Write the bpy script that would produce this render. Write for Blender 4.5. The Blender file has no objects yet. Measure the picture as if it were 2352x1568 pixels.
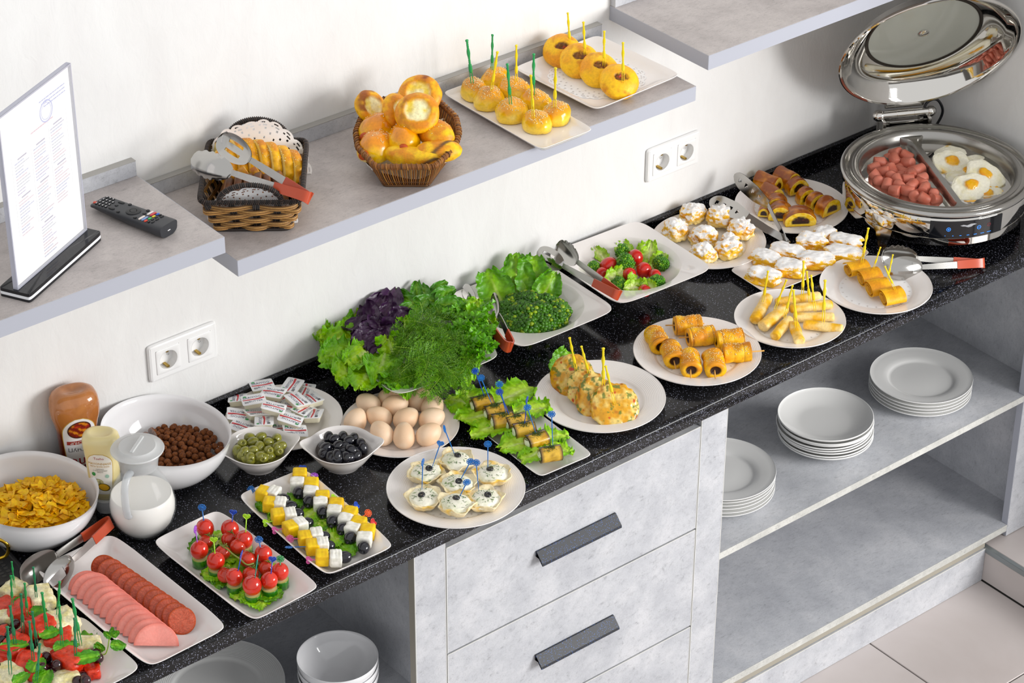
import bpy, math, random
import numpy as np
from mathutils import Vector, Matrix

# ------------------------------------------------------------------ camera, world, lights, exposure
SC = bpy.context.scene
COL = SC.collection
CAM_P = np.array([-2.6, -3.5683, 2.7804])
CAM_F = np.array([0.53298926, 0.65491294, -0.53573453])
CAM_R = np.array([0.77706059, -0.62941524, 0.00364501])
CAM_U = np.array([0.33481232, 0.41824095, 0.8443786])
FPX = 5846.61
cam = bpy.data.objects.new('camera', bpy.data.cameras.new('camera'))
COL.objects.link(cam)
cam.matrix_world = Matrix(((CAM_R[0], CAM_U[0], -CAM_F[0], CAM_P[0]), (CAM_R[1], CAM_U[1], -CAM_F[1], CAM_P[1]),
                           (CAM_R[2], CAM_U[2], -CAM_F[2], CAM_P[2]), (0, 0, 0, 1)))
cam.data.sensor_width = 36.0
cam.data.lens = FPX / 2352 * 36.0
cam.data.clip_start = 0.1
cam.data.clip_end = 60
SC.camera = cam

W = bpy.data.worlds.new('room_light'); SC.world = W; W.use_nodes = True
W.node_tree.nodes['Background'].inputs[0].default_value = (0.99, 0.995, 1.0, 1)
W.node_tree.nodes['Background'].inputs[1].default_value = 0.80

def area(name, loc, target, sx, sy, power, col=(1, 1, 1)):
    l = bpy.data.lights.new(name, 'AREA'); l.shape = 'RECTANGLE'; l.size = sx; l.size_y = sy; l.energy = power; l.color = col
    o = bpy.data.objects.new(name, l); COL.objects.link(o); o.location = loc
    o.rotation_euler = (Vector(target) - Vector(loc)).to_track_quat('-Z', 'Y').to_euler()
    return o
area('window_right_offscreen', (2.6, -4.4, 1.3), (0.2, -0.3, 0.0), 2.4, 1.8, 215, (1.0, 0.985, 0.97))
SC.view_settings.view_transform = 'Standard'
SC.view_settings.look = 'None'
SC.view_settings.gamma = 1.0
SC.view_settings.use_curve_mapping = False
SC.view_settings.exposure = 0.02

# ------------------------------------------------------------------ measuring helpers (photo frame -> point on a real level or plane)
def ray(u, v):
    return CAM_F + CAM_R * (u - 1176) / FPX + CAM_U * (784 - v) / FPX
def at(u, v, z=0.0):
    d = ray(u, v); return CAM_P + d * (z - CAM_P[2]) / d[2]
GF = np.array([0.6308, 0.7759, 0.0]); GF /= np.linalg.norm(GF)      # viewer's heading on the ground
GR = np.array([GF[1], -GF[0], 0.0])
UP = np.array([0, 0, 1.0])
def rise(base, u, v):
    """point above `base` (in the upright plane through it) seen at u, v"""
    d = ray(u, v); t = ((base - CAM_P) @ GF) / (d @ GF); return CAM_P + d * t
def onplane(u, v, axis, val):
    d = ray(u, v); t = (val - CAM_P[axis]) / d[axis]; return CAM_P + d * t

# ------------------------------------------------------------------ noise
def _h(i, j, k, s):
    x = (i * 374761393 + j * 668265263 + k * 2147483647 + s * 1274126177) & 0xffffffff
    x = ((x ^ (x >> 13)) * 1274126177) & 0xffffffff
    x = ((x ^ (x >> 16)) * 2246822519) & 0xffffffff
    return ((x ^ (x >> 15)) & 0xffff) / 32767.5 - 1.0
def vn(p, s=0):
    p = np.asarray(p, float); q = np.floor(p).astype(np.int64); f = p - q; f = f * f * (3 - 2 * f)
    o = 0
    for a in (0, 1):
        for b in (0, 1):
            for c in (0, 1):
                w = (f[:, 0] if a else 1 - f[:, 0]) * (f[:, 1] if b else 1 - f[:, 1]) * (f[:, 2] if c else 1 - f[:, 2])
                o = o + w * _h(q[:, 0] + a, q[:, 1] + b, q[:, 2] + c, s)
    return o
def fbm(p, o=3, s=0):
    r = 0; a = 1.0; p = np.asarray(p, float)
    for i in range(o):
        r = r + a * vn(p * 2 ** i, s + 17 * i); a *= 0.5
    return r / 1.75
def sm(a, b, x):
    t = np.clip((x - a) / (b - a), 0, 1); return t * t * (3 - 2 * t)
def hx(s):
    c = np.array([int(s[i:i + 2], 16) / 255 for i in (0, 2, 4)])
    return np.where(c <= 0.04045, c / 12.92, ((c + 0.055) / 1.055) ** 2.4)
def mixc(a, b, t):
    t = np.asarray(t)[:, None]; return np.asarray(a) * (1 - t) + np.asarray(b) * t
RND = random.Random(11)

# ------------------------------------------------------------------ mesh building
class G:
    def __init__(s): s.V = []; s.F = []; s.C = []; s.n = 0
    def add(s, VF, col=None, M=None):
        V, F = VF[0], VF[1]
        if len(VF) > 2 and col is None: col = VF[2]
        V = np.asarray(V, float)
        if M is not None: V = V @ M[:3, :3].T + M[:3, 3]
        if not isinstance(F, list): F = [F]
        s.V.append(V); s.F += [f + s.n for f in F if len(f)]; s.n += len(V)
        c = np.ones((len(V), 3)) if col is None else np.broadcast_to(np.asarray(col, float), (len(V), 3))
        s.C.append(c); return s
def mesh(name, g, smooth=True, sharp=None):
    if not isinstance(g, G): g = G().add(g)
    V = np.concatenate(g.V); C = np.concatenate(g.C)
    me = bpy.data.meshes.new(name)
    me.vertices.add(len(V)); me.vertices.foreach_set('co', V.ravel().astype(np.float32))
    ls = np.concatenate([f.ravel() for f in g.F]).astype(np.int32)
    tot = np.concatenate([np.full(len(f), f.shape[1]) for f in g.F])
    st = np.concatenate([[0], np.cumsum(tot)[:-1]]).astype(np.int32)
    me.loops.add(len(ls)); me.loops.foreach_set('vertex_index', ls)
    me.polygons.add(len(tot)); me.polygons.foreach_set('loop_start', st)
    me.polygons.foreach_set('use_smooth', np.full(len(tot), smooth))
    a = me.attributes.new('col', 'FLOAT_COLOR', 'POINT')
    a.data.foreach_set('color', np.concatenate([C, np.ones((len(C), 1))], 1).ravel().astype(np.float32))
    me.update(calc_edges=True)
    if sharp is not None: me.set_sharp_from_angle(angle=math.radians(sharp))
    return me
def ob(name, g, mat, parent=None, M=None, kind=None, smooth=True, sharp=None):
    me = g if isinstance(g, bpy.types.Mesh) else mesh(name, g, smooth, sharp)
    if mat is not None and not me.materials: me.materials.append(mat)
    o = bpy.data.objects.new(name, me); COL.objects.link(o)
    if parent is not None: o.parent = parent
    if M is not None: o.matrix_basis = Matrix([list(r) for r in M])
    if kind: o['kind'] = kind
    return o
def tag(o, label, cat, group=None):
    o['label'] = label; o['category'] = cat
    if group: o['group'] = group
    return o
def thing(name, label, cat, M=None, group=None):
    o = bpy.data.objects.new(name, None); COL.objects.link(o); o.empty_display_size = 0.02
    if M is not None: o.matrix_basis = Matrix([list(r) for r in M])
    return tag(o, label, cat, group)
def single(name, g, mat, label, cat, M=None, group=None, smooth=True, sharp=None):
    return tag(ob(name, g, mat, None, M, None, smooth, sharp), label, cat, group)
def dup(root, M=None, label=None, group=None):
    r = root.copy(); COL.objects.link(r)
    if M is not None: r.matrix_basis = Matrix([list(q) for q in M])
    if label: r['label'] = label
    if group: r['group'] = group
    for ch in list(root.children):
        c = ch.copy(); COL.objects.link(c); c.parent = r
        for gr in list(ch.children):
            d = gr.copy(); COL.objects.link(d); d.parent = c
    return r
# transforms
def T(p, rz=0.0, s=1.0):
    c, q = math.cos(rz), math.sin(rz); M = np.eye(4)
    M[:3, :3] = np.array([[c, -q, 0], [q, c, 0], [0, 0, 1]]) * s; M[:3, 3] = p; return M
def nz(v): v = np.asarray(v, float); return v / max(np.linalg.norm(v), 1e-12)
def frame(p, x, z):
    """x axis along x, z axis near z"""
    x = nz(x); y = nz(np.cross(z, x)); z = np.cross(x, y); M = np.eye(4)
    M[:3, 0] = x; M[:3, 1] = y; M[:3, 2] = z; M[:3, 3] = p; return M
def zframe(p, z, x=(1, 0, 0)):
    z = nz(z); y = nz(np.cross(z, x)); x = np.cross(y, z); M = np.eye(4)
    M[:3, 0] = x; M[:3, 1] = y; M[:3, 2] = z; M[:3, 3] = p; return M
def R3(ax, ang):
    M = np.eye(4); M[:3, :3] = np.array(Matrix.Rotation(ang, 3, Vector(ax))); return M
def Sc(x, y, z): return np.diag([x, y, z, 1.0])

def quads(nu, nv, wu=False, wv=False):
    i, j = np.meshgrid(np.arange(nu if wu else nu - 1), np.arange(nv if wv else nv - 1), indexing='ij')
    i = i.ravel(); j = j.ravel(); i2 = (i + 1) % nu; j2 = (j + 1) % nv
    return np.stack([i * nv + j, i2 * nv + j, i2 * nv + j2, i * nv + j2], 1)
def loft(rings, c0=True, c1=True, wrap=False):
    N = len(rings[0]); V = np.concatenate(rings); n = len(rings)
    F = [quads(n, N, wrap, True)[:, ::-1]]
    k = np.arange(N); k2 = (k + 1) % N
    if not wrap:
        if c0:
            V = np.vstack([V, rings[0].mean(0)]); F.append(np.stack([np.full(N, len(V) - 1), k2, k], 1))
        if c1:
            V = np.vstack([V, rings[-1].mean(0)]); o = (n - 1) * N; F.append(np.stack([np.full(N, len(V) - 1), o + k, o + k2], 1))
    return V, F
def circ(n): a = np.arange(n) * 2 * math.pi / n; return np.stack([np.cos(a), np.sin(a)], 1)
def lathe(prof, n=48):
    c = circ(n); rings = [np.column_stack([c * max(r, 1e-5), np.full(n, z)]) for r, z in prof]
    return loft(rings, prof[0][0] < 1e-4, prof[-1][0] < 1e-4)
def sq(n, p=8.0, bx=0.0, by=0.0):
    """rounded-square ring with half size 1; bx/by bow the sides"""
    a = (np.arange(n) + .5) * 2 * math.pi / n
    a = a - 0.9 * np.sin(4 * a) / 4 * -1 * 0.35
    c, s = np.cos(a), np.sin(a)
    x = np.sign(c) * np.abs(c) ** (2 / p); y = np.sign(s) * np.abs(s) ** (2 / p)
    return np.stack([x * (1 + bx * (1 - y * y)), y * (1 + by * (1 - x * x))], 1)
def rsq(n, p=8.0):
    """rounded square ring at even angles"""
    a = np.arange(n) * 2 * math.pi / n; r = (np.abs(np.cos(a)) ** p + np.abs(np.sin(a)) ** p) ** (-1 / p); return np.stack([np.cos(a) * r, np.sin(a) * r], 1)
def sqloft(a, b, prof, p=8, n=96, bx=0, by=0):
    """rounded rectangular dish: prof is (inset, z[, p])"""
    rings = []
    for q in prof:
        pp = q[2] if len(q) > 2 else p
        s = sq(n, pp, bx, by); rings.append(np.column_stack([s[:, 0] * (a - q[0]), s[:, 1] * (b - q[0]), np.full(n, q[1])]))
    return loft(rings)
_ico = {}
def ico(k):
    if k not in _ico:
        import bmesh
        bm = bmesh.new(); bmesh.ops.create_icosphere(bm, subdivisions=k, radius=1.0)
        bm.verts.ensure_lookup_table()
        V = np.array([v.co[:] for v in bm.verts]); F = np.array([[v.index for v in f.verts] for f in bm.faces]); bm.free()
        _ico[k] = (V, F)
    return _ico[k][0].copy(), _ico[k][1]
def tube(P, r, n=8, flat=1.0, up=None, cap=True):
    P = np.asarray(P, float); m = len(P); r = np.broadcast_to(np.asarray(r, float), (m,))
    t = np.gradient(P, axis=0); t /= np.maximum(np.linalg.norm(t, axis=1, keepdims=True), 1e-9)
    a = nz(up) if up is not None else (UP if abs(t[0][2]) < .9 else np.array([1.0, 0, 0]))
    c = circ(n); rings = []; prev = a
    for i in range(m):
        u = prev if up is None else a
        s = nz(np.cross(t[i], u)); w = np.cross(s, t[i]); prev = w
        rings.append(P[i] + r[i] * (c[:, :1] * s * flat + c[:, 1:] * w))
    return loft(rings, cap, cap)
def spline(P, m=8, closed=False):
    P = np.asarray(P, float); n = len(P); out = []
    rng_ = range(n if closed else n - 1)
    for i in rng_:
        if closed: a, b, c, d = P[i - 1], P[i], P[(i + 1) % n], P[(i + 2) % n]
        else: a, b, c, d = P[max(i - 1, 0)], P[i], P[i + 1], P[min(i + 2, n - 1)]
        for k in range(m):
            t = k / m; out.append(.5 * ((2 * b) + (c - a) * t + (2 * a - 5 * b + 4 * c - d) * t * t + (3 * b - a - 3 * c + d) * t ** 3))
    if not closed: out.append(P[-1])
    return np.array(out)
def box(x0, x1, y0, y1, z0, z1, b=0.0):
    if b <= 0:
        V = np.array([[x, y, z] for x in (x0, x1) for y in (y0, y1) for z in (z0, z1)], float)
        F = np.array([[0, 1, 3, 2], [4, 6, 7, 5], [0, 4, 5, 1], [2, 3, 7, 6], [0, 2, 6, 4], [1, 5, 7, 3]]); return V, [F]
    V = []; idx = {}
    X = (x0, x1); Y = (y0, y1); Z = (z0, z1); s = (1, -1)
    for i in (0, 1):
        for j in (0, 1):
            for k in (0, 1):
                for a in (0, 1, 2):
                    p = [X[i] + (s[i] * b if a != 0 else 0), Y[j] + (s[j] * b if a != 1 else 0), Z[k] + (s[k] * b if a != 2 else 0)]
                    idx[i, j, k, a] = len(V); V.append(p)
    V = np.array(V); Q = []; Tt = []
    for a in (0, 1, 2):
        for e in (0, 1):
            o = [(0, 0), (1, 0), (1, 1), (0, 1)]
            Q.append([idx[tuple(np.insert(list(p), a, e)) + (a,)] for p in o])
    for a in (0, 1, 2):
        b1, b2 = [q for q in (0, 1, 2) if q != a]
        for p in (0, 1):
            for q in (0, 1):
                def key(e):
                    v = [0, 0, 0]; v[a] = e; v[b1] = p; v[b2] = q; return tuple(v)
                Q.append([idx[key(0) + (b1,)], idx[key(1) + (b1,)], idx[key(1) + (b2,)], idx[key(0) + (b2,)]])
    for i in (0, 1):
        for j in (0, 1):
            for k in (0, 1): Tt.append([idx[i, j, k, 0], idx[i, j, k, 1], idx[i, j, k, 2]])
    F = [np.array(Q), np.array(Tt)]
    ctr = V.mean(0)
    for f in F:
        for r in range(len(f)):
            a, b_, c = V[f[r][0]], V[f[r][1]], V[f[r][2]]
            if np.cross(b_ - a, c - a) @ (V[f[r]].mean(0) - ctr) < 0: f[r] = f[r][::-1]
    return V, F
def prism(poly, z0, z1):
    """upright prism over a 2D outline (fan caps)"""
    p = np.asarray(poly, float); n = len(p)
    return loft([np.column_stack([p, np.full(n, z0)]), np.column_stack([p, np.full(n, z1)])])
def extrude_x(prof, x0, x1):
    """(y,z) outline swept along x"""
    p = np.asarray(prof, float); n = len(p)
    return loft([np.column_stack([np.full(n, x0), p]), np.column_stack([np.full(n, x1), p])])
_txt = {}
def text_mesh(s, size, align='CENTER', ext=0.0):
    k = (s, size, align)
    if k not in _txt:
        cu = bpy.data.curves.new('txt', 'FONT'); cu.body = s; cu.size = size; cu.align_x = align; cu.align_y = 'CENTER'; cu.resolution_u = 2
        o = bpy.data.objects.new('txt', cu); COL.objects.link(o)
        dg = bpy.context.evaluated_depsgraph_get(); me = bpy.data.meshes.new_from_object(o.evaluated_get(dg))
        V = np.array([v.co[:] for v in me.vertices]).reshape(-1, 3); F = [np.array([list(p.vertices)]) for p in me.polygons]
        bpy.data.objects.remove(o); bpy.data.curves.remove(cu); bpy.data.meshes.remove(me); _txt[k] = (V, F)
    V, F = _txt[k]; return V.copy(), [f.copy() for f in F]
# ------------------------------------------------------------------ materials
MATS = {}
def mat(name, base=(.8, .8, .8), rough=.5, metal=0.0, **k):
    m = bpy.data.materials.new(name); m.use_nodes = True; nt = m.node_tree; p = nt.nodes['Principled BSDF']
    if isinstance(base, str): base = hx(base)
    p.inputs['Base Color'].default_value = (*base, 1); p.inputs['Roughness'].default_value = rough; p.inputs['Metallic'].default_value = metal
    for a, b in k.items(): p.inputs[a.replace('_', ' ')].default_value = b
    MATS[name] = m; return m
def nd(m, t, **k):
    n = m.node_tree.nodes.new('ShaderNode' + t)
    for a, b in k.items():
        if a.startswith('i_'): n.inputs[a[2:].replace('_', ' ')].default_value = b
        else: setattr(n, a, b)
    return n
def lk(m, a, ao, b, bi): m.node_tree.links.new(a.outputs[ao], b.inputs[bi])
def P(m): return m.node_tree.nodes['Principled BSDF']
def coords(m, scale=(1, 1, 1), rot=(0, 0, 0), kind='Object'):
    tc = nd(m, 'TexCoord'); mp = nd(m, 'Mapping'); mp.inputs['Scale'].default_value = scale; mp.inputs['Rotation'].default_value = rot
    lk(m, tc, kind, mp, 'Vector'); return mp
def noise(m, mp, scale, detail=4, rough=.55, dist=0.0):
    n = nd(m, 'TexNoise'); n.inputs['Scale'].default_value = scale; n.inputs['Detail'].default_value = detail
    n.inputs['Roughness'].default_value = rough; n.inputs['Distortion'].default_value = dist; lk(m, mp, 'Vector', n, 'Vector'); return n
def ramp(m, src, so, stops):
    r = nd(m, 'ValToRGB'); e = r.color_ramp.elements
    while len(e) < len(stops): e.new(0.5)
    for x, (p, c) in zip(e, stops):
        x.position = p; c = hx(c) if isinstance(c, str) else c; x.color = (*c, 1)
    lk(m, src, so, r, 'Fac'); return r
def mixn(m, a, b, fac=None, mode='MIX', f=.5):
    n = nd(m, 'Mix', data_type='RGBA', blend_type=mode); n.inputs[0].default_value = f
    if fac is not None: m.node_tree.links.new(fac, n.inputs[0])
    m.node_tree.links.new(a, n.inputs[6]); m.node_tree.links.new(b, n.inputs[7]); return n
def bump(m, src, so, strength, dist=.001, into=None):
    b = nd(m, 'Bump'); b.inputs['Strength'].default_value = strength; b.inputs['Distance'].default_value = dist
    lk(m, src, so, b, 'Height'); lk(m, b, 'Normal', P(m), 'Normal'); return b

# plaster wall
m = PLASTER = mat('white_plaster', 'eeedec', .75)
mp = coords(m, (1.0, 1.0, .45), (0, .25, 0)); n1 = noise(m, mp, 46, 4, .6, .7); n2 = noise(m, mp, 9, 4, .6, .6)
r1 = ramp(m, n1, 'Fac', [(.40, (0, 0, 0)), (.66, (1, 1, 1))]); mx = mixn(m, r1.outputs[0], n2.outputs[0], f=.45)
bump(m, mx, 2, .20, .003)
r2 = ramp(m, n2, 'Fac', [(.3, 'e3e2e1'), (.7, 'eaeae9')]); lk(m, r2, 'Color', P(m), 'Base Color')
# concrete look laminates
def concrete(name, lo, mid, hi, sc=1.0, rough=.42):
    m = mat(name, mid, rough); mp = coords(m, (1, 1, 1), (.3, .2, .5))
    a = noise(m, mp, 9 * sc, 8, .72, .15); b = noise(m, coords(m, (1, 3.2, 1.3), (.2, .5, .6)), 60 * sc, 6, .75, .3); c_ = noise(m, mp, 330, 3, .7)
    r = ramp(m, a, 'Fac', [(.34, lo), (.5, mid), (.64, hi)])
    d = ramp(m, b, 'Fac', [(.30, (.42, .42, .43)), (.40, (.86, .86, .86)), (.50, (1, 1, 1))]); e = ramp(m, c_, 'Fac', [(.33, (.72, .72, .72)), (.48, (1, 1, 1))])
    mx = mixn(m, r.outputs[0], d.outputs[0], mode='MULTIPLY', f=.62); m2 = mixn(m, mx.outputs[2], e.outputs[0], mode='MULTIPLY', f=.5); lk(m, m2, 2, P(m), 'Base Color')
    bump(m, b, 'Fac', .08, .0006); return m
CONC_WARM = concrete('shelf_concrete_laminate', 'aaa29f', 'bab2af', 'c6beba', 1.0)
CONC_COOL = concrete('cabinet_concrete_laminate', 'b2b4ba', 'c0c2c7', 'cdced2', 1.0)
CONC_DARK = CONC_COOL
EDGE = mat('grey_edge_band', 'b1b4bf', .4)
UPEND = mat('upstand_cap', 'a5a29d', .5)
EDGE_L = mat('pale_edge_band', 'd9d9d5', .45)
EDGE_B = mat('raw_board_edge', 'a29c8f', .6)
# granite
m = GRANITE = mat('black_granite', '0b0b0e', .13, Specular_IOR_Level=.35)
mp = coords(m); vo = nd(m, 'TexVoronoi', i_Scale=430.0); lk(m, mp, 'Vector', vo, 'Vector')
ns = noise(m, mp, 150, 2, .5); rr = ramp(m, vo, 'Color', [(.62, (0, 0, 0)), (.85, (1, 1, 1))])
rd = ramp(m, vo, 'Distance', [(.25, (1, 1, 1)), (.45, (0, 0, 0))])
ml = mixn(m, rr.outputs[0], rd.outputs[0], mode='MULTIPLY', f=1.0)
nn = ramp(m, ns, 'Fac', [(.36, (0, 0, 0)), (.52, (1, 1, 1))]); ml2 = mixn(m, ml.outputs[2], nn.outputs[0], mode='MULTIPLY', f=.85)
va = nd(m, 'RGB'); va.outputs[0].default_value = (*hx('0c0c0f'), 1); vb = nd(m, 'RGB'); vb.outputs[0].default_value = (*hx('a9adc2'), 1)
mg = mixn(m, va.outputs[0], vb.outputs[0], ml2.outputs[2]); lk(m, mg, 2, P(m), 'Base Color')
# floor tile
m = TILE = mat('beige_floor_tile', 'c9bfba', .35)
mp = coords(m, kind='Object'); n = noise(m, mp, 2.5, 5, .6, .5); r = ramp(m, n, 'Fac', [(.3, 'bab0ac'), (.7, 'c8c0bd')]); lk(m, r, 'Color', P(m), 'Base Color')
GROUT = mat('dark_grout', '4a4744', .9)
CERAMIC = mat('white_porcelain', 'f0ebe8', .10, Coat_Weight=.3)
CERAMIC_C = mat('cool_white_porcelain', 'eeeef0', .08, Coat_Weight=.3)
CERAMIC_G = mat('grey_white_porcelain', 'eeeeec', .12)
PLASTIC_W = mat('white_plastic', 'f0f0f0', .25)
PLASTIC_G = mat('grey_recess_plastic', 'd9d6cf', .35)
BRASS = mat('brass', 'b99a4e', .3, 1.0)
GOLD = mat('polished_gold', 'd9b13a', .12, 1.0)
DARKHOLE = mat('dark_hole', '2a2722', .6)
STEEL = mat('polished_steel', 'b9b7b3', .13, 1.0)
m = STEEL_B = mat('brushed_steel', 'aaa8a4', .25, 1.0)
STEEL_M = mat('mirror_steel', 'dedbd6', .045, 1.0)
RED_H = mat('red_orange_handle', 'bd4a2a', .25)
BLACKP = mat('black_plastic', '17181c', .32)
BLACKG = mat('glossy_black_panel', '0d0f14', .08)
WHITEP = mat('matte_white_layer', 'eceef2', .4)
PAPER = mat('white_paper', 'f4f3f3', .7)
DOILY = mat('doily_paper', 'f3f2f2', .75)
m = ACRYL = mat('clear_acrylic', 'ffffff', .02, IOR=1.3, Alpha=.16)
ACRYL_E = mat('acrylic_edge', 'c6c7d6', .1, Alpha=.75)
GLASS = mat('clear_glass', 'e9eef0', .01, IOR=1.4, Alpha=.10)
GLASS_T = mat('smoky_lid_glass', 'b5b8ae', .06, IOR=1.45, Alpha=.72)
FROST = mat('frosted_plastic_lid', 'eaecec', .3, Alpha=.62)
MILK = mat('milk', 'fbf8f2', .22)
def col_mat(name, rough=.5, nz_amt=.12, nz_scale=260, bmp=.25, coat=0.0, spec=.5, sss=0.0, sat=1.12, val=1.12):
    m = mat(name, (.8, .8, .8), rough); p = P(m); p.inputs['Coat Weight'].default_value = coat; p.inputs['Specular IOR Level'].default_value = spec
    at_ = nd(m, 'Attribute', attribute_name='col'); mp = coords(m); n = noise(m, mp, nz_scale, 3, .6)
    r = ramp(m, n, 'Fac', [(.3, (1 - nz_amt,) * 3), (.7, (1.0,) * 3)])
    mx = mixn(m, at_.outputs[0], r.outputs[0], mode='MULTIPLY', f=1.0); hs = nd(m, 'HueSaturation'); hs.inputs['Saturation'].default_value = sat; hs.inputs['Value'].default_value = val; lk(m, mx, 2, hs, 'Color'); lk(m, hs, 'Color', p, 'Base Color')
    if bmp: bump(m, n, 'Fac', bmp, .0012)
    if sss:
        p.inputs['Subsurface Weight'].default_value = sss; p.inputs['Subsurface Radius'].default_value = (.004, .003, .002)
    return m
BAKED = col_mat('baked_pastry', .5, .22, 230, .35)
GLAZED = col_mat('glazed_pastry', .22, .22, 200, .2, coat=.3)
SOFT = col_mat('soft_food', .5, .10, 300, .15)
WET = col_mat('wet_food', .18, .12, 260, .12, coat=.3)
LEAF = col_mat('leafy_green', .38, .25, 180, .3)
SUGAR = col_mat('sugar_dusted_pastry', .7, .10, 320, .3)
SKIN = col_mat('shiny_skin', .12, .06, 120, .03, coat=.4, sat=1.0, val=1.05)
SHELL = col_mat('egg_shell', .5, .04, 500, .05, sat=1.0, val=1.06)
WICK = col_mat('wicker', .5, .35, 400, .3, sat=1.05, val=1.05)
PRINT = col_mat('printed_label', .4, 0.0, 10, 0, sat=1.0, val=1.0)
CRUMB = col_mat('crumbly', .8, .25, 330, .6)
def pick_mat(name, c, alpha=.86):
    return mat(name, c, .12, Alpha=alpha, Coat_Weight=.3)
PK = dict(green=pick_mat('green_pick_plastic', '22a85a'), dgreen=pick_mat('dark_green_pick_plastic', '1f8a5c'), yellow=pick_mat('yellow_pick_plastic', 'f7de1c', .95),
          blue=pick_mat('blue_pick_plastic', '1f79cf'), dblue=pick_mat('deep_blue_pick_plastic', '1c4fc4'), lime=pick_mat('lime_pick_plastic', 'b7ee2c'),
          pink=pick_mat('pink_pick_plastic', 'f06ab4'), purple=pick_mat('purple_pick_plastic', 'b45be0'), orange=pick_mat('orange_pick_plastic', 'f2622a'),
          red=pick_mat('red_pick_plastic', 'e23b3b'), teal=pick_mat('teal_pick_plastic', '1e9c8c'))
WOOD = mat('bamboo_stick', 'd9a04a', .6)

SALAMI = col_mat('salami_meat', .4, .45, 420, .15)
FRUIT = col_mat('cut_fruit', .34, .38, 170, .7, coat=.1)

m = SUGAR; p = P(m); hs_ = [n for n in m.node_tree.nodes if n.bl_idname == 'ShaderNodeHueSaturation'][0]
ge = nd(m, 'NewGeometry'); sx_ = nd(m, 'SeparateXYZ'); lk(m, ge, 'Normal', sx_, 'Vector'); mp = coords(m); na = noise(m, mp, 75, 3, .6); nb = noise(m, mp, 650, 2, .6)
def mth(op, a, b):
    n = nd(m, 'Math', operation=op)
    for i, q in enumerate((a, b)):
        if isinstance(q, (int, float)): n.inputs[i].default_value = q
        else: m.node_tree.links.new(q, n.inputs[i])
    return n.outputs[0]
f_ = mth('ADD', mth('MULTIPLY', sx_.outputs[2], .55), mth('ADD', mth('MULTIPLY', na.outputs[0], 1.05), mth('MULTIPLY', nb.outputs[0], 1.0)))
rs_ = nd(m, 'ValToRGB'); rs_.color_ramp.elements[0].position = .585; rs_.color_ramp.elements[1].position = .71
m.node_tree.links.new(mth('MULTIPLY', f_, .5), rs_.inputs[0]); wc = nd(m, 'RGB'); wc.outputs[0].default_value = (.93, .92, .91, 1)
ms__ = mixn(m, hs_.outputs[0], wc.outputs[0], rs_.outputs[0]); lk(m, ms__, 2, p, 'Base Color')
# ------------------------------------------------------------------ the room
def struct(name, g, m, M=None, sharp=None):
    o = ob(name, g, m, None, M, 'structure', smooth=sharp is not None, sharp=sharp); return o
XR = 1.462; ZF = -0.895; ZSTEP = -0.80; XSTEP = 1.26
gw = G(); xs0 = [(-.5855 + .018, -.5855 + .136), (.6713 + .018, .6713 + .136)]; z0_, z1_ = .1225 + .018, .1225 + .063
gw.add(box(-4.2, XR + .12, .03, .12, ZF, 2.3)).add(box(-4.2, XR + .12, 0, .03, ZF, z0_)).add(box(-4.2, XR + .12, 0, .03, z1_, 2.3))
for q0, q1 in ((-4.2, xs0[0][0]), (xs0[0][1], xs0[1][0]), (xs0[1][1], XR + .12)): gw.add(box(q0, q1, 0, .03, z0_, z1_))
struct('wall_back', gw, PLASTER)
struct('wall_right', box(XR, XR + .12, -1.0, 0, ZF, 2.3), PLASTER)
fl = struct('floor', box(-4.2, 4.2, -6.0, 0, ZF - .06, ZF - .003), GROUT)
tm = None
for ix in range(-4, 1):
    for iy in range(5):
        x1 = .885 + .6 * ix + .6; x0 = x1 - .597; x1 = min(x1, XSTEP - .002)
        y1 = -.27 - .6 * iy; y0 = y1 - .597
        if x1 - x0 < .05: continue
        o = ob('tile', box(x0, x1, y0, y1, ZF - .008, ZF, .0012), TILE, fl, smooth=False)
st = struct('floor_step', box(XSTEP + .012, 4.2, -6.0, 0, ZF, ZSTEP - .008), GROUT)
for iy in range(4):
    y1 = -.27 - .6 * iy
    ob('tile', box(XSTEP + .012, XSTEP + .6, y1 - .597, y1, ZSTEP - .008, ZSTEP, .0012), TILE, st, smooth=False)
    ob('riser_tile', box(XSTEP, XSTEP + .012, y1 - .597, y1, ZF + .002, ZSTEP - .014, .001), TILE, st, smooth=False)
    ob('edge_trim', box(XSTEP - .001, XSTEP + .011, y1 - .6, y1, ZSTEP - .014, ZSTEP + .001, .001), mat('step_trim_metal', '8f9596', .35, .6) if iy == 0 else MATS['step_trim_metal'], st, smooth=False)

# ------------------------------------------------------------------ wall shelves
ZS, STEP, YS, TSH, UPH, UPD = .5166, .057, -.2976, .0322, .0311, .0155
ZL = ZS + STEP
def shelf(label, x0, x1, z, ux0, ux1):
    t = thing('wall_shelf', label, 'shelf', T((x0, 0, z)))
    ob('board', box(0, x1 - x0, YS + .0008, -.0005, -TSH, 0, .0006), CONC_WARM, t, smooth=False)
    ob('front_edge_band', box(0, x1 - x0, YS, YS + .0008, -TSH + .0004, -.0004), EDGE, t, smooth=False)
    for xx in (0, x1 - x0):
        ob('end_edge_band', box(xx - .0006, xx + .0006, YS + .0004, -.0005, -TSH + .0004, -.0004), EDGE, t, smooth=False)
    u = ob('upstand', box(ux0 - x0, ux1 - x0, -UPD, -.0005, 0, UPH - .001, .0006), CONC_WARM if 0 else CONC_COOL, t, smooth=False)
    ob('upstand_cap', box(ux0 - x0, ux1 - x0, -UPD - .0004, -.0005, UPH - .001, UPH), UPEND, u, smooth=False)
shelf('grey concrete-look wall shelf carrying the menu holder and remote', -1.9, -.5804, ZL, -1.9, -.5812)
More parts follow.
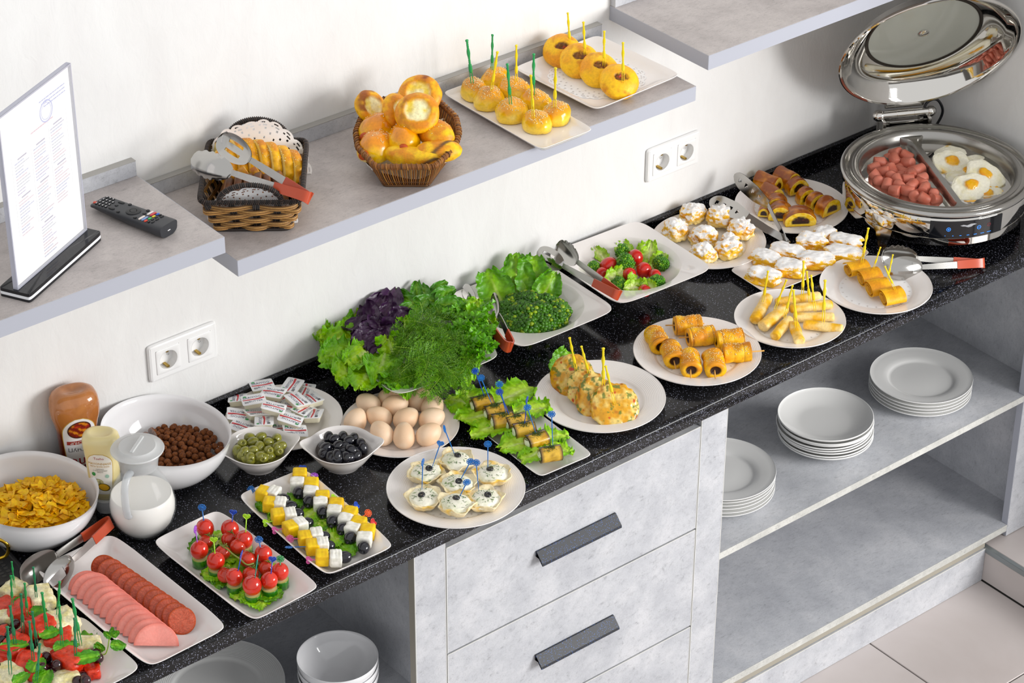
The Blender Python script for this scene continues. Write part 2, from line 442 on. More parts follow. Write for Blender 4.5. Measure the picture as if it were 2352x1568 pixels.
shelf('grey concrete-look wall shelf holding bread baskets and bun plates', -.5568, .5271, ZS, -.5568, .5271 - .002)
shelf('empty grey concrete-look wall shelf in front of the open lid', .5582, XR - .001, ZL, .5582 + .001, XR - .001)

# ------------------------------------------------------------------ worktop
XW0 = -1.75; YC = -.5913; TC = .033
prof = [(-.002, -TC), (YC + .010, -TC)]
prof += [(YC + .004 - .004 * math.sin(a), -TC + .004 - .004 * math.cos(a)) for a in np.linspace(0, math.pi / 2, 5)]
prof += [(YC + .0065 - .0065 * math.cos(a), -.006 + .0064 * math.sin(a)) for a in np.linspace(0, math.pi / 2, 7)]
prof += [(YC + .014, .0004), (YC + .022, 0), (-.002, 0)]
single('countertop', extrude_x(prof[::-1], XW0, XR - .0015), GRANITE, 'black speckled granite buffet worktop along the wall', 'countertop', sharp=40)
single('backsplash_strip', box(XW0, XR - .0015, -.0135, -.0012, 0.0003, .0277, .001), GRANITE, 'low black granite splash strip between worktop and wall', 'backsplash', smooth=False)

# ------------------------------------------------------------------ cabinets
YK = -.5793; YB = -.03
# drawer unit
hz0 = lambda z: z - ZF
dc = thing('drawer_cabinet', 'light grey concrete-look drawer unit with black bar handles', 'cabinet', T((0, 0, ZF)))
h = -ZF
for x0, x1 in ((-.361, -.343), (.3708, .3868)):
    ob('side_panel', box(x0, x1, YK + .018, YB, .0, h - TC - .001), CONC_DARK, dc, smooth=False)
ob('back_panel', box(-.343, .3708, YB - .01, YB, .1, h - TC - .001), CONC_COOL, dc, smooth=False)
for x0, x1 in ((-.3954, -.3246), (.3173, .387)):
    s = ob('stile', box(x0, x1, YK, YK + .018, .0, h - TC - .002, .0006), CONC_COOL, dc, smooth=False)
    for e in (x0, x1): ob('edge_band', box(e - .0007, e + .0007, YK - .0003, YK + .0015, .001, h - TC - .003), EDGE_L, s, smooth=False)
    e = x0 if x0 < 0 else x1; sg = -1 if x0 < 0 else 1
    ob('raw_edge', box(min(e, e + sg * .0008), max(e, e + sg * .0008), YK + .0016, YK + .018, .001, h - TC - .003), EDGE_B, s, smooth=False)
ob('top_rail', box(-.3246, .3173, YK + .02, YK + .036, hz0(-.062), h - TC - .001), EDGE_B, dc, smooth=False)
ob('plinth', box(-.39, .3865, YK + .001, YK + .018, .0, .093), CONC_COOL, dc, smooth=False)
HX = [(1233, 1270, 1415, 1177), (1231, 1506, 1410, 1413)]
HANDLE = mat('speckled_black_handle', '22252c', .45)
mp = coords(HANDLE); vo = nd(HANDLE, 'TexVoronoi', i_Scale=330.0); lk(HANDLE, mp, 'Vector', vo, 'Vector')
r_ = ramp(HANDLE, vo, 'Distance', [(.16, '3f6fc0'), (.24, '22252c')]); lk(HANDLE, r_, 'Color', P(HANDLE), 'Base Color')
for k, (z1, z0) in enumerate(((-.0545, -.3040), (-.3078, -.5552), (-.559, -.797))):
    d = ob('drawer', box(-.3212, .3139, YK, YK + .018, z0 - ZF, z1 - ZF, .0006), CONC_COOL, dc, smooth=False)
    ob('edge_band', G().add(box(-.3212, .3139, YK - .0004, YK + .0012, z1 - ZF - .0012, z1 - ZF + .0004)).add(box(-.3218, -.3205, YK - .0004, YK + .0012, z0 - ZF, z1 - ZF)).add(
        box(.3132, .3145, YK - .0004, YK + .0012, z0 - ZF, z1 - ZF)), EDGE_L, d, smooth=False)
    if k < 2:
        u0, v0, u1, v1 = HX[k]; a = onplane(u0, v0, 1, YK - .004); b = onplane(u1, v1, 1, YK - .004); zt = (a[2] + b[2]) / 2 - ZF
        x0, x1 = a[0], b[0]
    else: zt = .235
    pr = [(YK - .0005, zt + .001), (YK - .004, zt + .001), (YK - .0215, zt - .018), (YK - .0225, zt - .0235), (YK - .0205, zt - .0238), (YK - .0195, zt - .0188), (YK - .0035, zt - .001), (YK - .0025, zt - .012), (YK - .0005, zt - .012)]
    ob('handle', extrude_x(pr, x0, x1), HANDLE, d, smooth=False)
# open shelf unit beside it
ZSH, ZBS = -.403, -.765
oc = thing('open_cabinet', 'open grey shelf cabinet with three stacks of white plates', 'cabinet', T((0, 0, ZF)))
hz = lambda z: z - ZF
ob('side_panel', box(1.393, 1.411, YK + .018, YB, hz(-.798), hz(-TC - .001)), CONC_DARK, oc, smooth=False)
ob('back_panel', box(.387, 1.393, YB - .006, YB, hz(-.79), hz(-TC - .001)), CONC_DARK, oc, smooth=False)
for nm, z, th in (('shelf', ZSH, .0165), ('base_board', ZBS, .018)):
    s = ob(nm, G().add(box(.3872, 1.3272, YK + .0018, YB - .0062, hz(z - th), hz(z))).add(box(1.3272, 1.3928, YK + .0185, YB - .0062, hz(z - th), hz(z))), CONC_DARK, oc, smooth=False)
    ob('front_edge', box(.3872, 1.3272, YK, YK + .0018, hz(z - th), hz(z), .0004), concrete('pale_board_edge', 'b9b9b4', 'c6c6c1', 'd4d4cf', 1.5) if 'pale_board_edge' not in MATS else MATS['pale_board_edge'], s, smooth=False)
ob('under_rail', box(.387, XSTEP - .001, YK + .004, YK + .02, hz(-.80), hz(ZBS - .018)), EDGE_B, oc, smooth=False)
s = ob('plinth', box(.3874, XSTEP - .001, YK + .0005, YK + .018, 0.001, hz(-.8025)), CONC_COOL, oc, smooth=False)
ob('edge_band', box(.3874, XSTEP - .001, YK, YK + .0016, hz(-.8035), hz(-.8020)), EDGE_L, s, smooth=False)
ob('stile', box(1.3285, XR - .002, YK, YK + .018, hz(ZSTEP) + .002, hz(-TC - .002), .0008), CONC_COOL, oc, smooth=False)
ob('stile_edge', box(1.3277, 1.3285, YK + .0005, YK + .0178, hz(ZSTEP) + .002, hz(-TC - .003)), EDGE, oc, smooth=False)
# open shelf unit to the far side of the drawers
lc = thing('open_cabinet', 'open grey shelf cabinet with ridged plates and stacked bowls', 'cabinet', T((0, 0, ZF)))
ob('side_panel', box(XW0, XW0 + .018, YK, YB, 0.0, hz(-TC - .001)), CONC_DARK, lc, smooth=False)
ob('back_panel', box(XW0 + .018, -.361, YB - .006, YB, .1, hz(-TC - .001)), CONC_DARK, lc, smooth=False)
ob('shelf', box(XW0 + .018, -.3612, YK + .02, YB - .0062, hz(-.4165), hz(-.40)), CONC_DARK, lc, smooth=False)
ob('base_board', box(XW0 + .018, -.3612, YK + .02, YB - .0062, hz(-.78), hz(-.765)), CONC_DARK, lc, smooth=False)

# ------------------------------------------------------------------ sockets
def socket(label, x, z):
    t = thing('double_wall_socket', label, 'socket', T((x, 0, z)))
    w, hh = .154, .082
    V, F = sqloft(w / 2, hh / 2, [(.0005, -.0005), (.0, -.004), (.002, -.0075), (.006, -.0088)], 16, 96)
    V = np.column_stack([V[:, 0] + w / 2, V[:, 2], V[:, 1] + hh / 2]); F = F[:1]; gf = G().add((V, F))
    for q in ((.005, .0152, .005, .077), (.0678, .0862, .005, .077), (.1388, .149, .005, .077), (.0152, .0678, .005, .0147), (.0152, .0678, .0673, .077), (.0862, .1388, .005, .0147), (.0862, .1388, .0673, .077)): gf.add(box(q[0], q[1], -.0087, -.004, q[2], q[3]))
    ob('frame', gf, PLASTIC_W, t, sharp=25)
    for cx in (.0415, .1125):
        n = 96; s = rsq(n, 22); c = circ(n)
        mk = lambda r2, y: np.column_stack([cx + r2[:, 0], np.full(n, y), hh / 2 + r2[:, 1]])
        i = ob('socket_insert', loft([mk(s * .0265, -.0082), mk(s * .0265, -.0098), mk(s * .0258, -.0102), mk(c * .0205, -.0102), mk(c * .0198, -.0098), mk(c * .0198, -.0093)], False, False), PLASTIC_W, t, sharp=30)
        ob('recess', loft([mk(c * .0197, -.0101), mk(c * .0197, .0080)], False, True), PLASTIC_W, i, sharp=30)
        for s_ in (-1, 1):
            V, F = lathe([(.0024, 0), (.0024, .0006)], 16); V = np.column_stack([V[:, 0] + cx + s_ * .0095, -V[:, 2] + .0079, V[:, 1] + hh / 2])
            ob('pin_hole', (V, F), DARKHOLE, i)
            ob('earth_clip', box(cx - .003, cx + .003, -.0080, .0078, hh / 2 + s_ * .0168 - .0018, hh / 2 + s_ * .0168 + .0018, .0005), BRASS, i, smooth=False)
socket('white double wall socket above the cocoa cereal bowl', -.5855, .1214)
socket('white double wall socket above the cream puff plate', .6713, .122)
# ------------------------------------------------------------------ crockery
def plate_prof(R, h=.019, ridges=0, well=.64, th=.0042):
    o = [(0, .0012), (.45 * R, .0012), (.5 * R, 0), (.53 * R, 0), (.56 * R, .003), (well * R + .004, .0045), (.985 * R, h - .003), (R, h - .0008), (R - .0006, h + .0006), (.985 * R, h)]
    a, b = .975 * R, (well + .06) * R; za, zb = h - .0006, .0105
    n = ridges * 4 if ridges else 4
    for i in range(n + 1):
        t = i / n; r = a + (b - a) * t; z = za + (zb - za) * t ** 1.15
        if ridges: z += .00024 * math.sin(i / 4 * 2 * math.pi)
        o.append((r, z))
    o += [((well + .02) * R, .0078), (well * R, .006), ((well - .04) * R, .0052), (.3 * R, .005), (0, .005)]
    return o
def coupe_prof(R, h=.026):
    o = [(0, .0012), (.45 * R, .0012), (.5 * R, 0), (.54 * R, 0), (.56 * R, .003)]
    o += [(r * R, .0035 + (h - .006) * ((r - .56) / .44) ** 1.7) for r in np.linspace(.6, 1, 8)]
    o += [(R + .0004, h), (R - .0008, h + .0009)]
    o += [(r * R, .0065 + (h - .0065) * (max(0, r - .5) / .5) ** 1.7) for r in np.linspace(.985, .5, 10)] + [(.25 * R, .0055), (0, .0055)]
    return o
def plate(label, p, R, ridges=0, h=.019, m=None, name='round_plate', group=None, well=.64, M=None):
    return single(name, lathe(plate_prof(R, h, ridges, well), 96), m or CERAMIC, label, 'plate', T(p) if M is None else M, group, sharp=50)
EC = {}
def cpl(u0, u1, v0, v1, z=.019):
    a = at((u0 + u1) / 2, (v0 + v1) / 2, z); a[2] = 0; return a
EC['tart'] = (cpl(886, 1208, 1025, 1209), .1295); EC['frit'] = (cpl(1228, 1530, 825, 991), .1285); EC['rolls'] = (cpl(1455, 1748, 724, 884), .1295)
EC['spring'] = (cpl(1687, 1942, 662, 797), .1150); EC['pancake'] = (cpl(1886, 2138, 583, 722), .1185); EC['puff'] = (cpl(1490, 1747, 475, 613), .1240)
EC['choco'] = (cpl(1685, 1942, 400, 535), .1260); EC['eggs'] = (cpl(783, 1056, 895, 1048), .1145); EC['butter'] = (cpl(515, 782, 878, 1030), .1140)
# keep neighbours clear of one another
EC['puff'][0][1] = min(EC['puff'][0][1], -.1385); EC['choco'][0][1] = min(EC['choco'][0][1], -.1405); EC['butter'][0][1] = min(EC['butter'][0][1], -.128)
for k, lab, rd in (('tart', 'round ridged white plate under the cream-filled tartlets', 11), ('frit', 'round ridged white plate under the vegetable fritters', 11),
                   ('rolls', 'round ridged white plate under the sesame pastry rolls', 11), ('spring', 'round white plate under the fried filo rolls', 0), ('pancake', 'round white plate under the folded pancakes', 0),
                   ('puff', 'round ridged white plate under the sugared cream puffs', 11), ('choco', 'round ridged white plate under the chocolate strudel', 11),
                   ('eggs', 'round white plate under the boiled brown eggs', 0), ('butter', 'round white plate under the butter portions', 0)):
    p, R = EC[k]; plate(lab, p, R, rd)
PW = .006   # top of a plate's well
# rectangular plates
def rplate(label, c, w, d, ang, h=.024, bx=.0, by=.0, p=9, z=0, th=.004, flare=.020, name='rectangular_plate'):
    pr = [(flare + .012, .0012), (flare + .006, 0), (flare + .001, .0012), (.0025, h - .004), (0, h - .0008), (.0006, h), (.0020, h - .0002), (flare * .55, h * .55), (flare + .002, .0062), (flare + .010, .005), (flare + .03, .005)]
    return single(name, sqloft(w / 2, d / 2, pr, p, 120, bx, by), CERAMIC, label, 'plate', T((c[0], c[1], z), math.radians(ang)), sharp=50)
RP = dict(tomato=((-.707, -.467), .146, .302, 2.7), cheese=((-.522, -.450), .146, .298, -2.3), cold=((-.9045, -.434), .163, .354, 2.4), eggpl=((-.036, -.444), .128, .296, -2.8),
          sesame=((.166, -.182), .132, .303, 0.2), buns=((.394, -.152), .232, .242, 2.6), apple=((.836, -.322), .295, .128, -3.0))
rplate('white rectangular plate under the tomato and cucumber skewers', *RP['tomato'], .028, .06, .02, 14, flare=.024)
rplate('white rectangular plate under the cheese and olive skewers', *RP['cheese'], .028, .06, .02, 14, flare=.024)
rplate('large white rectangular plate under the sliced cold meats', *RP['cold'], .028, .06, .02, 14, flare=.026)
rplate('white rectangular plate under the aubergine rolls', *RP['eggpl'], .016, p=14, flare=.014)
rplate('white rectangular plate under the sesame mini buns', *RP['sesame'], .016, p=14, flare=.012, z=ZS)
rplate('square white plate with doily under the stuffed round buns', *RP['buns'], .018, p=14, flare=.022, z=ZS)
rplate('white rectangular plate under the apple strudel pieces', *RP['apple'], .014, p=12, flare=.012)
FR = at(332, 1538, .02)
rplate('white rectangular plate under the fruit salad', (FR[0] - .137, FR[1] + .098), .27, .195, 2.0, .020, p=10, flare=.028)
# square salad dishes with a round well
def salad_dish(label, c, w, d, ang, H, R=.109):
    n = 160; s = rsq(n, 9); c2 = circ(n)
    rg = lambda q, z: np.column_stack([q, np.full(n, z)])
    S = s * np.array([w / 2, d / 2])
    def rim(f, z):
        x = S * f; lift = .35 * (np.abs(s[:, 0]) ** 3 * np.abs(s[:, 1]) ** 3); return np.column_stack([x, z + .004 * lift])
    rings = [rg(c2 * .03, .002), rg(c2 * .043, .0), rg(c2 * .047, .0), rg(c2 * .05, .004), rg(c2 * (R - .02), H * .55), rg(c2 * (R + .002), H - .008), rim(.97, H - .003), rim(1, H - .0005), rim(.998, H + .001), rim(.985, H + .0004),
             rg(c2 * R * 1.015, H - .0035), rg(c2 * R, H - .0045), rg(c2 * (R - .006), H - .010), rg(c2 * (R - .024), H * .55), rg(c2 * .05, .0095), rg(c2 * .02, .0075)]
    return single('square_salad_dish', loft(rings), CERAMIC, label, 'dish', T((c[0], c[1], 0), math.radians(ang)), sharp=55)
HB = .050
salad_dish('square white dish with round well holding cooked broccoli', (.239, -.1405), .252, .256, -1.5, HB)
salad_dish('square white dish with round well holding mixed salad', (.506, -.1415), .256, .256, -2.6, HB)
salad_dish('square white dish heaped with fresh herbs and lettuce', (-.067, -.148), .253, .257, -3.0, .068)
# cereal bowls with slanting rim
def cereal_bowl(label, c, rot, R=.121, H=.098):
    n = 96; c2 = circ(n); x = c2[:, 0]
    def rg(r, z): 
        t = z / H; return np.column_stack([c2 * r, z + .014 * x * t ** 1.5])
    out = [(0.03, .002), (.045, 0), (.05, 0), (.054, .003)] + [(.054 + (R - .056) * math.sin(t * math.pi / 2) ** .9, .003 + (H - .003) * t ** 1.35) for t in np.linspace(.08, 1, 12)]
    inn = [(R - .0006, H + .0014), (R - .003, H)] + [(.052 + (R - .058) * math.sin(t * math.pi / 2) ** .9, .008 + (H - .009) * t ** 1.35) for t in np.linspace(.96, .06, 12)] + [(.03, .0075)]
    return single('cereal_bowl', loft([rg(*q) for q in out + inn]), CERAMIC_C, label, 'bowl', T((c[0], c[1], 0), rot), sharp=60)
BC = at(390, 1086, 0.0); BF = at(83, 1224, 0.0)
RB = math.radians(150)
cereal_bowl('deep white slant-rimmed bowl of chocolate cereal balls', BC, RB); cereal_bowl('deep white slant-rimmed bowl of cornflakes', BF, RB)
# leaf shaped olive bowls
def olive_bowl(label, c, rot):
    n = 96; a = np.arange(n) * 2 * math.pi / n
    tip = np.exp(-((np.abs(np.mod(a + math.pi, 2 * math.pi) - math.pi)) / .30) ** 2) + np.exp(-((a - math.pi) / .30) ** 2)
    def rg(r, z, k, wv=0): 
        rr = r * (1 + k * (.24 * tip - .02)); q = np.column_stack([np.cos(a) * rr, np.sin(a) * rr, z + k * .006 * tip + wv * .0006 * np.sin(a * 2)]); return q
    H = .044
    rings = [rg(.02, .002, 0), rg(.030, 0, 0), rg(.033, 0, 0), rg(.035, .004, 0), rg(.047, .016, .3), rg(.058, .033, .8), rg(.0605, .040, 1), rg(.064, H, 1), rg(.0655, H + .001, 1), rg(.0645, H + .0022, 1), rg(.061, H, 1), rg(.0585, H - .003, 1)]
    for i, t in enumerate(np.linspace(.95, .45, 10)):
        rings.append(rg(.0575 * t + .002 + (.0006 if i % 2 else 0), .040 * t ** 1.8, .8 * t))
    rings.append(rg(.02, .0075, 0))
    return single('olive_bowl', loft(rings), CERAMIC, label, 'bowl', T((c[0], c[1], 0), rot), sharp=60)
OG = at(596, 1068, .0); OB = at(787, 1066, .0)
def gdir(du, dv): return GR * du / 1230 - GF * dv / (1230 * .536)
d_ = gdir(184, -28); OGR = math.atan2(d_[1], d_[0]); d_ = gdir(189, -6); OBR = math.atan2(d_[1], d_[0])
olive_bowl('small white leaf-shaped bowl of green olives', OG, OGR); olive_bowl('small white leaf-shaped bowl of black olives', OB, OBR)
# stacks below the worktop
def stack(c, z0, R, n, dz, label, top_label, group, prof, m=CERAMIC_G, name='dinner_plate', jit=.0015, cat='plate', seg=80):
    me = mesh(name, lathe(prof, seg), True, 50); me.materials.append(m); rr = random.Random(int(c[0] * 1000))
    for i in range(n):
        o = ob(name, me, m, None, T((c[0] + rr.uniform(-jit, jit), c[1] + rr.uniform(-jit, jit), z0 + i * dz)))
        k = n - 1 - i
        tag(o, top_label if k == 0 else (('second', 'third', 'fourth', 'fifth', 'sixth', 'seventh', 'eighth')[k - 1] if i else 'lowest') + ' ' + label, cat, group)
def zc(u, v, z, z0): p = at(u, v, z); return (p[0], p[1], z0)
stack(zc(2116, 861, ZSH + .052, 0), ZSH, .1155, 5, .0087, 'rimmed white plate down the stack nearest the side panel', 'topmost rimmed white plate of the stack nearest the side panel', 'plates stacked near the side panel', plate_prof(.1155, .0175, 0, .62))
stack(zc(1898, 950, ZSH + .075, 0), ZSH, .1045, 8, .0068, 'rimless white plate down the middle stack', 'topmost rimless white plate on the middle stack', 'rimless plates in the middle stack', coupe_prof(.1045), jit=.003)
stack(zc(1656, 1074, ZSH + .06, 0), ZSH, .1165, 6, .0082, 'white plate down the stack close to the drawer unit', 'topmost white plate of the stack close to the drawer unit', 'plates stacked by the drawer unit', plate_prof(.1165, .0185, 0, .60))
pl_ = at(497, 1566, -.355)
stack((pl_[0], pl_[1]), -.40, .130, 4, .008, 'ridged white plate down the stack beside the bowls', 'topmost ridged white plate of the stack beside the bowls', 'ridged plates beside the bowls', plate_prof(.130, .0195, 11))
def small_bowl_prof(R=.0775, H=.062):
    o = [(0, .002), (.032, .002), (.034, 0), (.037, 0), (.039, .004)] + [(.039 + (R - .039) * math.sin(t * math.pi / 2), .004 + (H - .004) * t ** 1.25) for t in np.linspace(.1, 1, 9)]
    return o + [(R - .0005, H + .001), (R - .0025, H)] + [(.033 + (R - .0365) * math.sin(t * math.pi / 2), .008 + (H - .009) * t ** 1.3) for t in np.linspace(.95, .05, 10)] + [(.031, .0062), (0, .006)]
bl_ = at(775, 1506, -.300)
stack((bl_[0], bl_[1]), -.40, .0775, 3, .0185, 'white bowl down the stack beside the ridged plates', 'topmost white bowl of the stack beside the ridged plates', 'white bowls stacked under the worktop', small_bowl_prof(), CERAMIC_C, 'cereal_bowl', cat='bowl')
# cup with gold handle at the end of the worktop, standing on a dark tray
cp = at(-48, 1345, 0)
single('serving_tray', sqloft(.12, .06, [(.006, .0), (0, .001), (0, .004), (.002, .006), (.006, .0062), (.008, .004), (.02, .004)], 14, 64), mat('dark_tray', '3b3b3c', .45), 'dark textured tray below the gold-handled cup', 'tray', T((cp[0] - .030, cp[1] + .038, 0), math.radians(-4)), sharp=40)
tray = mat('tray_weave', '4b4a48', .5); ms = G()
for i in range(16):
    for j in range(9):
        ms.add(box(-.100 + i * .0125, -.092 + i * .0125, -.044 + j * .010, -.0385 + j * .010, .0041, .0052, .0008))
o_ = ob('weave_relief', ms, tray, bpy.data.objects['serving_tray'], kind='stuff', smooth=False)
ct_ = thing('gold_handled_cup', 'white porcelain cup with shiny gold handle on the tray', 'cup', T((cp[0] + .015, cp[1] + .050, .0055), -.66))
ob('cup_body', lathe([(0, .002), (.02, 0), (.024, 0), (.028, .006), (.036, .03), (.041, .062), (.0415, .064), (.040, .064), (.034, .03), (.02, .008), (0, .006)], 48), CERAMIC_C, ct_, sharp=60)
ob('handle', tube(spline([(.036, 0, .052), (.050, 0, .060), (.064, 0, .052), (.068, 0, .038), (.060, 0, .022), (.037, 0, .014)], 6), [.0035] * 31, 10, .8), GOLD, ct_)

# ------------------------------------------------------------------ menu holder
b0 = np.array([-.9523, -.2805]); b1 = np.array([-.7498, -.174]); dm = nz(b1 - b0); am = math.atan2(dm[1], dm[0])
mid = (b0 + b1) / 2 + np.array([-dm[1], dm[0]]) * .030
mh = thing('menu_holder', 'clear upright menu stand with printed sheet and layered black base', 'sign', T((mid[0], mid[1], ZL), am))
for nm, z0, z1, mm in (('base_bottom_layer', 0, .005, BLACKP), ('base_white_layer', .005, .0105, WHITEP), ('base_top_layer', .0105, .0165, BLACKG)):
    V, F = sqloft(.1145, .030, [(.0, z0), (0, z1 - .0004), (.0004, z1)], 22, 64); ob(nm, (V, F), mm, mh, sharp=40)
PH = .318; PWD = .107
ac = ob('acrylic_sleeve', G().add(box(-PWD, PWD, -.0045, -.0030, .0165, .0165 + PH)).add(box(-PWD, PWD, .0030, .0045, .0165, .0165 + PH)), ACRYL, mh, smooth=False)
ob('sleeve_edge', G().add(box(-PWD - .0025, -PWD, -.0045, .0045, .0165, .0165 + PH)).add(box(PWD, PWD + .0025, -.0045, .0045, .0165, .0165 + PH)).add(box(-PWD, PWD, -.0048, .0048, .0165 + PH - .0025, .0165 + PH)).add(box(-PWD, PWD, -.0048, .0048, .0165, .0190)), ACRYL_E, ac, smooth=False)
pp = ob('printed_sheet', box(-.1045, .1045, -.0008, .0008, .020, .0165 + PH - .006), PAPER, mh, smooth=False)
pr = G(); rr = random.Random(3)
def bar(x0, x1, z, hgt, c): pr.add(box(x0, x1, -.00105, -.00085, z, z + hgt), c)
cols = [hx('b3aacb'), hx('a9aed0'), hx('d0b4c2'), hx('b8bbc9')]
zt = .0165 + PH
for ci, cx in enumerate((-.074, -.018, .036)):
    z = zt - (.098 if ci == 0 else .098 if ci == 1 else .086)
    sect = [(11, 0), (12, 1)] if ci == 0 else [(11, 0), (12, 1), (11, 2)] if ci == 1 else [(12, 0), (12, 1)]
    for nl, sc in sect:
        bar(cx + .010, cx + .036, z, .0024, hx('a09ab2')); z -= .0055
        for k in range(nl):
            x = cx; wmax = cx + rr.uniform(.022, .044); c = cols[2] if rr.random() < .3 else cols[rr.choice((0, 1, 3))]
            while x < wmax:
                w = rr.uniform(.003, .009); bar(x, min(x + w, wmax), z, .0017, c); x += w + .0012
            z -= .0056
        z -= .003
lc_ = hx('dcdde6')
for x in (-.082, -.024, .031, .086): bar(x, x + .0006, zt - .235 if x < .03 else zt - .215, .15, lc_)
for z in (.083, .158, .214): pr.add(box(-.082, .086, -.00105, -.00085, zt - z - .008, zt - z - .0074), lc_)
x = -.02
while x < .045:
    w = rr.uniform(.004, .009); bar(x, x + w, zt - .072, .0022, hx('d3adba')); x += w + .0012
for ln in range(3):
    x = .012 + ln * .006
    while x < .088:
        w = rr.uniform(.004, .010); bar(x, min(x + w, .09), zt - .030 - ln * .0065, .0019, hx('9aa1d0')); x += w + .0014
ob('print', pr, PRINT, pp, smooth=False)
V, F = tube(np.array([[.030 + .0185 * math.cos(a), -.0010, zt - .052 + .0185 * math.sin(a)] for a in np.linspace(0, 2 * math.pi, 49)]), .0011, 5)
V2, F2 = tube(np.array([[.030 + .0145 * math.cos(a), -.0010, zt - .052 + .0145 * math.sin(a)] for a in np.linspace(0, 2 * math.pi, 49)]), .0005, 5)
V[:, 1] = -.0010 + (V[:, 1] + .0010) * .1; V2[:, 1] = -.0010 + (V2[:, 1] + .0010) * .1
ob('round_stamp', G().add((V, F)).add((V2, F2)), mat('stamp_ink', 'a0a7dc', .6), pp)

# ------------------------------------------------------------------ remote control
ra = at(303, 490, ZL + .016)
d_ = GR * .128 - GF * .091; ang = math.atan2(d_[1], d_[0])
rc = thing('remote_control', 'black television remote with coloured buttons on shelf', 'remote', T((ra[0], ra[1], ZL), ang))
n = 40; rings = []
for t in np.linspace(-1, 1, 29):
    L = .086 * t; e = max(0., (abs(t) - .94) / .06); wd = (.0215 + .0012 * t) * math.sqrt(max(.12, 1 - (e * .75) ** 2)) if t < 0 else (.0215 + .0012 * t) * (1 - .04 * e)
    top = .0215 + .0035 * t - (.006 * ((-t - .8) / .2) ** 2 if t < -.8 else 0); bot = .0005 + .007 * max(0, -t) ** 1.5 + .004 * sm(-.2, .4, np.array([t]))[0] * 0
    bot = .0005 if t > .1 else .0005 + .0085 * ((.1 - t) / 1.1) ** 1.2
    s = sq(n, 5); y = s[:, 0] * wd; zz = (top + bot) / 2 + s[:, 1] * (top - bot) / 2
    und = s[:, 1] < 0; y = np.where(und, y * (1 - .38 * np.abs(s[:, 1]) ** 2), y)
    rings.append(np.column_stack([np.full(n, L), y, zz]))
ob('body', loft([r[::-1] for r in rings]), mat('remote_shell', '2c2e33', .34), rc, sharp=45)
def rbtn(x, y, a, b, c, nm='button', hgt=.0011, p=3.0):
    t = x / .086; top = .0215 + .0035 * t - (.006 * ((-t - .8) / .2) ** 2 if t < -.8 else 0)
    k = (nm, a, b, c)
    V, F = sqloft(a, b, [(0, -.0006), (0, hgt * .6), (.0006, hgt)], p, 24); V = V + np.array([x, y, top + .0002])
    key = 'remote_' + c
    return ob(nm, (V, F), MATS.get(key) or mat(key, c, .35), rc, sharp=40)
rbtn(-.078, -.010, .0035, .0035, 'd94a30', 'power_button', p=2)
for i, x in enumerate((-.071, -.0635, -.056, -.0485)):
    for j, y in enumerate((-.0135, -.0045, .0045, .0135)):
        if i == 3 and j == 3: continue
        b = rbtn(x, y, .0022, .0032, '141518')
        V, F = box(x - .0006, x + .0006, y - .0014, y + .0014, 0, .0002); t = x / .086; V[:, 2] += .0215 + .0035 * t - (.006 * ((-t - .8) / .2) ** 2 if t < -.8 else 0) + .0013
        ob('legend', (V, F), PAPER, b, smooth=False)
for x, y in ((-.036, -.0125), (-.036, .0125)): rbtn(x, y, .0065, .0034, '141518', 'rocker_button')
for x, y in ((-.036, 0), (-.018, .015), (-.018, -.0155), (.022, -.0155), (.024, .0155), (.026, .004)): rbtn(x, y, .003, .003, '141518')
V, F = lathe([(.0135, -.0006), (.0135, .0008), (.0120, .0014), (.0068, .0014), (.0062, .0006), (.0056, .0016), (0, .0016)], 40); V += np.array([.004, 0, .0219])
ob('navigation_ring', (V, F), MATS['remote_141518'], rc, sharp=40)
for x, y, c in ((.033, -.010, 'e6dad2'), (.034, .0105, 'e8e0de'), (.0395, -.0095, '7d9ccc'), (.0405, .0105, 'd0414a')): rbtn(x, y, .0026, .0078, c, 'app_button')
for x, y, c in ((.0465, -.0145, 'd8452f'), (.047, -.005, '3cba5c'), (.0475, .0045, 'e8cf22'), (.048, .0145, '2f62cc')): rbtn(x, y, .0023, .0036, c, 'colour_button')
for y in (-.0145, -.005, .0045, .0145): rbtn(.0535, y, .0019, .003, '141518')
for y in (-.011, 0, .012): rbtn(.060, y, .0019, .0042, '141518')
V, F = box(.0846, .0864, -.003, .003, .011, .0125); ob('infrared_mark', (V, F), PAPER, rc, smooth=False)

# ------------------------------------------------------------------ bottles and milk jug
def bottle(name, label, c, rot, levels, m_body, capz, m_cap, n=64):
    """levels: (z, half width, half depth); stands on its cap"""
    t = thing(name, label, 'bottle', T((c[0], c[1], 0), rot))
    c2 = circ(n); s = np.sign(c2) * np.abs(c2) ** .82
    ob('bottle_body', loft([np.column_stack([s[:, 0] * a, s[:, 1] * b, np.full(n, z)]) for z, a, b in levels]), m_body, t, sharp=70)
    ob('cap', loft([np.column_stack([c2[:, 0] * a, c2[:, 1] * b, np.full(n, z)]) for z, a, b in capz]), m_cap, t, sharp=50)
    return t
def lvl(levels, z):
    zs = [l[0] for l in levels]; return np.interp(z, zs, [l[1] for l in levels]), np.interp(z, zs, [l[2] for l in levels])
def on_bottle(levels, x, z, off):
    a, b = lvl(levels, z); a = np.asarray(a); b = np.asarray(b)
    k = 1 - np.minimum(.999, np.abs(x / a)) ** 2.44
    return np.column_stack([x, -(b * k ** (1 / 2.44)) - off, z])
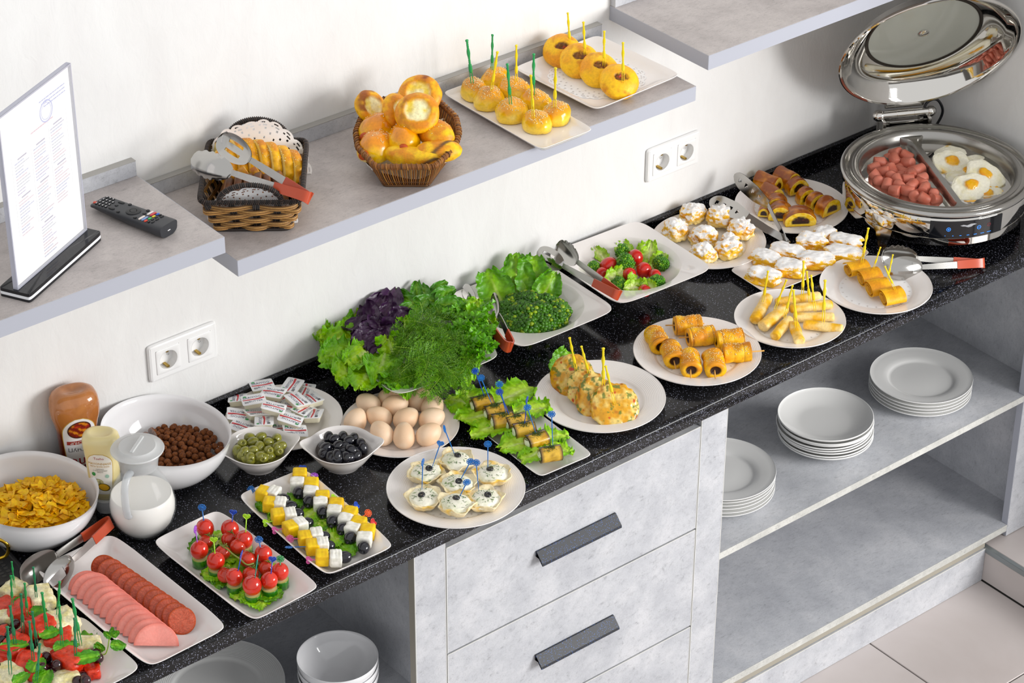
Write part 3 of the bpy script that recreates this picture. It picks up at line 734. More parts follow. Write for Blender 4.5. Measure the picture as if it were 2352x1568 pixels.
def label_patch(levels, outline, off, mat_, parent, name, colr, inset=1.0, m=10):
    """patch over the -y face; outline(z01)->(xl,xr)"""
    rows = []; cs = []
    zs = outline['z']; n = len(zs)
    for z, xl, xr in zip(zs, outline['l'], outline['r']):
        x = np.linspace(xl, xr, m); rows.append(on_bottle(levels, x, np.full(m, z), off))
    return ob(name, G().add((np.concatenate(rows), quads(n, m)), colr), mat_, parent)
def bottle_text(levels, s, size, x, z, off, colr, parent, flip=False, name='lettering', tilt=0.0):
    V, F = text_mesh(s, size); 
    if flip: V[:, :2] *= -1
    xx = V[:, 0] * math.cos(tilt) - V[:, 1] * math.sin(tilt); zz = V[:, 0] * math.sin(tilt) + V[:, 1] * math.cos(tilt)
    return ob(name, G().add((on_bottle(levels, xx + x, zz + z, off), F), colr), PRINT, parent, smooth=False)
# ketchup
kc = at(188, 1100, 0)
KL = [(.02, .018, .014), (.03, .030, .022), (.05, .036, .027), (.085, .036, .027), (.115, .0375, .028), (.135, .041, .031), (.152, .0455, .034), (.170, .0465, .035), (.186, .044, .033), (.196, .039, .029), (.2005, .032, .024), (.2025, .025, .018), (.2005, .018, .012), (.1975, .006, .005)]
KET = mat('ketchup_bottle', 'a8572a', .12, Coat_Weight=.4)
mp = coords(KET); nk = noise(KET, mp, 26, 3, .6, .8); sx = nd(KET, 'SeparateXYZ'); lk(KET, mp, 'Vector', sx, 'Vector')
rk = ramp(KET, sx, 'Z', [(.05, '5a1f0c'), (.118, '6e2a10'), (.132, 'a9652f'), (.19, 'bd7b45')]); rn = ramp(KET, nk, 'Fac', [(.3, (.72, .66, .6)), (.6, (1, 1, 1))])
mk_ = mixn(KET, rk.outputs[0], rn.outputs[0], mode='MULTIPLY', f=.8); lk(KET, mk_, 2, P(KET), 'Base Color')
vK = nz(np.array([*(-GF[:2])])); KR = math.radians(-40 + 22)
kb = bottle('ketchup_bottle', 'upturned red-brown ketchup bottle with white label', kc, KR, KL, KET, [(0, .019, .019), (.001, .021, .021), (.022, .021, .021), (.0235, .019, .019)], mat('ketchup_cap', '3a1710', .35))
zz = np.linspace(.028, .158, 27); hw = np.where(zz > .125, .030 * np.sqrt(np.maximum(.02, 1 - ((zz - .125) / .034) ** 2)), .0245 + .0055 * sm(.03, .125, zz))
lb = label_patch(KL, dict(z=zz, l=-hw - .0012, r=hw + .0012), .0004, PRINT, kb, 'label_border', hx('c9a24a'))
lb = label_patch(KL, dict(z=zz[0] + (zz - zz[0]) * .985 + .001, l=-hw, r=hw), .0008, PRINT, kb, 'label', hx('ecebec'))
def label_disc(levels, cx, cz, rx, rz, off, fcol, parent, name, tilt=0.0, nr=9, na=28):
    r, a = np.meshgrid(np.linspace(0, 1, nr), np.linspace(0, 2 * math.pi, na, endpoint=False), indexing='ij'); r = r.ravel(); a = a.ravel()
    ex = r * np.cos(a) * rx; ez = r * np.sin(a) * rz; x = cx + ex * math.cos(tilt) - ez * math.sin(tilt); z = cz + ex * math.sin(tilt) + ez * math.cos(tilt)
    V = on_bottle(levels, x, z, off); return ob(name, G().add((V, quads(nr, na, False, True)), fcol(np.column_stack([ex / rx, ez / rz]))), PRINT, parent)
def dishcol(e):
    n = fbm(np.column_stack([e * 4.5, np.zeros(len(e))]), 2, 5); st = np.sin(e[:, 0] * 9 + e[:, 1] * 6)
    c = mixc(hx('7a1f12'), hx('e08a1e'), sm(.0, .5, n + .4 * st)); c = mixc(c, hx('c92f1c'), sm(.2, .6, -n)); return mixc(c, hx('2a1512'), sm(.86, .93, np.hypot(e[:, 0], e[:, 1])))
label_disc(KL, .0, .132, .0225, .0195, .0012, dishcol, lb, 'food_picture', .3, 12, 40)
V = on_bottle(KL, np.tile(np.linspace(-.0245, .0245, 8), 2), np.repeat([.0985, .1065], 8), .0011); ob('red_band', G().add((V, quads(2, 8)), hx('a3362c')), PRINT, lb)
bottle_text(KL, 'KETCHUP', .0085, 0, .1025, .0014, hx('f0e6e0'), lb, True); bottle_text(KL, 'КЕТЧУП', .012, 0, .088, .0012, hx('3a3436'), lb, True)
bottle_text(KL, 'oho', .030, 0, .0585, .0012, hx('b3262c'), lb, True)
# mayonnaise
mc = at(247, 1166, 0)
ML = [(.028, .017, .015), (.034, .024, .019), (.05, .0285, .022), (.085, .0295, .0235), (.12, .031, .025), (.142, .0335, .0265), (.155, .034, .027), (.164, .032, .0255), (.169, .027, .021), (.1705, .0225, .0165), (.1685, .0185, .013), (.166, .006, .005)]
mb = bottle('mayonnaise_bottle', 'upturned pale yellow mayonnaise bottle standing on its cap', mc, math.radians(-40 - 4), ML, mat('mayonnaise_bottle', 'efdfa4', .25, Coat_Weight=.3), [(0, .018, .018), (.001, .020, .020), (.012, .0205, .0205), (.0125, .0225, .0225), (.027, .0225, .0225), (.0285, .020, .020)], mat('mayonnaise_cap', 'dfe1e4', .3, Alpha=.9))
zz = np.linspace(.046, .138, 22); hw = np.where(zz > .118, .0225 * np.sqrt(np.maximum(.06, 1 - ((zz - .118) / .0212) ** 2)), .0185 + .004 * sm(.05, .118, zz))
label_patch(ML, dict(z=zz, l=-hw - .0008, r=hw + .0008), .0004, PRINT, mb, 'label_border', hx('d8b64a'))
lb = label_patch(ML, dict(z=zz[0] + (zz - zz[0]) * .985 + .0007, l=-hw, r=hw), .0008, PRINT, mb, 'label', hx('f5f1e6'))
bottle_text(ML, 'Tosho', .0075, 0, .1285, .0012, hx('b3303a'), lb); bottle_text(ML, 'MAYONNAISE', .0068, 0, .1165, .0012, hx('c79a2e'), lb); bottle_text(ML, 'WITH QUAIL EGGS', .0042, 0, .1105, .0012, hx('c79a2e'), lb)
for k in range(3): bottle_text(ML, ('МАЙОНЕЗ', 'С ПЕРЕПЕЛИНЫМ', 'ЯЙЦОМ')[k], .0030, 0, .1045 - k * .0034, .0012, hx('5a5348'), lb)
label_disc(ML, -.0125, .093, .0036, .0042, .0012, lambda e: np.tile(hx('3a9a52'), (len(e), 1)), lb, 'green_badge')
label_disc(ML, .012, .089, .0036, .0042, .0012, lambda e: np.tile(hx('a9cdb8'), (len(e), 1)), lb, 'pale_badge')
label_disc(ML, -.006, .074, .0105, .0085, .0012, lambda e: mixc(hx('8a8350'), hx('d8cf9a'), sm(-.2, .4, fbm(np.column_stack([e * 3, e[:, :1]]), 2, 3))), lb, 'quail_egg_picture')
label_disc(ML, .004, .064, .0115, .0085, .0014, lambda e: mixc(hx('e8b020'), hx('5a4e22'), sm(.75, .9, np.hypot(*e.T))), lb, 'egg_picture', -.3)
# milk jug
jc = at(332, 1213, 0)
jg = thing('milk_jug', 'round clear glass milk jug with frosted plastic lid', 'jug', T((jc[0], jc[1], 0), math.radians(36)))
JP = [(.0, .003), (.030, .001), (.036, .0), (.044, .008), (.054, .022), (.0605, .042), (.0615, .058), (.058, .078), (.050, .098), (.040, .116), (.0345, .128), (.0335, .138), (.0365, .152), (.041, .166), (.043, .174)]
n = 64; c2 = circ(n)
def jr(r, z, k=0):
    lip = np.exp(-((np.mod(np.arange(n) / n * 2 * math.pi + math.pi, 2 * math.pi) - math.pi) / .45) ** 2) * k
    return np.column_stack([c2 * r * (1 + .34 * lip)[:, None], z + .012 * lip])
ob('glass_body', loft([jr(r, z, sm(.15, .175, np.array([z]))[0]) for r, z in JP] + [jr(.0418, .1755, 1)] + [jr(r - .0022, z + .0005, sm(.15, .175, np.array([z]))[0]) for r, z in JP[:0:-1]], True, True), GLASS, jg, sharp=70)
ob('handle', tube(spline([(-.0375, 0, .150), (-.052, 0, .150), (-.066, 0, .138), (-.070, 0, .118), (-.069, 0, .095), (-.066, 0, .076), (-.0615, 0, .070)], 6), [.0058] * 37, 12, 1.25), mat('glass_handle', 'd9dee2', .03, Alpha=.46), jg)
ld = ob('lid', lathe([(0, .176), (.040, .1765), (.0475, .175), (.0485, .177), (.0475, .1788), (.036, .180), (.033, .184), (0, .185)], 64), FROST, jg, sharp=50)
ob('lid_grip', box(-.026, .026, -.0035, .0035, .1848, .1885, .001), FROST, ld, smooth=False)
ob('lid_collar', lathe([(.0345, .140), (.0355, .150), (.0385, .1745), (.036, .1745), (.033, .150), (.0325, .140)], 48), mat('lid_collar_plastic', 'e3e5e6', .3, Alpha=.35), ld)
mi = [(max(0, r - .0026), z + .0012) for r, z in JP[:8]]
single('milk', lathe(mi + [(.0542, .0805), (.053, .0797), (0, .0795)], 64), MILK, 'white milk filling the round glass jug', 'milk', T((jc[0], jc[1], 0), 0))

# ------------------------------------------------------------------ chafing dish
def klathe(p, n=128): return lathe([(r * KS, z) for r, z in p], n)
cz_ = .118; cc = at(2152, 384, cz_); KS = 1.02; fd = nz(math.cos(math.radians(12)) * -GF + math.sin(math.radians(12)) * GR)
ch_rot = math.atan2(fd[1], fd[0]) + math.pi / 2      # local -y faces the guests
CHM = T((cc[0], cc[1], 0), ch_rot)
chd = thing('chafing_dish', 'round polished steel chafing dish with open domed lid', 'chafing dish', CHM)
ob('body', klathe([(0, .034), (.192, .033), (.1935, .036), (.1965, .0365), (.1965, .052), (.1945, .0525), (.1985, .056), (.2005, .075), (.2005, .098), (.198, .104), (.190, .104), (.186, .09), (0, .085)], 128), STEEL_M, chd, sharp=40)
ob('flange', klathe([(.190, .104), (.2035, .105), (.2065, .110), (.2065, .1135), (.204, .1175), (.199, .1190), (.1945, .117), (.190, .1125), (.183, .1115), (.180, .113), (.179, .108)], 128), STEEL, chd, sharp=60)
PR = .164
rim_p = [(.181, .1125), (.181, .1165), (.178, .1185), (.173, .1185), (.1685, .1165), (PR, .110), (.161, .095), (.154, .062), (.144, .056), (0, .055)]
pn = ob('food_pan', klathe(rim_p, 128), STEEL_B, chd, sharp=50)
# divider along the dish front-to-back
dv = []
for y in np.linspace(-.164, .164, 33):
    e = abs(y) / .164; w = .0075 + .020 * max(0, (e - .86) / .14) ** 2; tp = .1095 - .002 * (1 - e)
    dv.append(np.array([(-w - .006, y, .056), (-w - .002, y, .09), (-w, y, tp - .0025), (-w + .002, y, tp), (w - .002, y, tp), (w, y, tp - .0025), (w + .002, y, .09), (w + .006, y, .056)]))
PANROT = math.radians(0)
ob('divider', loft([r @ T((0, 0, 0), PANROT)[:3, :3].T for r in dv]), STEEL_B, pn, sharp=50)
for a in (-52, 52, 128, -128):
    ca, sa = math.cos(math.radians(a - 90)), math.sin(math.radians(a - 90)); lg = np.array([(-.021, .054), (-.017, .030), (-.007, .0), (.007, .0), (.017, .030), (.021, .054)])
    o1 = np.column_stack([ca * .203 - sa * lg[:, 0], sa * .203 + ca * lg[:, 0], lg[:, 1]]); o2 = np.column_stack([ca * .195 - sa * lg[:, 0], sa * .195 + ca * lg[:, 0], lg[:, 1]])
    ob('leg', loft([o1, o2]), STEEL, chd, sharp=30)
# control panel on the curved front
def cyl(x, z, off=0.0, R=.2046): a = x / R; return np.column_stack([np.sin(a) * (R + off), -np.cos(a) * (R + off), z])
xs_ = np.linspace(-.083, .083, 24); PZ0, PZ1 = .0565, .098
g1 = np.concatenate([cyl(xs_, np.full(24, z), o_) for z, o_ in ((PZ0, 0), (PZ0, .0018), (PZ1, .0018), (PZ1, 0))])
cpnl = ob('control_panel', (g1, quads(4, 24)), BLACKG, chd, sharp=30)
LEDB = mat('blue_display_light', '2f7fe0', .4, Emission_Color=(.03, .22, .9, 1), Emission_Strength=1.2)
def ring_on(cx, cz, r, w, m_, a0=0, a1=360):
    aa = np.radians(np.linspace(a0, a1, 28)); V = np.concatenate([cyl(cx + q * np.cos(aa), cz + q * np.sin(aa), .0021) for q in (r - w, r + w)]); return V, quads(2, 28)
def bar_on(x0, x1, z0, z1): x = np.linspace(x0, x1, 4); return np.concatenate([cyl(x, np.full(4, z), .0021) for z in (z0, z1)]), quads(2, 4)
gi = G().add(ring_on(-.043, .0795, .0042, .0005, 0)).add(bar_on(-.0455, -.0405, .0790, .0800)).add(bar_on(-.0435, -.0425, .077, .082))
gi.add(ring_on(.024, .0795, .0042, .0005, 0)).add(bar_on(.0215, .0265, .0790, .0800))
for k in range(7): gi.add(bar_on(-.050 + k * .0158, -.050 + k * .0158 + .0015 + .0014 * k, .0632, .0644))
ob('display_icons', gi, LEDB, cpnl)
ob('power_icon', G().add(ring_on(.048, .0815, .0038, .0005, 0, 125, 415)).add(bar_on(.0475, .0485, .082, .0865)), mat('dim_red_icon', '7a2430', .4), cpnl)
wing = [(-.019, .0905), (-.012, .0925), (-.004, .0905), (.0, .092), (.004, .0935), (.012, .0935), (.018, .0915), (.010, .0895), (.006, .0865), (-.001, .0855), (-.008, .0880), (-.014, .0885)]
wv = cyl(np.array([w[0] for w in wing]) , np.array([w[1] - .0025 for w in wing]), .0022)
ob('emblem', (wv, [np.arange(len(wv))[None, :]]), mat('worn_silver_emblem', 'b9bdc2', .4, .6), cpnl, smooth=False)
# hinge and lid
HY, HZ = .2190, .140
hg = ob('hinge_bracket', G().add(box(-.058, -.050, .195, .236, .088, .1345, .001)).add(box(.050, .058, .195, .236, .088, .1345, .001)).add(box(-.058, .058, .2165, .230, .085, .122, .001)).add(box(-.045, -.035, .2130, .226, .110, .133, .001)).add(box(.035, .045, .2130, .226, .110, .133, .001)), STEEL, chd, smooth=False)
V, F = lathe([(0, -.075), (.008, -.073), (.0125, -.067), (.0135, -.060), (.0125, -.0545), (.0100, -.054), (.0100, -.0205), (.0105, -.020), (.0105, .020), (.0100, .0205), (.0100, .054), (.0125, .0545), (.0135, .060), (.0125, .067), (.008, .073), (0, .075)], 32)
ob('hinge_barrel', (np.column_stack([V[:, 2], V[:, 0] + HY, V[:, 1] + HZ]), F), STEEL_M, hg, sharp=40)
th = math.radians(60)
# lid built closed about the hinge, then swung open
def lidring(prof, nn=128):
    V, F = lathe(prof, nn); V[:, :2] *= .983; V = V + np.array([0, -.2215, 0]); return V
LM = np.eye(4); LM[:3, 3] = (0, HY, HZ + .014); LM = LM @ R3((1, 0, 0), -th)
shell = [(.131, .055), (.135, .0535), (.160, .044), (.184, .026), (.195, .009), (.2045, .0035), (.2065, .000), (.2065, -.0035), (.204, -.005), (.1995, -.0035), (.198, .002), (.1925, .006), (.1815, .0235), (.158, .0405), (.133, .0495), (.129, .0500), (.1285, .054), (.131, .055)]
V, F = lathe(shell, 128); V[:, :2] *= .983
lid = ob('lid', (V + np.array([0, -.2215, 0]), F), STEEL_M, chd, LM, sharp=50)
ob('glass_window', (lidring([(0, .0500), (.1300, .0505), (.1300, .0535), (0, .0535)]), lathe([(0, 0)] * 4, 128)[1]), GLASS_T, lid, sharp=40)
ob('window_gasket', (lidring([(.126, .0492), (.1305, .0478), (.1345, .0486), (.1310, .0500)], 96), lathe([(0, 0)] * 4, 96)[1][:1]), mat('gasket', '3b352f', .3, .8), lid)
ob('window_rosette', (lidring([(0, .047), (.010, .0475), (.0125, .0485), (.012, .0498), (0, .0499)], 24), lathe([(0, 0)] * 5, 24)[1]), STEEL_M, lid, sharp=30)
for sx_ in (-.03, .03):
    V, F = lathe([(0, 0), (.004, .0005), (.0052, .003), (0, .003)], 20); V = V @ R3((1, 0, 0), math.radians(-40))[:3, :3].T
    ob('lid_screw', (V + np.array([sx_, -.2215 + .180, .0205]), F), STEEL, lid)
ob('lid_strap', box(-.046, .046, -.030, .004, .004, .012, .001), STEEL, lid, smooth=False)
# power cord behind
k0 = CHM @ np.array([.02, .20, .05, 1])
cordp = spline([CHM[:3, 3] + CHM[:3, :3] @ np.array(q) for q in ((.03, .197, .045), (.05, .222, .06), (.085, .228, .10), (.094, .226, .135), (.075, .224, .165), (.05, .222, .155), (.048, .226, .10), (.05, .222, .02), (.03, .222, .006), (-.06, .21, .005))], 8)
ob('power_cord', tube((cordp - CHM[:3, 3]) @ CHM[:3, :3], .0032, 8), BLACKP, chd)
# ------------------------------------------------------------------ doilies
def doily_geo(R, n=144, sc=24, wave=0.0, curve=None):
    rr = [0.0, .30, .55, .66, .70, .74, .78, .82, .86, .885, .915, .94, .965, 1.0]
    a = np.arange(n) * 2 * math.pi / n; V = []
    for k, r in enumerate(rr):
        s = np.abs(np.sin(a * sc / 2)); q = r if k < 10 else r * (1 - .045 * (1 - s ** .7) * (k - 9) / 4)
        V.append(np.column_stack([np.cos(a) * q * R, np.sin(a) * q * R, np.zeros(n)]))
    V = np.concatenate(V); F = quads(len(rr), n, False, True); per = n // sc
    keep = np.ones(len(F), bool); ri = np.arange(len(F)) // n; ai = np.arange(len(F)) % n
    keep &= ~((ri == 3) & (ai % 6 == 1)); keep &= ~((ri == 5) & (ai % 6 == 4)); keep &= ~((ri == 7) & (ai % 6 == 1))
    keep &= ~((ri == 9) & (ai % per != 0) & (ai % per != per - 1) & ((ai % per) % 3 != 0)); keep &= ~((ri == 11) & (ai % per > 1) & (ai % per < per - 2))
    F = F[keep][:, ::-1]
    if curve is not None: V = curve(V)
    # give the sheet a real thickness
    m = len(V); nrm = np.zeros_like(V); nrm[:, 2] = .00025
    return np.concatenate([V + nrm, V]), [F, F[:, ::-1] + m]
def doily(label, p, R, rot=0.0, curve=None, M=None):
    return single('paper_doily', doily_geo(R, curve=curve), DOILY, label, 'doily', T(p, rot) if M is None else M)
def on_well(Rp, well=.64, h=.019):
    def f(V):
        r = np.hypot(V[:, 0], V[:, 1]); V = V.copy(); w = well * Rp; V[:, 2] += np.where(r > w, (r - w) / (Rp - w) * (h - .0055) + .0002, 0) + .0003 * sm(.3 * Rp, w, r); return V
    return f
def pc(k, z=PW): p = EC[k][0]; return np.array([p[0], p[1], z])
for k, lab, rf in (('tart', 'lacy white doily under the tartlets', .84), ('rolls', 'lacy white doily under the sesame pastry rolls', .86), ('spring', 'lacy white doily under the fried filo rolls', .86),
                   ('pancake', 'lacy white doily under the folded pancakes', .88), ('puff', 'lacy white doily under the sugared cream puffs', .84), ('choco', 'lacy white doily under the chocolate strudel', .84)):
    doily(lab, pc(k, .0053), EC[k][1] * rf, RND.random(), on_well(EC[k][1]))
doily('lacy white doily under the stuffed round buns', (.394, -.152, ZS + .0053), .098, .2)

# ------------------------------------------------------------------ cocktail picks
def fork_geo(L):
    """two-tined bead-stemmed pick, tip at z=0, knob at z=L"""
    g = G(); s = L / .092
    prof = [(0, .092), (.0019, .0912), (.0024, .0895), (.0019, .0878), (.0013, .087), (.0018, .0855), (.0012, .0838), (.0018, .082), (.0013, .0805), (.0017, .079), (.0014, .077), (.0023, .071), (.0024, .067), (.0016, .060), (.0013, .056), (.0017, .0545), (.0013, .053),
            (.0017, .0515), (.0013, .050), (.0022, .047), (.0026, .042), (.0026, .037), (.0022, .0335), (.0013, .0325), (0, .032)]
    V, F = lathe([(q * 1.22, w) for q, w in prof[::-1]], 10); V[:, 1] *= .62; g.add((V * s, F))
    for sx in (-1, 1):
        g.add(tube(np.array([(sx * .0016, 0, .034), (sx * .0019, 0, .018), (sx * .0016, 0, .001)]) * s, [.0009 * s, .0008 * s, .0003 * s], 6))
    return g
def flower_head(g, z, r=.0072):
    for k in range(8):
        a = k * math.pi / 4; g.add(tube(np.array([[r * .62 * math.cos(a) + r * .36 * math.cos(t), .0, z + r * .62 * math.sin(a) + r * .36 * math.sin(t)] for t in np.linspace(0, 2 * math.pi, 11)]), .0008, 5))
    V, F = lathe([(0, -.0009), (r * .34, -.0009), (r * .34, .0009), (0, .0009)], 14); g.add((np.column_stack([V[:, 0], V[:, 2], V[:, 1] + z]), F))
def heart_head(g, z, r=.0068, solid=True):
    t = np.linspace(0, 2 * math.pi, 28, endpoint=False); x = 16 * np.sin(t) ** 3; y = 13 * np.cos(t) - 5 * np.cos(2 * t) - 2 * np.cos(3 * t) - np.cos(4 * t)
    o = np.column_stack([x, y]) / 17 * r
    pth = np.column_stack([o[:, 0], np.zeros(28), z + o[:, 1]]); g.add(tube(np.vstack([pth, pth[:1]]), .0010, 6))
    if solid: g.add(loft([np.column_stack([o[:, 0] * .95, np.full(28, -.0004), z + o[:, 1] * .95]), np.column_stack([o[:, 0] * .95, np.full(28, .0004), z + o[:, 1] * .95])]))
def stick_geo(L, head):
    g = G(); g.add(tube(np.array([(0, 0, 0), (0, 0, L * .5), (0, 0, L)]), [.0004, .0010, .0012], 6))
    if head == 'flower': flower_head(g, L + .0062)
    elif head == 'heart': heart_head(g, L + .0058)
    elif head == 'edge':
        V0 = len(g.V); h = G(); flower_head(h, L + .0062)
        for V, F, C in zip(h.V, [None], h.C): pass
        M = R3((0, 0, 1), math.radians(78)); 
        for i in range(len(h.V)): h.V[i] = h.V[i] @ M[:3, :3].T
        g.V += h.V; g.F += [f + g.n for f in h.F]; g.C += h.C; g.n += h.n
    return g
_pk = {}
def pick(colr, kind, base, tip, label, group, depth=.010, face=0.0):
    """base/tip are points; the pick goes `depth` into the food"""
    base = np.asarray(base, float); tip = np.asarray(tip, float); ax = nz(tip - base); L = round((np.linalg.norm(tip - base) + depth) / .004) * .004
    Lb = L if kind == 'fork' else L - .0125
    k = (colr, kind, L)
    if k not in _pk:
        me = mesh('cocktail_pick', fork_geo(L) if kind == 'fork' else stick_geo(Lb, kind), True, 60); me.materials.append(PK[colr]); _pk[k] = me
    M = zframe(tip - ax * L, ax, nz(GR * math.cos(face) + GF * math.sin(face)))
    return tag(ob('cocktail_pick', _pk[k], None, None, M), label, 'cocktail pick', group)
def pickpx(colr, kind, z, bu, bv, tu, tv, label, group, depth=.010, lean=0.0):
    b = at(bu, bv, z); t = rise(b + GF * 0, tu, tv); return pick(colr, kind, b, t, label, group, depth, RND.uniform(-.4, .4))

# ------------------------------------------------------------------ serving tongs
def spoon_head(L, Wd, kind, depth=.008):
    """flat dish along +x from 0..L, width along z, concave towards +y"""
    nu, nv = 25, 17; s = np.linspace(0, 1, nu); t = np.linspace(-1, 1, nv); S, Tt = np.meshgrid(s, t, indexing='ij')
    w = Wd / 2 * np.sqrt(np.maximum(0, 1 - (2 * S - 1) ** 2)) ** .85 * (1 + .18 * (S - .5)); w = np.maximum(w, .0028 * (1 - S) + .0005)
    if kind == 'serrated': w = w * (1 + .045 * (S > .25) * np.sign(np.sin(S * 110)) * (np.abs(Tt) > .99))
    x = S * L; z = Tt * w; y = -depth * (1 - (Tt) ** 2) * np.sin(np.clip(S, 0, 1) * math.pi) ** .6
    V = np.stack([x.ravel(), y.ravel(), z.ravel()], 1); F = quads(nu, nv); ui = np.arange(len(F)) // (nv - 1); vi = np.arange(len(F)) % (nv - 1); keep = np.ones(len(F), bool)
    if kind == 'slotted': keep &= ~(((ui > 7) & (ui < 18)) & ((vi == 4) | (vi == 11) | (vi == 5) | (vi == 10)))
    if kind == 'fork':
        keep &= ~((ui > 9) & (vi > 4) & (vi < 11))
    F = F[keep]; m = len(V); V2 = V + np.array([0, .0011, 0])
    return np.concatenate([V, V2]), [F, F[:, ::-1] + m]
def tongs(label, bend, tipA, tipB, kA, kB, wdir=UP, head=.075, width=.013, hw=.042):
    bend, tipA, tipB = (np.asarray(q, float) for q in (bend, tipA, tipB))
    t = thing('serving_tongs', label, 'tongs', T(bend))
    mid = (tipA + tipB) / 2 - bend; md = nz(mid)
    w = nz(wdir - md * (wdir @ md)); side = np.cross(w, md)
    pr, st = G(), G(); HL = {}
    for nm, tip, kd in (('a', tipA, kA), ('b', tipB, kB)):
        d = tip - bend; L = np.linalg.norm(d); dn = nz(d); sg = 1 if (d @ side) > 0 else -1
        wl = nz(w - dn * (w @ dn)); out = np.cross(wl, dn) * (1 if np.cross(wl, dn) @ (side * sg) > 0 else -1)
        p = [md * .0 + side * 0, md * .0015 + side * sg * .0055, md * .010 + side * sg * .010 + dn * .002, dn * (L * .25) + out * .006, dn * (L * .50) + out * .003, dn * (L - head + .004)]
        p = spline(np.array(p), 6)
        k = int(len(p) * .62)
        def strip(q, wd, th=.0014):
            q = np.asarray(q); tg = np.gradient(q, axis=0); rings = []
            for i in range(len(q)):
                tt = nz(tg[i]); o = nz(np.cross(tt, wl)); ww = wd[i] / 2 if hasattr(wd, '__len__') else wd / 2
                rings.append(np.array([q[i] + wl * ww + o * th, q[i] - wl * ww + o * th, q[i] - wl * ww - o * th, q[i] + wl * ww - o * th]))
            return loft(rings)
        ob('handle_grip', strip(p[:k + 1], np.linspace(width * 1.15, width * .85, k + 1), .0017), RED_H, t, sharp=30)
        ob('steel_neck', strip(p[k:], np.linspace(width * .72, width * .5, len(p) - k), .0010), STEEL_B, t, sharp=30)
        M = np.eye(4); M[:3, 0] = dn; M[:3, 2] = wl; M[:3, 1] = -out if np.cross(wl, dn) @ out < 0 else np.cross(wl, dn)
        M[:3, 1] = -out; M[:3, 3] = dn * (L - head)
        ob({'fork': 'fork_head', 'slotted': 'slotted_spoon_head', 'serrated': 'serrated_spoon_head', 'spoon': 'spoon_head'}[kd], spoon_head(head, hw, kd), STEEL, t, M)
    return t
# ------------------------------------------------------------------ baked goods on the shelf
def sesame(surf, n, seed, mask, size=.0016, parent=None, M=None, name='sesame_seeds'):
    """seeds lying on surface points; surf=(V,N)"""
    V, N = surf; r = np.random.default_rng(seed); ok = np.where(mask)[0]
    if len(ok) == 0: return
    g = G(); oc = np.array([[1, 0, 0], [-1, 0, 0], [0, .6, 0], [0, -.6, 0], [0, 0, .45], [0, 0, -.45]]); OF = np.array([[0, 2, 4], [2, 1, 4], [1, 3, 4], [3, 0, 4], [2, 0, 5], [1, 2, 5], [3, 1, 5], [0, 3, 5]])
    for i in r.choice(ok, n):
        nn = nz(N[i]); a = r.uniform(0, 6.28); x = nz(np.cross(nn, [math.cos(a), math.sin(a), .3])); m = np.eye(3); m[:, 0] = x; m[:, 2] = nn; m[:, 1] = np.cross(nn, x)
        p = V[i] + r.normal(0, .0012, 3); p = p - nn * (nn @ (p - V[i])) + nn * .0003
        g.add(((oc * size * r.uniform(.8, 1.15)) @ m.T + p, OF), hx('f0dfae') * r.uniform(.85, 1.05))
    return ob(name, g, SOFT, parent, M, 'stuff')
def vnormals(V, F):
    f = F if not isinstance(F, list) else F[0]; n = np.cross(V[f[:, 1]] - V[f[:, 0]], V[f[:, 2]] - V[f[:, 0]]); N = np.zeros_like(V)
    for k in range(f.shape[1]): np.add.at(N, f[:, k], n)
    return N / np.maximum(np.linalg.norm(N, axis=1, keepdims=True), 1e-12)
def bun_geo(rx, ry, h, seed, c_side='f8d468', c_top='eaa334', c_dark='bf6f1e', lump=.10, flatb=.35, res=4, tear=True):
    V, F = ico(res); n = fbm(V * 1.6 + seed * 3.1, 3, seed); V = V * (1 + lump * n)[:, None]
    z = V[:, 2]; z = np.where(z < -flatb, -flatb - (z + flatb) * -.12, z); V = np.column_stack([V[:, 0] * rx, V[:, 1] * ry, (z + flatb) / (1 + flatb) * h])
    zt = V[:, 2] / h; m = fbm(V * 70 + seed, 3, seed + 5); m2 = fbm(V * 30 + seed, 2, seed + 9)
    c = mixc(hx(c_side), hx(c_top), sm(.35, .85, zt + .22 * m)); c = mixc(c, hx(c_dark), .8 * sm(.55, 1.1, zt * .7 + .55 * m2))
    if tear: c = mixc(c, hx('f3dc92'), sm(.25, .6, fbm(V * np.array([25, 25, 60]) + 7 * seed, 2, seed + 2)) * sm(.6, .3, zt))
    return V, F, c
zp = ZS + .0062
SB = [(1082, 204), (1130, 180), (1123, 228), (1181, 208), (1175, 257), (1231, 234), (1278, 264), (1233, 284)]
for i, (u, v) in enumerate(SB):
    p = at(u, v + 12, zp); big = [.032, .031, .036, .036, .036, .033, .034, .031][i]
    gc = i in (0, 1, 4, 5); t = thing('sesame_bun', 'small golden sesame bun holding a %s pick' % ('green' if gc else 'yellow'), 'bun', T((p[0], p[1], zp), RND.random() * 6), 'sesame mini buns with %s picks' % ('green' if gc else 'yellow'))
    g = bun_geo(big, big * .84, .036, 20 + i, lump=.16); ob('bun', g, GLAZED, t)
    N = vnormals(g[0], g[1]); sesame((g[0], N), 120, i, N[:, 2] > .70, parent=t, size=.0018)
gp = 'picks standing in the sesame buns'
for c, a in (('green', (1085, 194, 1072, 90)), ('green', (1130, 166, 1131, 78)), ('yellow', (1128, 212, 1143, 117)), ('yellow', (1186, 190, 1186, 102)), ('green', (1173, 242, 1165, 145)), ('green', (1225, 220, 1226, 122)), ('yellow', (1274, 250, 1276, 154)), ('yellow', (1225, 270, 1219, 171))):
    pickpx(c, 'fork', zp + .031, *a, ('translucent green' if c == 'green' else 'bright yellow') + ' bead-stemmed pick standing in a sesame bun', gp + (' (green)' if c == 'green' else ' (yellow)'), .014)
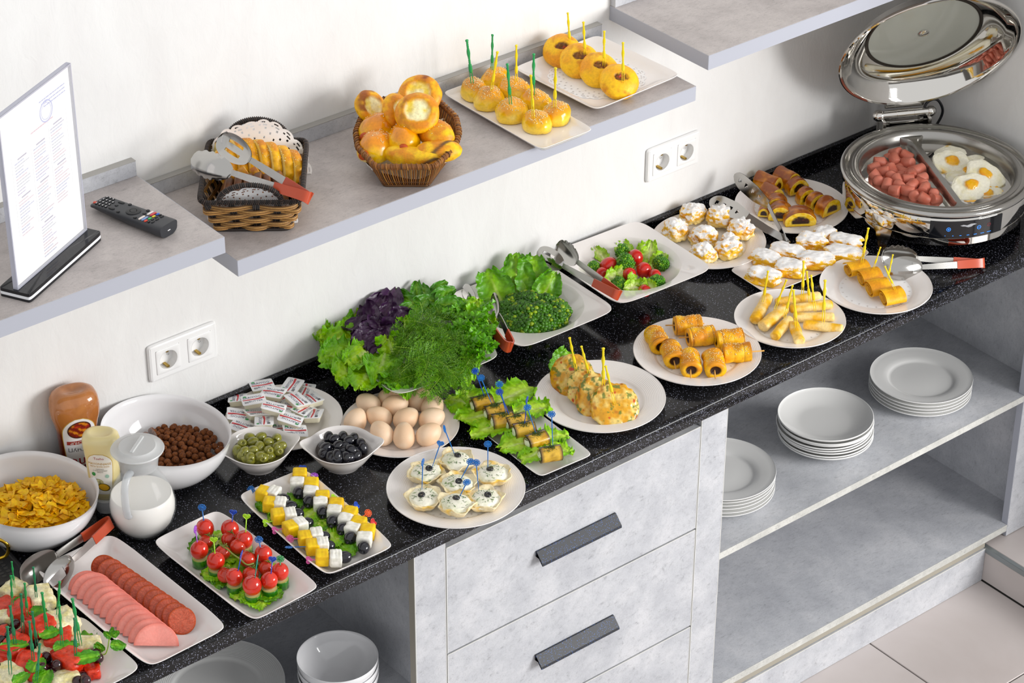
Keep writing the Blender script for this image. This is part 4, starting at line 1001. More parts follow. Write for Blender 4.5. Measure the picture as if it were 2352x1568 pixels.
# stuffed round buns leaning on each other
LEAN = nz(.82 * UP - .48 * GF + .08 * GR)
for i, (u, v) in enumerate(((1293, 119), (1329, 138), (1372, 160), (1422, 188))):
    R = (.038, .039, .039, .039)[i]; V, F = ico(5); r = np.hypot(V[:, 0], V[:, 1]); V = V * (1 + .05 * fbm(V * 2 + i, 3, i))[:, None]
    x, y, z = V.T; zt = np.sign(z) * np.abs(z) ** .9 * .60; hole = sm(.40, .31, np.hypot(x * .95, (y + .02) * 1.55) + .05 * fbm(V * 5, 2, i + 8)) * (z > 0); zt = zt - hole * (.10 + .16 * fbm(V * 8, 2, i))
    W_ = np.column_stack([x, y, zt]) * R; m = fbm(W_ * 60, 3, i + 3); m2 = fbm(W_ * 34, 2, i + 30)
    c = mixc(hx('fac63e'), hx('eb9f2a'), sm(-.1, .5, m2)); c = mixc(c, hx('c4721e'), .7 * sm(.25, .7, m + .2 * z)); c = mixc(c, hx('f6d27a'), sm(.1, -.5, z)); m3 = fbm(W_ * 170, 2, i + 60); fill = mixc(hx('8a5a2c'), hx('4a2f18'), sm(-.2, .3, m3)); fill = mixc(fill, hx('b8452a'), sm(.15, .4, m3)); fill = mixc(fill, hx('e0b458'), sm(.2, .45, -m3))
    c = c * (1 - hole[:, None]) + fill * hole[:, None]
    p = at(u, v, ZS + .031)
    single('stuffed_bun', G().add((W_, F, c)), BAKED, 'round golden stuffed bun leaning in the row on the square plate', 'bun', zframe(p, LEAN + .08 * GR * (i - 1.5), GR), 'stuffed buns on the square plate')
gp = 'picks in the stuffed buns'
for i, a in enumerate(((1309, 104, 1304, 28), (1344, 130, 1340, 49), (1387, 152, 1388, 70), (1431, 186, 1431, 96))):
    b = at(a[0], a[1], ZS + .045); pick('yellow', 'fork', b, rise(b, a[2], a[3]), 'yellow bead-stemmed pick standing in a stuffed round bun', gp, .014)

# ------------------------------------------------------------------ boat-shaped wicker basket
wb = at(936, 303, ZS + .062); bx_ = math.atan2(GF[1], GF[0])
# outline: long axis x (away from the viewer), flat ends
def boat(n, L, Wm, We):
    q = np.array([(-L, -We), (-L * .45, -Wm * .93), (0, -Wm), (L * .45, -Wm * .93), (L, -We), (L, We), (L * .45, Wm * .93), (0, Wm), (-L * .45, Wm * .93), (-L, We)])
    d = np.vstack([q, q[:1]]); seg = np.linalg.norm(np.diff(d, axis=0), axis=1); s = np.concatenate([[0], np.cumsum(seg)]); t = np.linspace(0, s[-1], n, endpoint=False)
    o = np.column_stack([np.interp(t, s, d[:, 0]), np.interp(t, s, d[:, 1])])
    for _ in range(3): o = (np.roll(o, 1, 0) + 2 * o + np.roll(o, -1, 0)) / 4
    return o
wk = thing('wicker_basket', 'brown boat-shaped wicker basket filled with pastries', 'basket', T((wb[0], wb[1], ZS), bx_))
top = boat(168, .132, .094, .052); bot = boat(168, .098, .062, .040); HB_ = .058
brn = [hx('7a4a22'), hx('96602c'), hx('63401e'), hx('a87538')]
g = G()
for i in range(168):
    a, b = bot[i], top[i]; sg = 1 if i % 2 else -1; tt = np.linspace(0, 1, 6); pth = np.column_stack([np.outer(1 - tt, a) + np.outer(tt, b) + np.outer(np.sin(tt * math.pi) * .004, nz(np.append(a, 0))[:2]), tt * HB_ + .003])
    g.add(tube(pth, .00155, 5), brn[i % 4] * RND.uniform(.8, 1.2))
ob('upright_canes', g, WICK, wk, kind='stuff')
for z, f, r in ((.004, 0.0, .003), (.016, .27, .0016)):
    q = bot * (1 - f) + top * f; q = np.vstack([q, q[:1]]); ob('cane_hoop', G().add(tube(np.column_stack([q * 1.01, np.full(len(q), z)]), r, 6), brn[2]), WICK, wk)
g = G(); q = np.vstack([top, top[:1]])
V, F = tube(np.column_stack([q * 1.012, np.full(len(q), HB_ + .003)]), .0052, 10); V += 0; g.add((V, F), mixc(brn[0], brn[1], (np.sin(np.arange(len(V)) // 10 * 2.1) > 0).astype(float)))
for i in range(0, 168, 2):
    a = np.append(top[i] * 1.012, HB_ + .003); d = nz(np.append(top[(i + 1) % 168] - top[i], 0)); o = nz(np.append(top[i], 0)); g.add(tube(np.array([a + .0058 * (math.cos(s) * UP + math.sin(s) * o) + d * (s / 6.28 * .006 - .003) for s in np.linspace(-.6, 4.2, 9)]), .0013, 5), brn[(i // 2) % 4] * RND.uniform(.85, 1.2))
ob('braided_rim', g, WICK, wk)
ob('basket_floor', G().add(loft([np.column_stack([bot * .99, np.full(168, .001)]), np.column_stack([bot * .99, np.full(168, .004)])]), brn[2]), WICK, wk)
def in_boat(V):
    V = V.copy(); r = np.hypot(V[:, 0] / .132, V[:, 1] / .094); V[:, 2] = .007 + .070 * np.clip(r - .55, 0, 2) ** 1.3 + .004 * np.sin(np.arctan2(V[:, 1], V[:, 0]) * 7) * sm(.5, 1, r); k = np.where(r > 1.0, 1.0 / np.maximum(r, 1e-6) ** .6, 1); V[:, :2] *= (k * .93)[:, None]; return V
doily('lacy white paper lining the boat-shaped wicker basket', None, .128, curve=in_boat, M=T((wb[0], wb[1], ZS), bx_))
def cheese_bun_geo(R, seed, dark):
    V, F = ico(5); V = V * (1 + .05 * fbm(V * 2 + seed, 3, seed))[:, None]; x, y, z = V.T; r = np.hypot(x, y); hl = sm(.66, .42, r + .08 * fbm(V * 4, 2, seed)) * (z > 0)
    zt = np.where(z > 0, z * .46, z * .34) - hl * .16 + hl * .05 * fbm(V * 12, 2, seed + 1); Wv = np.column_stack([x, y, zt]) * R; m = fbm(Wv * 70, 3, seed + 3); m2 = fbm(Wv * 42, 3, seed + 6)
    c = mixc(hx('f6bf3e'), hx('de8c26'), sm(-.3, .4, m + z * .3)); c = mixc(c, hx('8f4614'), dark * sm(.05, .5, m2 + .2 * (z - .3)) * (z > -.1)); c = mixc(c, hx('f4cf6e'), sm(.0, -.6, z))
    cr = mixc(hx('fbf2c4'), hx('f4d86c'), sm(-.1, .5, m)); return Wv, F, c * (1 - hl[:, None]) + cr * hl[:, None]
zb = ZS + .05
for i, (u, v, R, up_, dk) in enumerate(((851, 247, .034, UP * .55 - GF * .45 + GR * .5, .9), (964, 219, .042, UP * .7 - GF * .55 - GR * .1, 1.0), (905, 262, .036, UP * .6 - GF * .45 + GR * .75, 1.0), (961, 270, .042, UP * .75 - GF * .55, .6))):
    p = at(u, v, zb + (.026, .036, .034, .046)[i])
    single('cheese_bun', G().add(cheese_bun_geo(R, 60 + i, dk)), BAKED, ('small curd-filled bun at the edge of the wicker basket', 'largest dark-crusted curd bun at the back of the wicker basket', 'tilted dark-crusted curd bun wedged between the other curd buns', 'round curd bun resting above the sausage buns')[i], 'bun', zframe(p, up_, GR), 'curd buns in the wicker basket')
for i, (u, v, rx, az) in enumerate(((871, 297, .036, 2.4), (868, 331, .034, 1.9), (927, 320, .032, 1.75))):
    p = at(u, v + 4, zb - .002 + (.014, .004, .012)[i]); t = thing('sausage_bun', ('plain-topped sausage bun with a small opening below the curd buns', 'sesame sausage bun with the sausage end showing against the doily', 'round sesame sausage bun in the centre of the wicker basket')[i], 'bun', T(p - UP * .014, math.atan2(-GF[1], -GF[0]) + (-.5, -.55, .05)[i]), 'sausage buns in the wicker basket')
    gg = bun_geo(rx * 1.15, .031, .046, 80 + i, 'f8cc50', 'e29030', 'b5631c', .12); V, F, c = gg
    ob('bun', (V, F, c), GLAZED, t); N = vnormals(V, F); 
    sesame((V, N), 46 if i else 25, 30 + i, (N[:, 2] > .6) & (V[:, 0] < .01), parent=t)
    sV, sF = lathe([(0, -.02), (.0080, -.02), (.0088, -.012), (.0088, .0085), (.0078, .0105), (0, .0112)], 24); m_ = zframe((rx * 1.06, 0, .017), (1, .1, .22))
    ob('sausage', G().add((sV, sF), hx('b4532f'), m_), SOFT, t)
for i, (u, v, L, r, dirr) in enumerate(((992, 308, .044, .027, GR * .7 - GF * .8), (955, 356, .056, .021, GR * .95 - GF * .25), (996, 346, .046, .023, GR * .9 + GF * .2))):
    V, F = ico(5); x, y, z = V.T; V = np.column_stack([np.sign(x) * np.abs(x) ** .7 * L, y * r * (1.1 - .25 * x ** 2), z * r * .85]); V *= (1 + .10 * fbm(V * 45 + i, 3, i + 4))[:, None]
    m = fbm(V * 60, 3, i + 50); ang = np.arctan2(V[:, 2], V[:, 1]); c = mixc(hx('f8cc4a'), hx('e09030'), sm(-.2, .5, m + V[:, 2] / r * .4)); sp = sm(.12, .0, np.abs(np.sin(ang * .5 + V[:, 0] * 18 + i)) - .05); c = mixc(c, hx('2f2a2c'), sp * .85 * (V[:, 2] > -.3 * r))
    t = tag(ob('poppy_seed_roll', (V, F, c), BAKED, None, frame(at(u, v, zb + (.018, .002, .006)[i]), dirr, UP)), ('glossy sesame-topped poppy roll against the basket rim', 'long yellow poppy seed roll lying along the basket front', 'poppy seed roll tucked behind the long yellow roll')[i], 'pastry', 'poppy rolls in the wicker basket')
    if i == 0: N = vnormals(V, F); sesame((V, N), 60, 77, (N[:, 2] > .55) & (V[:, 0] < .02), parent=t)

# ------------------------------------------------------------------ rectangular woven bread basket
rb = at(584, 396, ZS + .068); RBM = T((rb[0], rb[1], ZS), math.atan2(GR[1], GR[0]) + .03)
rbk = thing('bread_basket', 'rectangular woven basket with dark rim and arched handles', 'basket', RBM)
HR = .070; tw, tl, bw, bl = .089, .116, .066, .092
def rrect(n, a, b, rad=.012):
    s = sq(1600, 14) * np.array([a, b]); d = np.vstack([s, s[:1]]); L_ = np.concatenate([[0], np.cumsum(np.linalg.norm(np.diff(d, axis=0), axis=1))]); t = np.linspace(0, L_[-1], n, endpoint=False)
    return np.column_stack([np.interp(t, L_, d[:, 0]), np.interp(t, L_, d[:, 1])])
lt = [hx('b98a50'), hx('8a6234'), hx('c99c60'), hx('6d4c28')]
NS = 18
for row in range(6):
    t = (row + .5) / 6; a = bw + (tw - bw) * t; b = bl + (tl - bl) * t; z = .004 + (HR - .010) * t; n = 216; q = rrect(n, a, b)
    per = np.cumsum(np.concatenate([[0], np.linalg.norm(np.diff(np.vstack([q, q[:1]]), axis=0), axis=1)]))[:-1]; tot = per[-1] + np.linalg.norm(q[0] - q[-1])
    ph = np.sin(per / tot * NS * math.pi * 1.0 + (row % 2) * math.pi); nrm = q / np.array([a, b]) ; nrm = nrm / np.linalg.norm(nrm, axis=1, keepdims=True)
    g = G()
    for k in range(4):
        off = (k - 1.5) * .0023; pth = np.column_stack([q + nrm * (ph * .0050)[:, None], np.full(n, z + off)]); g.add(tube(np.vstack([pth, pth[:1]]), .00165, 5), lt[k] * (.92 if row % 2 else 1.05))
    ob('woven_strand', g, WICK, rbk)
dk_ = [hx('2a211d'), hx('3d3029'), hx('1d1715')]
per_pts = rrect(720, 1, 1)
for i in range(NS):
    s = (i + .5) / NS
    qa = rrect(216, bw, bl); qb = rrect(216, tw, tl); per = np.cumsum(np.concatenate([[0], np.linalg.norm(np.diff(np.vstack([qb, qb[:1]]), axis=0), axis=1)])); j = int(np.searchsorted(per / per[-1], s)) % 216
    g = G(); o = nz(np.append(qb[j], 0)); tan = np.array([-o[1], o[0], 0])
    if abs(qb[j][0]) / tw > abs(qb[j][1]) / tl: tan = np.array([0, 1., 0])
    else: tan = np.array([1., 0, 0])
    for k in range(4): g.add(tube(np.array([np.append(qa[j], .003), np.append(qb[j], HR)]) + tan * (k - 1.5) * .0032, .0018, 5), dk_[k % 3])
    ob('stake', g, WICK, rbk)
def wrapped(P_, r, parent, name, step=.0035):
    P_ = np.asarray(P_); g = G().add(tube(P_, r * .9, 8), dk_[0]); seg = np.linalg.norm(np.diff(P_, axis=0), axis=1); s = np.concatenate([[0], np.cumsum(seg)]); m = int(s[-1] / step)
    tg = np.gradient(P_, axis=0)
    for i in range(m):
        q = np.array([np.interp((i + .5) * step, s, P_[:, k]) for k in range(3)]); d = nz(np.array([np.interp((i + .5) * step, s, tg[:, k]) for k in range(3)])); u = nz(np.cross(d, [.3, .2, .9])); w = np.cross(d, u)
        g.add(tube(np.array([q + r * (math.cos(a) * u + math.sin(a) * w) + d * step * .5 * (a / 6.28 - .5) for a in np.linspace(0, 6.28, 9)]), .0012, 4), dk_[i % 3] * RND.uniform(.8, 1.7))
    ob(name, g, WICK, parent)
q = rrect(120, tw + .001, tl + .001); q = np.column_stack([q, np.full(120, HR + .002)]); wrapped(np.vstack([q, q[:1]]), .0042, rbk, 'wrapped_rim')
for sg in (-1, 1):
    a = np.linspace(0, math.pi, 25); P_ = np.column_stack([np.cos(a) * .055, np.full(25, sg * (tl + .001)) + sg * np.sin(a) * .004, HR + .003 + np.sin(a) * (.036 if sg < 0 else .040)])
    for k in (-1, 0, 1): 
        if k == 0: wrapped(P_, .0045, rbk, 'handle')
ob('basket_floor', G().add(loft([np.column_stack([rrect(64, bw, bl), np.full(64, .001)]), np.column_stack([rrect(64, bw, bl), np.full(64, .005)])]), dk_[1]), WICK, rbk)
q = rrect(120, bw + .001, bl + .001); ob('base_rim', G().add(tube(np.vstack([np.column_stack([q, np.full(120, .0035)]), np.append(q[0], .0035)[None]]), .0032, 6), dk_[0]), WICK, rbk)
# two paper doilies lining the ends of the basket
def lining(sg):
    def f(V):
        x, y = V[:, 0], V[:, 1]; s = y * sg; V = V.copy()
        V[:, 1] = sg * np.where(s > 0, np.minimum(.085 + s * .25, .104 + s * .03), .085 + s * .9); V[:, 2] = np.where(s > 0, .012 + s * .98, .012 + .0 * s) + .0035 * np.sin(x * 60); V[:, 0] = x * np.where(s > 0, .92, .62)
        V[:, 0] = np.clip(V[:, 0], -.10, .10); return V
    return f
doily('lacy white paper standing behind the braided bread', None, .108, curve=lining(1), M=RBM)
doily('lacy white paper behind the front handle of the bread basket', None, .088, curve=lining(-1), M=RBM)
# bread slices
def slice_geo(a, b, th, crumb, crust, seed, hump=1.0):
    """arched slice standing in the x-z plane, thickness along y"""
    n = 40; t = np.linspace(-.18, math.pi + .18, n); x = np.cos(t) * a; z = np.sin(t) * b * hump + b * .18; o = np.column_stack([x, np.maximum(z, 0)])
    o[:, 0] *= 1 + .04 * np.sin(np.arange(n) * 1.3 + seed)
    rings = []; cols = []
    for y, f, k in ((-th / 2, .80, 0), (-th / 2, .93, 0), (-th / 2 + .0012, 1, 1), (0, 1.01, 1), (th / 2 - .0012, 1, 1), (th / 2, .93, 0), (th / 2, .80, 0)):
        c0 = np.array([0, b * .45]); q = c0 + (o - c0) * f; rings.append(np.column_stack([q[:, 0], np.full(n, y), q[:, 1]])); cols.append(np.full(n, k))
    V, F = loft(rings); k = np.concatenate(cols + [[0, 0]]); m = fbm(V * 60 + seed, 3, seed)
    crustc = mixc(hx(crust[0]), hx(crust[1]), sm(-.3, .5, m + (V[:, 2] / b - .8) * .6)); crumbc = mixc(hx(crumb[0]), hx(crumb[1]), sm(-.3, .4, m)); return V, F, crumbc * (1 - k[:, None]) + crustc * k[:, None]
def rbp(x, y, z): return (RBM @ np.array([x, y, z, 1]))[:3]
ax = RBM[:3, 0]; ay = RBM[:3, 1]
WS = [(-.078, .045, .060, -.9), (-.047, .052, .074, -.35), (-.027, .052, .077, -.3), (-.007, .050, .078, -.32), (.014, .046, .077, -.34), (.034, .042, .074, -.36), (.054, .038, .069, -.40), (.072, .034, .062, -.45)]
for i, (x, y, z, tl_) in enumerate(WS):
    V, F, c = slice_geo(.046, .052, .017, ('fae6a0', 'f4d478'), ('f8c04a', 'cf7f22'), i)
    Y = nz(ax + .45 * ay * (1 if i else -.2)); X = nz(np.cross(Y, UP * .8 - ax * tl_ * .6)); M = np.eye(4); M[:3, 0] = nz(np.cross(Y, UP)); M[:3, 1] = Y; M[:3, 2] = np.cross(M[:3, 0], M[:3, 1]); M = T(rbp(x - .014, y + .012, z - .040)) @ (M @ R3((1, 0, 0), tl_ * .5))
    t = tag(ob('bread_slice', (V, F, c), BAKED, None, M), 'golden slice of braided white bread with sesame crust' if i else 'end piece of braided white bread beside the tongs', 'bread', 'white bread slices in the basket')
    N = vnormals(V, F); sesame((V, N), 26, 100 + i, (np.abs(V[:, 1]) < .0075) & (V[:, 2] > .038), parent=t, size=.0015)
for i in range(4):
    V, F, c = slice_geo(.026, .030, .013, ('f3dc98', 'e8c468'), ('e6a83e', 'b5691c'), 40 + i); single('bread_heel', G().add((V, F, c)), BAKED, 'small golden bread end lying under the slotted tongs', 'bread', T(rbp(-.050 + i * .021, -.004, .048)) @ frame((0, 0, 0), ay * .7 - ax * .3, UP * .6 - ay * .7), 'bread ends in the basket')
for i in range(8):
    x = -.060 + i * .0165; V, F, c = slice_geo(.040, .050, .013, ('94684a', '805638'), ('6d442e', '54341f'), 60 + i)
    M = T(rbp(x, -.050 + .002 * i, .026 + .002 * (i % 2))) @ frame((0, 0, 0), ay, UP) @ R3((1, 0, 0), .35 if i < 4 else -.25)
    single('rye_slice', G().add((V, F, c)), BAKED, 'dark brown rye bread slice at the front of the bread basket', 'bread', M, 'rye slices in the basket')
tongs('red-handled steel tongs resting on the bread basket', at(711, 455, ZS + .088), at(500, 318, ZS + .125), at(438, 365, ZS + .112), 'slotted', 'serrated', nz(UP * .8 + GF * .6), .085, .020, .048)
# ------------------------------------------------------------------ cereals
def heap(c, R0, z_fn, n, make, seed, zoff=0.0):
    pass
r_ = np.random.default_rng(5)
def bowl_center(B, h): return np.array([B[0], B[1], h])
def bowl_tilt(x, y, rot): # height offset of the slanted rim
    return .014 * (x * math.cos(rot) + y * math.sin(rot)) / 1.0 / .121
# chocolate balls
def heap_top(x, y, h0, dome, R): 
    r2 = (x * x + y * y) / (R * R); return h0 + dome * (1 - r2)
cb = [mesh('chocolate_cereal_ball', (lambda V, F: (V * .0067 * (1 + .14 * fbm(V * 2.2 + k * 5, 3, k))[:, None] * np.array([1, 1, .92]), F, mixc(hx('84502f'), hx('4f2c19'), sm(-.3, .4, fbm(V * 5 + k, 3, k + 9)))))(*ico(3))) for k in range(6)]
for me in cb: me.materials.append(CRUMB)
pts = []; R = .088; off = GR * .012 - GF * .004
tries = 0
while len(pts) < 245 and tries < 60000:
    tries += 1
    a, q = r_.uniform(0, 6.283), math.sqrt(r_.uniform(0, 1)); x, y = R * q * math.cos(a), R * q * math.sin(a)
    lay = 0 if len(pts) < 165 else 1
    z = heap_top(x, y, .050, .010, R) + .0065 * lay + r_.normal(0, .0012)
    if all((x - p[0]) ** 2 + (y - p[1]) ** 2 + (z - p[2]) ** 2 > (.0116 if lay else .0120) ** 2 for p in pts): pts.append((x, y, z))
    if lay == 1 and tries > 40000: break
fill = lathe([(0, .012), (.045, .012), (.066, .026), (.079, .043), (.060, .050), (0, .055)], 48)
single('cereal_filling', G().add(fill, hx('6b3f26')), CRUMB, 'bed of chocolate cereal under the top layer of balls', 'cereal', T((BC[0], BC[1], 0)))['kind'] = 'stuff'
for i, (x, y, z) in enumerate(pts):
    tag(ob('chocolate_cereal_ball', cb[i % 6], None, None, T((BC[0] + x + off[0], BC[1] + y + off[1], z), r_.uniform(0, 6)) @ R3((1, 0, 0), r_.uniform(0, 3))), 'crunchy brown chocolate cereal ball in the white bowl', 'cereal', 'chocolate balls in the bowl')
# cornflakes
def flake(k):
    n, m = 7, 14; rr = np.linspace(.02, 1, n); a = np.arange(m) * 2 * math.pi / m; A, B = np.meshgrid(rr, a, indexing='ij'); ed = 1 + .16 * np.sin(3 * B + k) + .10 * np.sin(5 * B + 2 * k)
    x = A * np.cos(B) * ed * .0135; y = A * np.sin(B) * ed * .0098; z = .0024 * ((x / .0135) ** 2 * (1 + .4 * math.sin(k)) + (y / .0098) ** 2 * .6 * math.cos(k * 1.7)) + .0011 * fbm(np.column_stack([x.ravel(), y.ravel(), 0 * x.ravel()]) * 260 + k, 2, k).reshape(x.shape)
    V = np.stack([x.ravel(), y.ravel(), z.ravel()], 1); F = quads(n, m, False, True); c = mixc(hx('ffd030'), hx('eeaa1c'), sm(-.2, .5, fbm(V * 240 + k, 2, k) + .5 * (A.ravel() - .7)))
    return mesh('cornflake', G().add((np.concatenate([V, V + np.array([0, 0, .0008])]), [F, F[:, ::-1] + len(V)], np.concatenate([c, c]))))
fk = [flake(k) for k in range(8)]
for me in fk: me.materials.append(BAKED)
off = GR * .008
single('cornflake_filling', G().add(lathe([(0, .012), (.045, .012), (.066, .026), (.083, .048), (.060, .060), (0, .066)], 48), hx('e8a820')), BAKED, 'bed of cornflakes under the top layer of flakes', 'cereal', T((BF[0], BF[1], 0)))['kind'] = 'stuff'
for i in range(300):
    a, q = r_.uniform(0, 6.283), math.sqrt((i + .5) / 300); R = .087; x, y = R * q * math.cos(a), R * q * math.sin(a); z = heap_top(x, y, .051, .020, R) + r_.uniform(.000, .007)
    M = T((BF[0] + x + off[0], BF[1] + y + off[1], z + .001), r_.uniform(0, 6.28)) @ R3((1, 0, 0), r_.normal(0, .34)) @ R3((0, 1, 0), r_.normal(0, .34))
    tag(ob('cornflake', fk[i % 8], None, None, M), 'crisp golden cornflake in the white bowl', 'cereal', 'cornflakes in the bowl')

# ------------------------------------------------------------------ butter portions
bw_, bd_, bh_ = .0232, .0182, .012
g0 = sqloft(bw_, bd_, [(.004, 0), (.0032, .0008), (.0012, .0098), (0, .0100), (0, .0108), (.0004, .0110)], 10, 40)
tub = mesh('butter_tub', g0, True, 40); tub.materials.append(mat('butter_tub_plastic', 'efe9cf', .3))
lidm = mesh('foil_lid', sqloft(bw_ + .0003, bd_ + .0003, [(0, .0110), (0, .0114), (.0003, .0116)], 12, 40), True, 40); lidm.materials.append(mat('butter_lid_foil', 'f2f2f4', .3))
pr = G()
def strip2(p, z=.0119): pr.add(loft([np.column_stack([p, np.full(len(p), z - .0002)]), np.column_stack([p, np.full(len(p), z)])]), hx('c9303a'))
strip2(np.array([(-.021, -.0010), (-.008, -.0022), (.010, -.0026), (.0215, -.0008), (.0215, .0036), (.010, .0004), (-.008, .0012), (-.021, .0014)]))
V, F = text_mesh('SARIYOG‘', .0088); pr.add((V * np.array([1, 1, 1]) + np.array([-.001, .0068, .0119]), F), hx('3a3f66'))
V, F = text_mesh('BUTTER', .0078); pr.add((V + np.array([.0035, -.0078, .0119]), F), hx('3a3f66'))
e = circ(20) * np.array([.0036, .0026]); pr.add(loft([np.column_stack([e, np.full(20, .0117)]) + np.array([-.0155, .0118, 0]), np.column_stack([e, np.full(20, .0119)]) + np.array([-.0155, .0118, 0])]), hx('3c9a58'))
for k in range(7): pr.add(box(-.0185 + k * .0011, -.0178 + k * .0011 - (.0003 if k % 2 else 0), -.0120, -.0062, .0117, .0119), hx('55565c'))
prm = mesh('lid_print', pr, False); prm.materials.append(PRINT)
BP = [(602, 889, 20, 1), (629, 905, 160, 2), (671, 889, 70, 1), (547, 920, 95, 1), (583, 922, 15, 2), (626, 939, 175, 3), (681, 922, 130, 2), (717, 920, 120, 1), (546, 956, 185, 1), (607, 972, 95, 2), (664, 966, 170, 2), (720, 956, 85, 1), (555, 983, 160, 0.6), (676, 993, 12, 1), (667, 940, 150, 1), (588, 953, 30, 1), (695, 945, 60, 1), (651, 988, 10, 0), (640, 925, 40, 0), (700, 900, 80, 0)]
BUT0 = None
for i, (u, v, a, lay) in enumerate(BP):
    z = PW + .0005 + lay * .0112; p = at(u, v, z + .006)
    t = thing('butter_portion', 'sealed butter portion with red-striped printed lid' if i else 'butter portion tilted at the back edge of the plate', 'butter', None, 'butter portions on the plate')
    M = T((p[0], p[1], z), math.radians(a - 39)) @ R3((1, 0, 0), r_.normal(0, .12 if lay else .02)) @ R3((0, 1, 0), r_.normal(0, .12 if lay else .02)); t.matrix_basis = Matrix([list(q) for q in M])
    ob('tub', tub, None, t); l = ob('foil_lid', lidm, None, t); ob('lid_print', prm, None, l)

# ------------------------------------------------------------------ eggs
def egg_geo(k):
    V, F = ico(4); z = V[:, 2]; f = 1 - .13 * z; V = np.column_stack([V[:, 0] * f * .0212, V[:, 1] * f * .0212, z * .0268]); c = mixc(hx('f1d3b4'), hx('ecc7a2'), sm(-.3, .3, fbm(V * 40 + k, 3, k))); return V, F, c * (1 + .05 * math.sin(k * 2.1))
EG = [(846, 928), (908, 931), (994, 934), (817, 966), (870, 958), (933, 961), (992, 961), (876, 994), (928, 1000), (985, 997), (898, 914), (963, 916)]
for i, (u, v) in enumerate(EG):
    z = PW + .0205 + (.004 if i in (1, 5) else 0); p = at(u, v, z); a = (2.6, 0.3, 1.2, 1.1, 2.9, .6, .4, 2.2, 1.6, .5, .2, 1.)[i]; lean = (.3, .3, .2, .6, .4, .3, .3, .4, .9, .5, .2, .2)[i]
    ax_ = nz(math.cos(a) * GR + math.sin(a) * GF + lean * UP)
    single('egg', G().add(egg_geo(i)), SHELL, ('light brown boiled egg with pale shell on the round plate' if i < 10 else 'brown egg half hidden below the herb dish'), 'egg', zframe(p, ax_, UP), 'boiled eggs on the plate' if i < 10 else 'eggs under the herb dish rim')

# ------------------------------------------------------------------ olives
def olive_geo(c1, c2, k, pitted=True):
    V, F = ico(4); z = V[:, 2]; r = np.hypot(V[:, 0], V[:, 1]); hole = sm(.36, .22, r) * (z > .5) * pitted
    W_ = np.column_stack([V[:, 0] * .0098, V[:, 1] * .0098, z * .0125 - hole * .006]) * (1 + .02 * fbm(V * 2 + k, 2, k))[:, None]
    c = mixc(hx(c1), hx(c2), sm(-.4, .4, fbm(V * 2 + k, 3, k))); return W_, F, c
go = [mesh('olive', G().add(olive_geo('8c8a2e', '6d6e22', k))) for k in range(5)]; bo = [mesh('olive', G().add(olive_geo('20202a', '0f0f15', k))) for k in range(5)]
for me in go + bo: me.materials.append(SKIN)
def c6(x, y): return 500 + x / 3.178, 840 + y / 3.178
GO = [(125, 625), (180, 570), (235, 525), (315, 520), (258, 556), (430, 530), (305, 592), (372, 560), (370, 620), (428, 602), (490, 582), (488, 632), (195, 632), (255, 618), (140, 675), (237, 672), (308, 660), (342, 692), (160, 722), (212, 735), (270, 755), (420, 720), (447, 688), (332, 758), (395, 668), (285, 705), (380, 590), (340, 650)]
def bowl_olives(L, B, ms, label, group, nm):
    for i, (x, y) in enumerate(L):
        u, v = c6(x, y); z = .036; p = at(u, v, z)
        for _ in range(4):
            d = math.hypot(p[0] - B[0], p[1] - B[1]); z = .046 + .006 * (1 - (d / .05) ** 2) - (.007 if i >= len(L) - 8 else 0); p = at(u, v, z)
        d = p[:2] - B[:2]; dl = math.hypot(*d)
        lim = .042 if i < len(L) - 8 else .034
        if dl > lim: p[:2] = B[:2] + d / dl * lim
        ax_ = nz(r_.normal(0, 1, 3) * np.array([1, 1, .5]) - .5 * GF); tag(ob(nm, ms[i % 5], None, None, zframe(p, ax_, nz(r_.normal(0, 1, 3)))), label, 'olive', group)
bowl_olives(GO, OG, go, 'pitted green olive in the leaf-shaped bowl', 'green olives in the bowl', 'green_olive')
BO = [(730, 655), (792, 595), (857, 535), (810, 520), (880, 580), (915, 515), (960, 547), (992, 530), (1045, 567), (975, 612), (870, 650), (945, 680), (1065, 680), (1110, 612), (872, 725), (820, 715), (1000, 710), (792, 700), (940, 745), (905, 760), (1078, 572), (757, 585), (1020, 640), (910, 620), (830, 660), (930, 590)]
bowl_olives(BO, OB, bo, 'shiny pitted black olive in the leaf-shaped bowl', 'black olives in the bowl', 'black_olive')
for B, c_, nm, lb_ in ((OG, '6f6d22', 'olive_brine', 'thin green brine under the green olives'), (OB, '2b1710', 'olive_brine', 'thin dark brine under the black olives')):
    single(nm, lathe([(0, .009), (.026, .010), (.045, .028), (.050, .034), (0, .034)], 48), mat('brine_' + c_, c_, .05, Alpha=.9), lb_, 'brine', T((B[0], B[1], 0)))

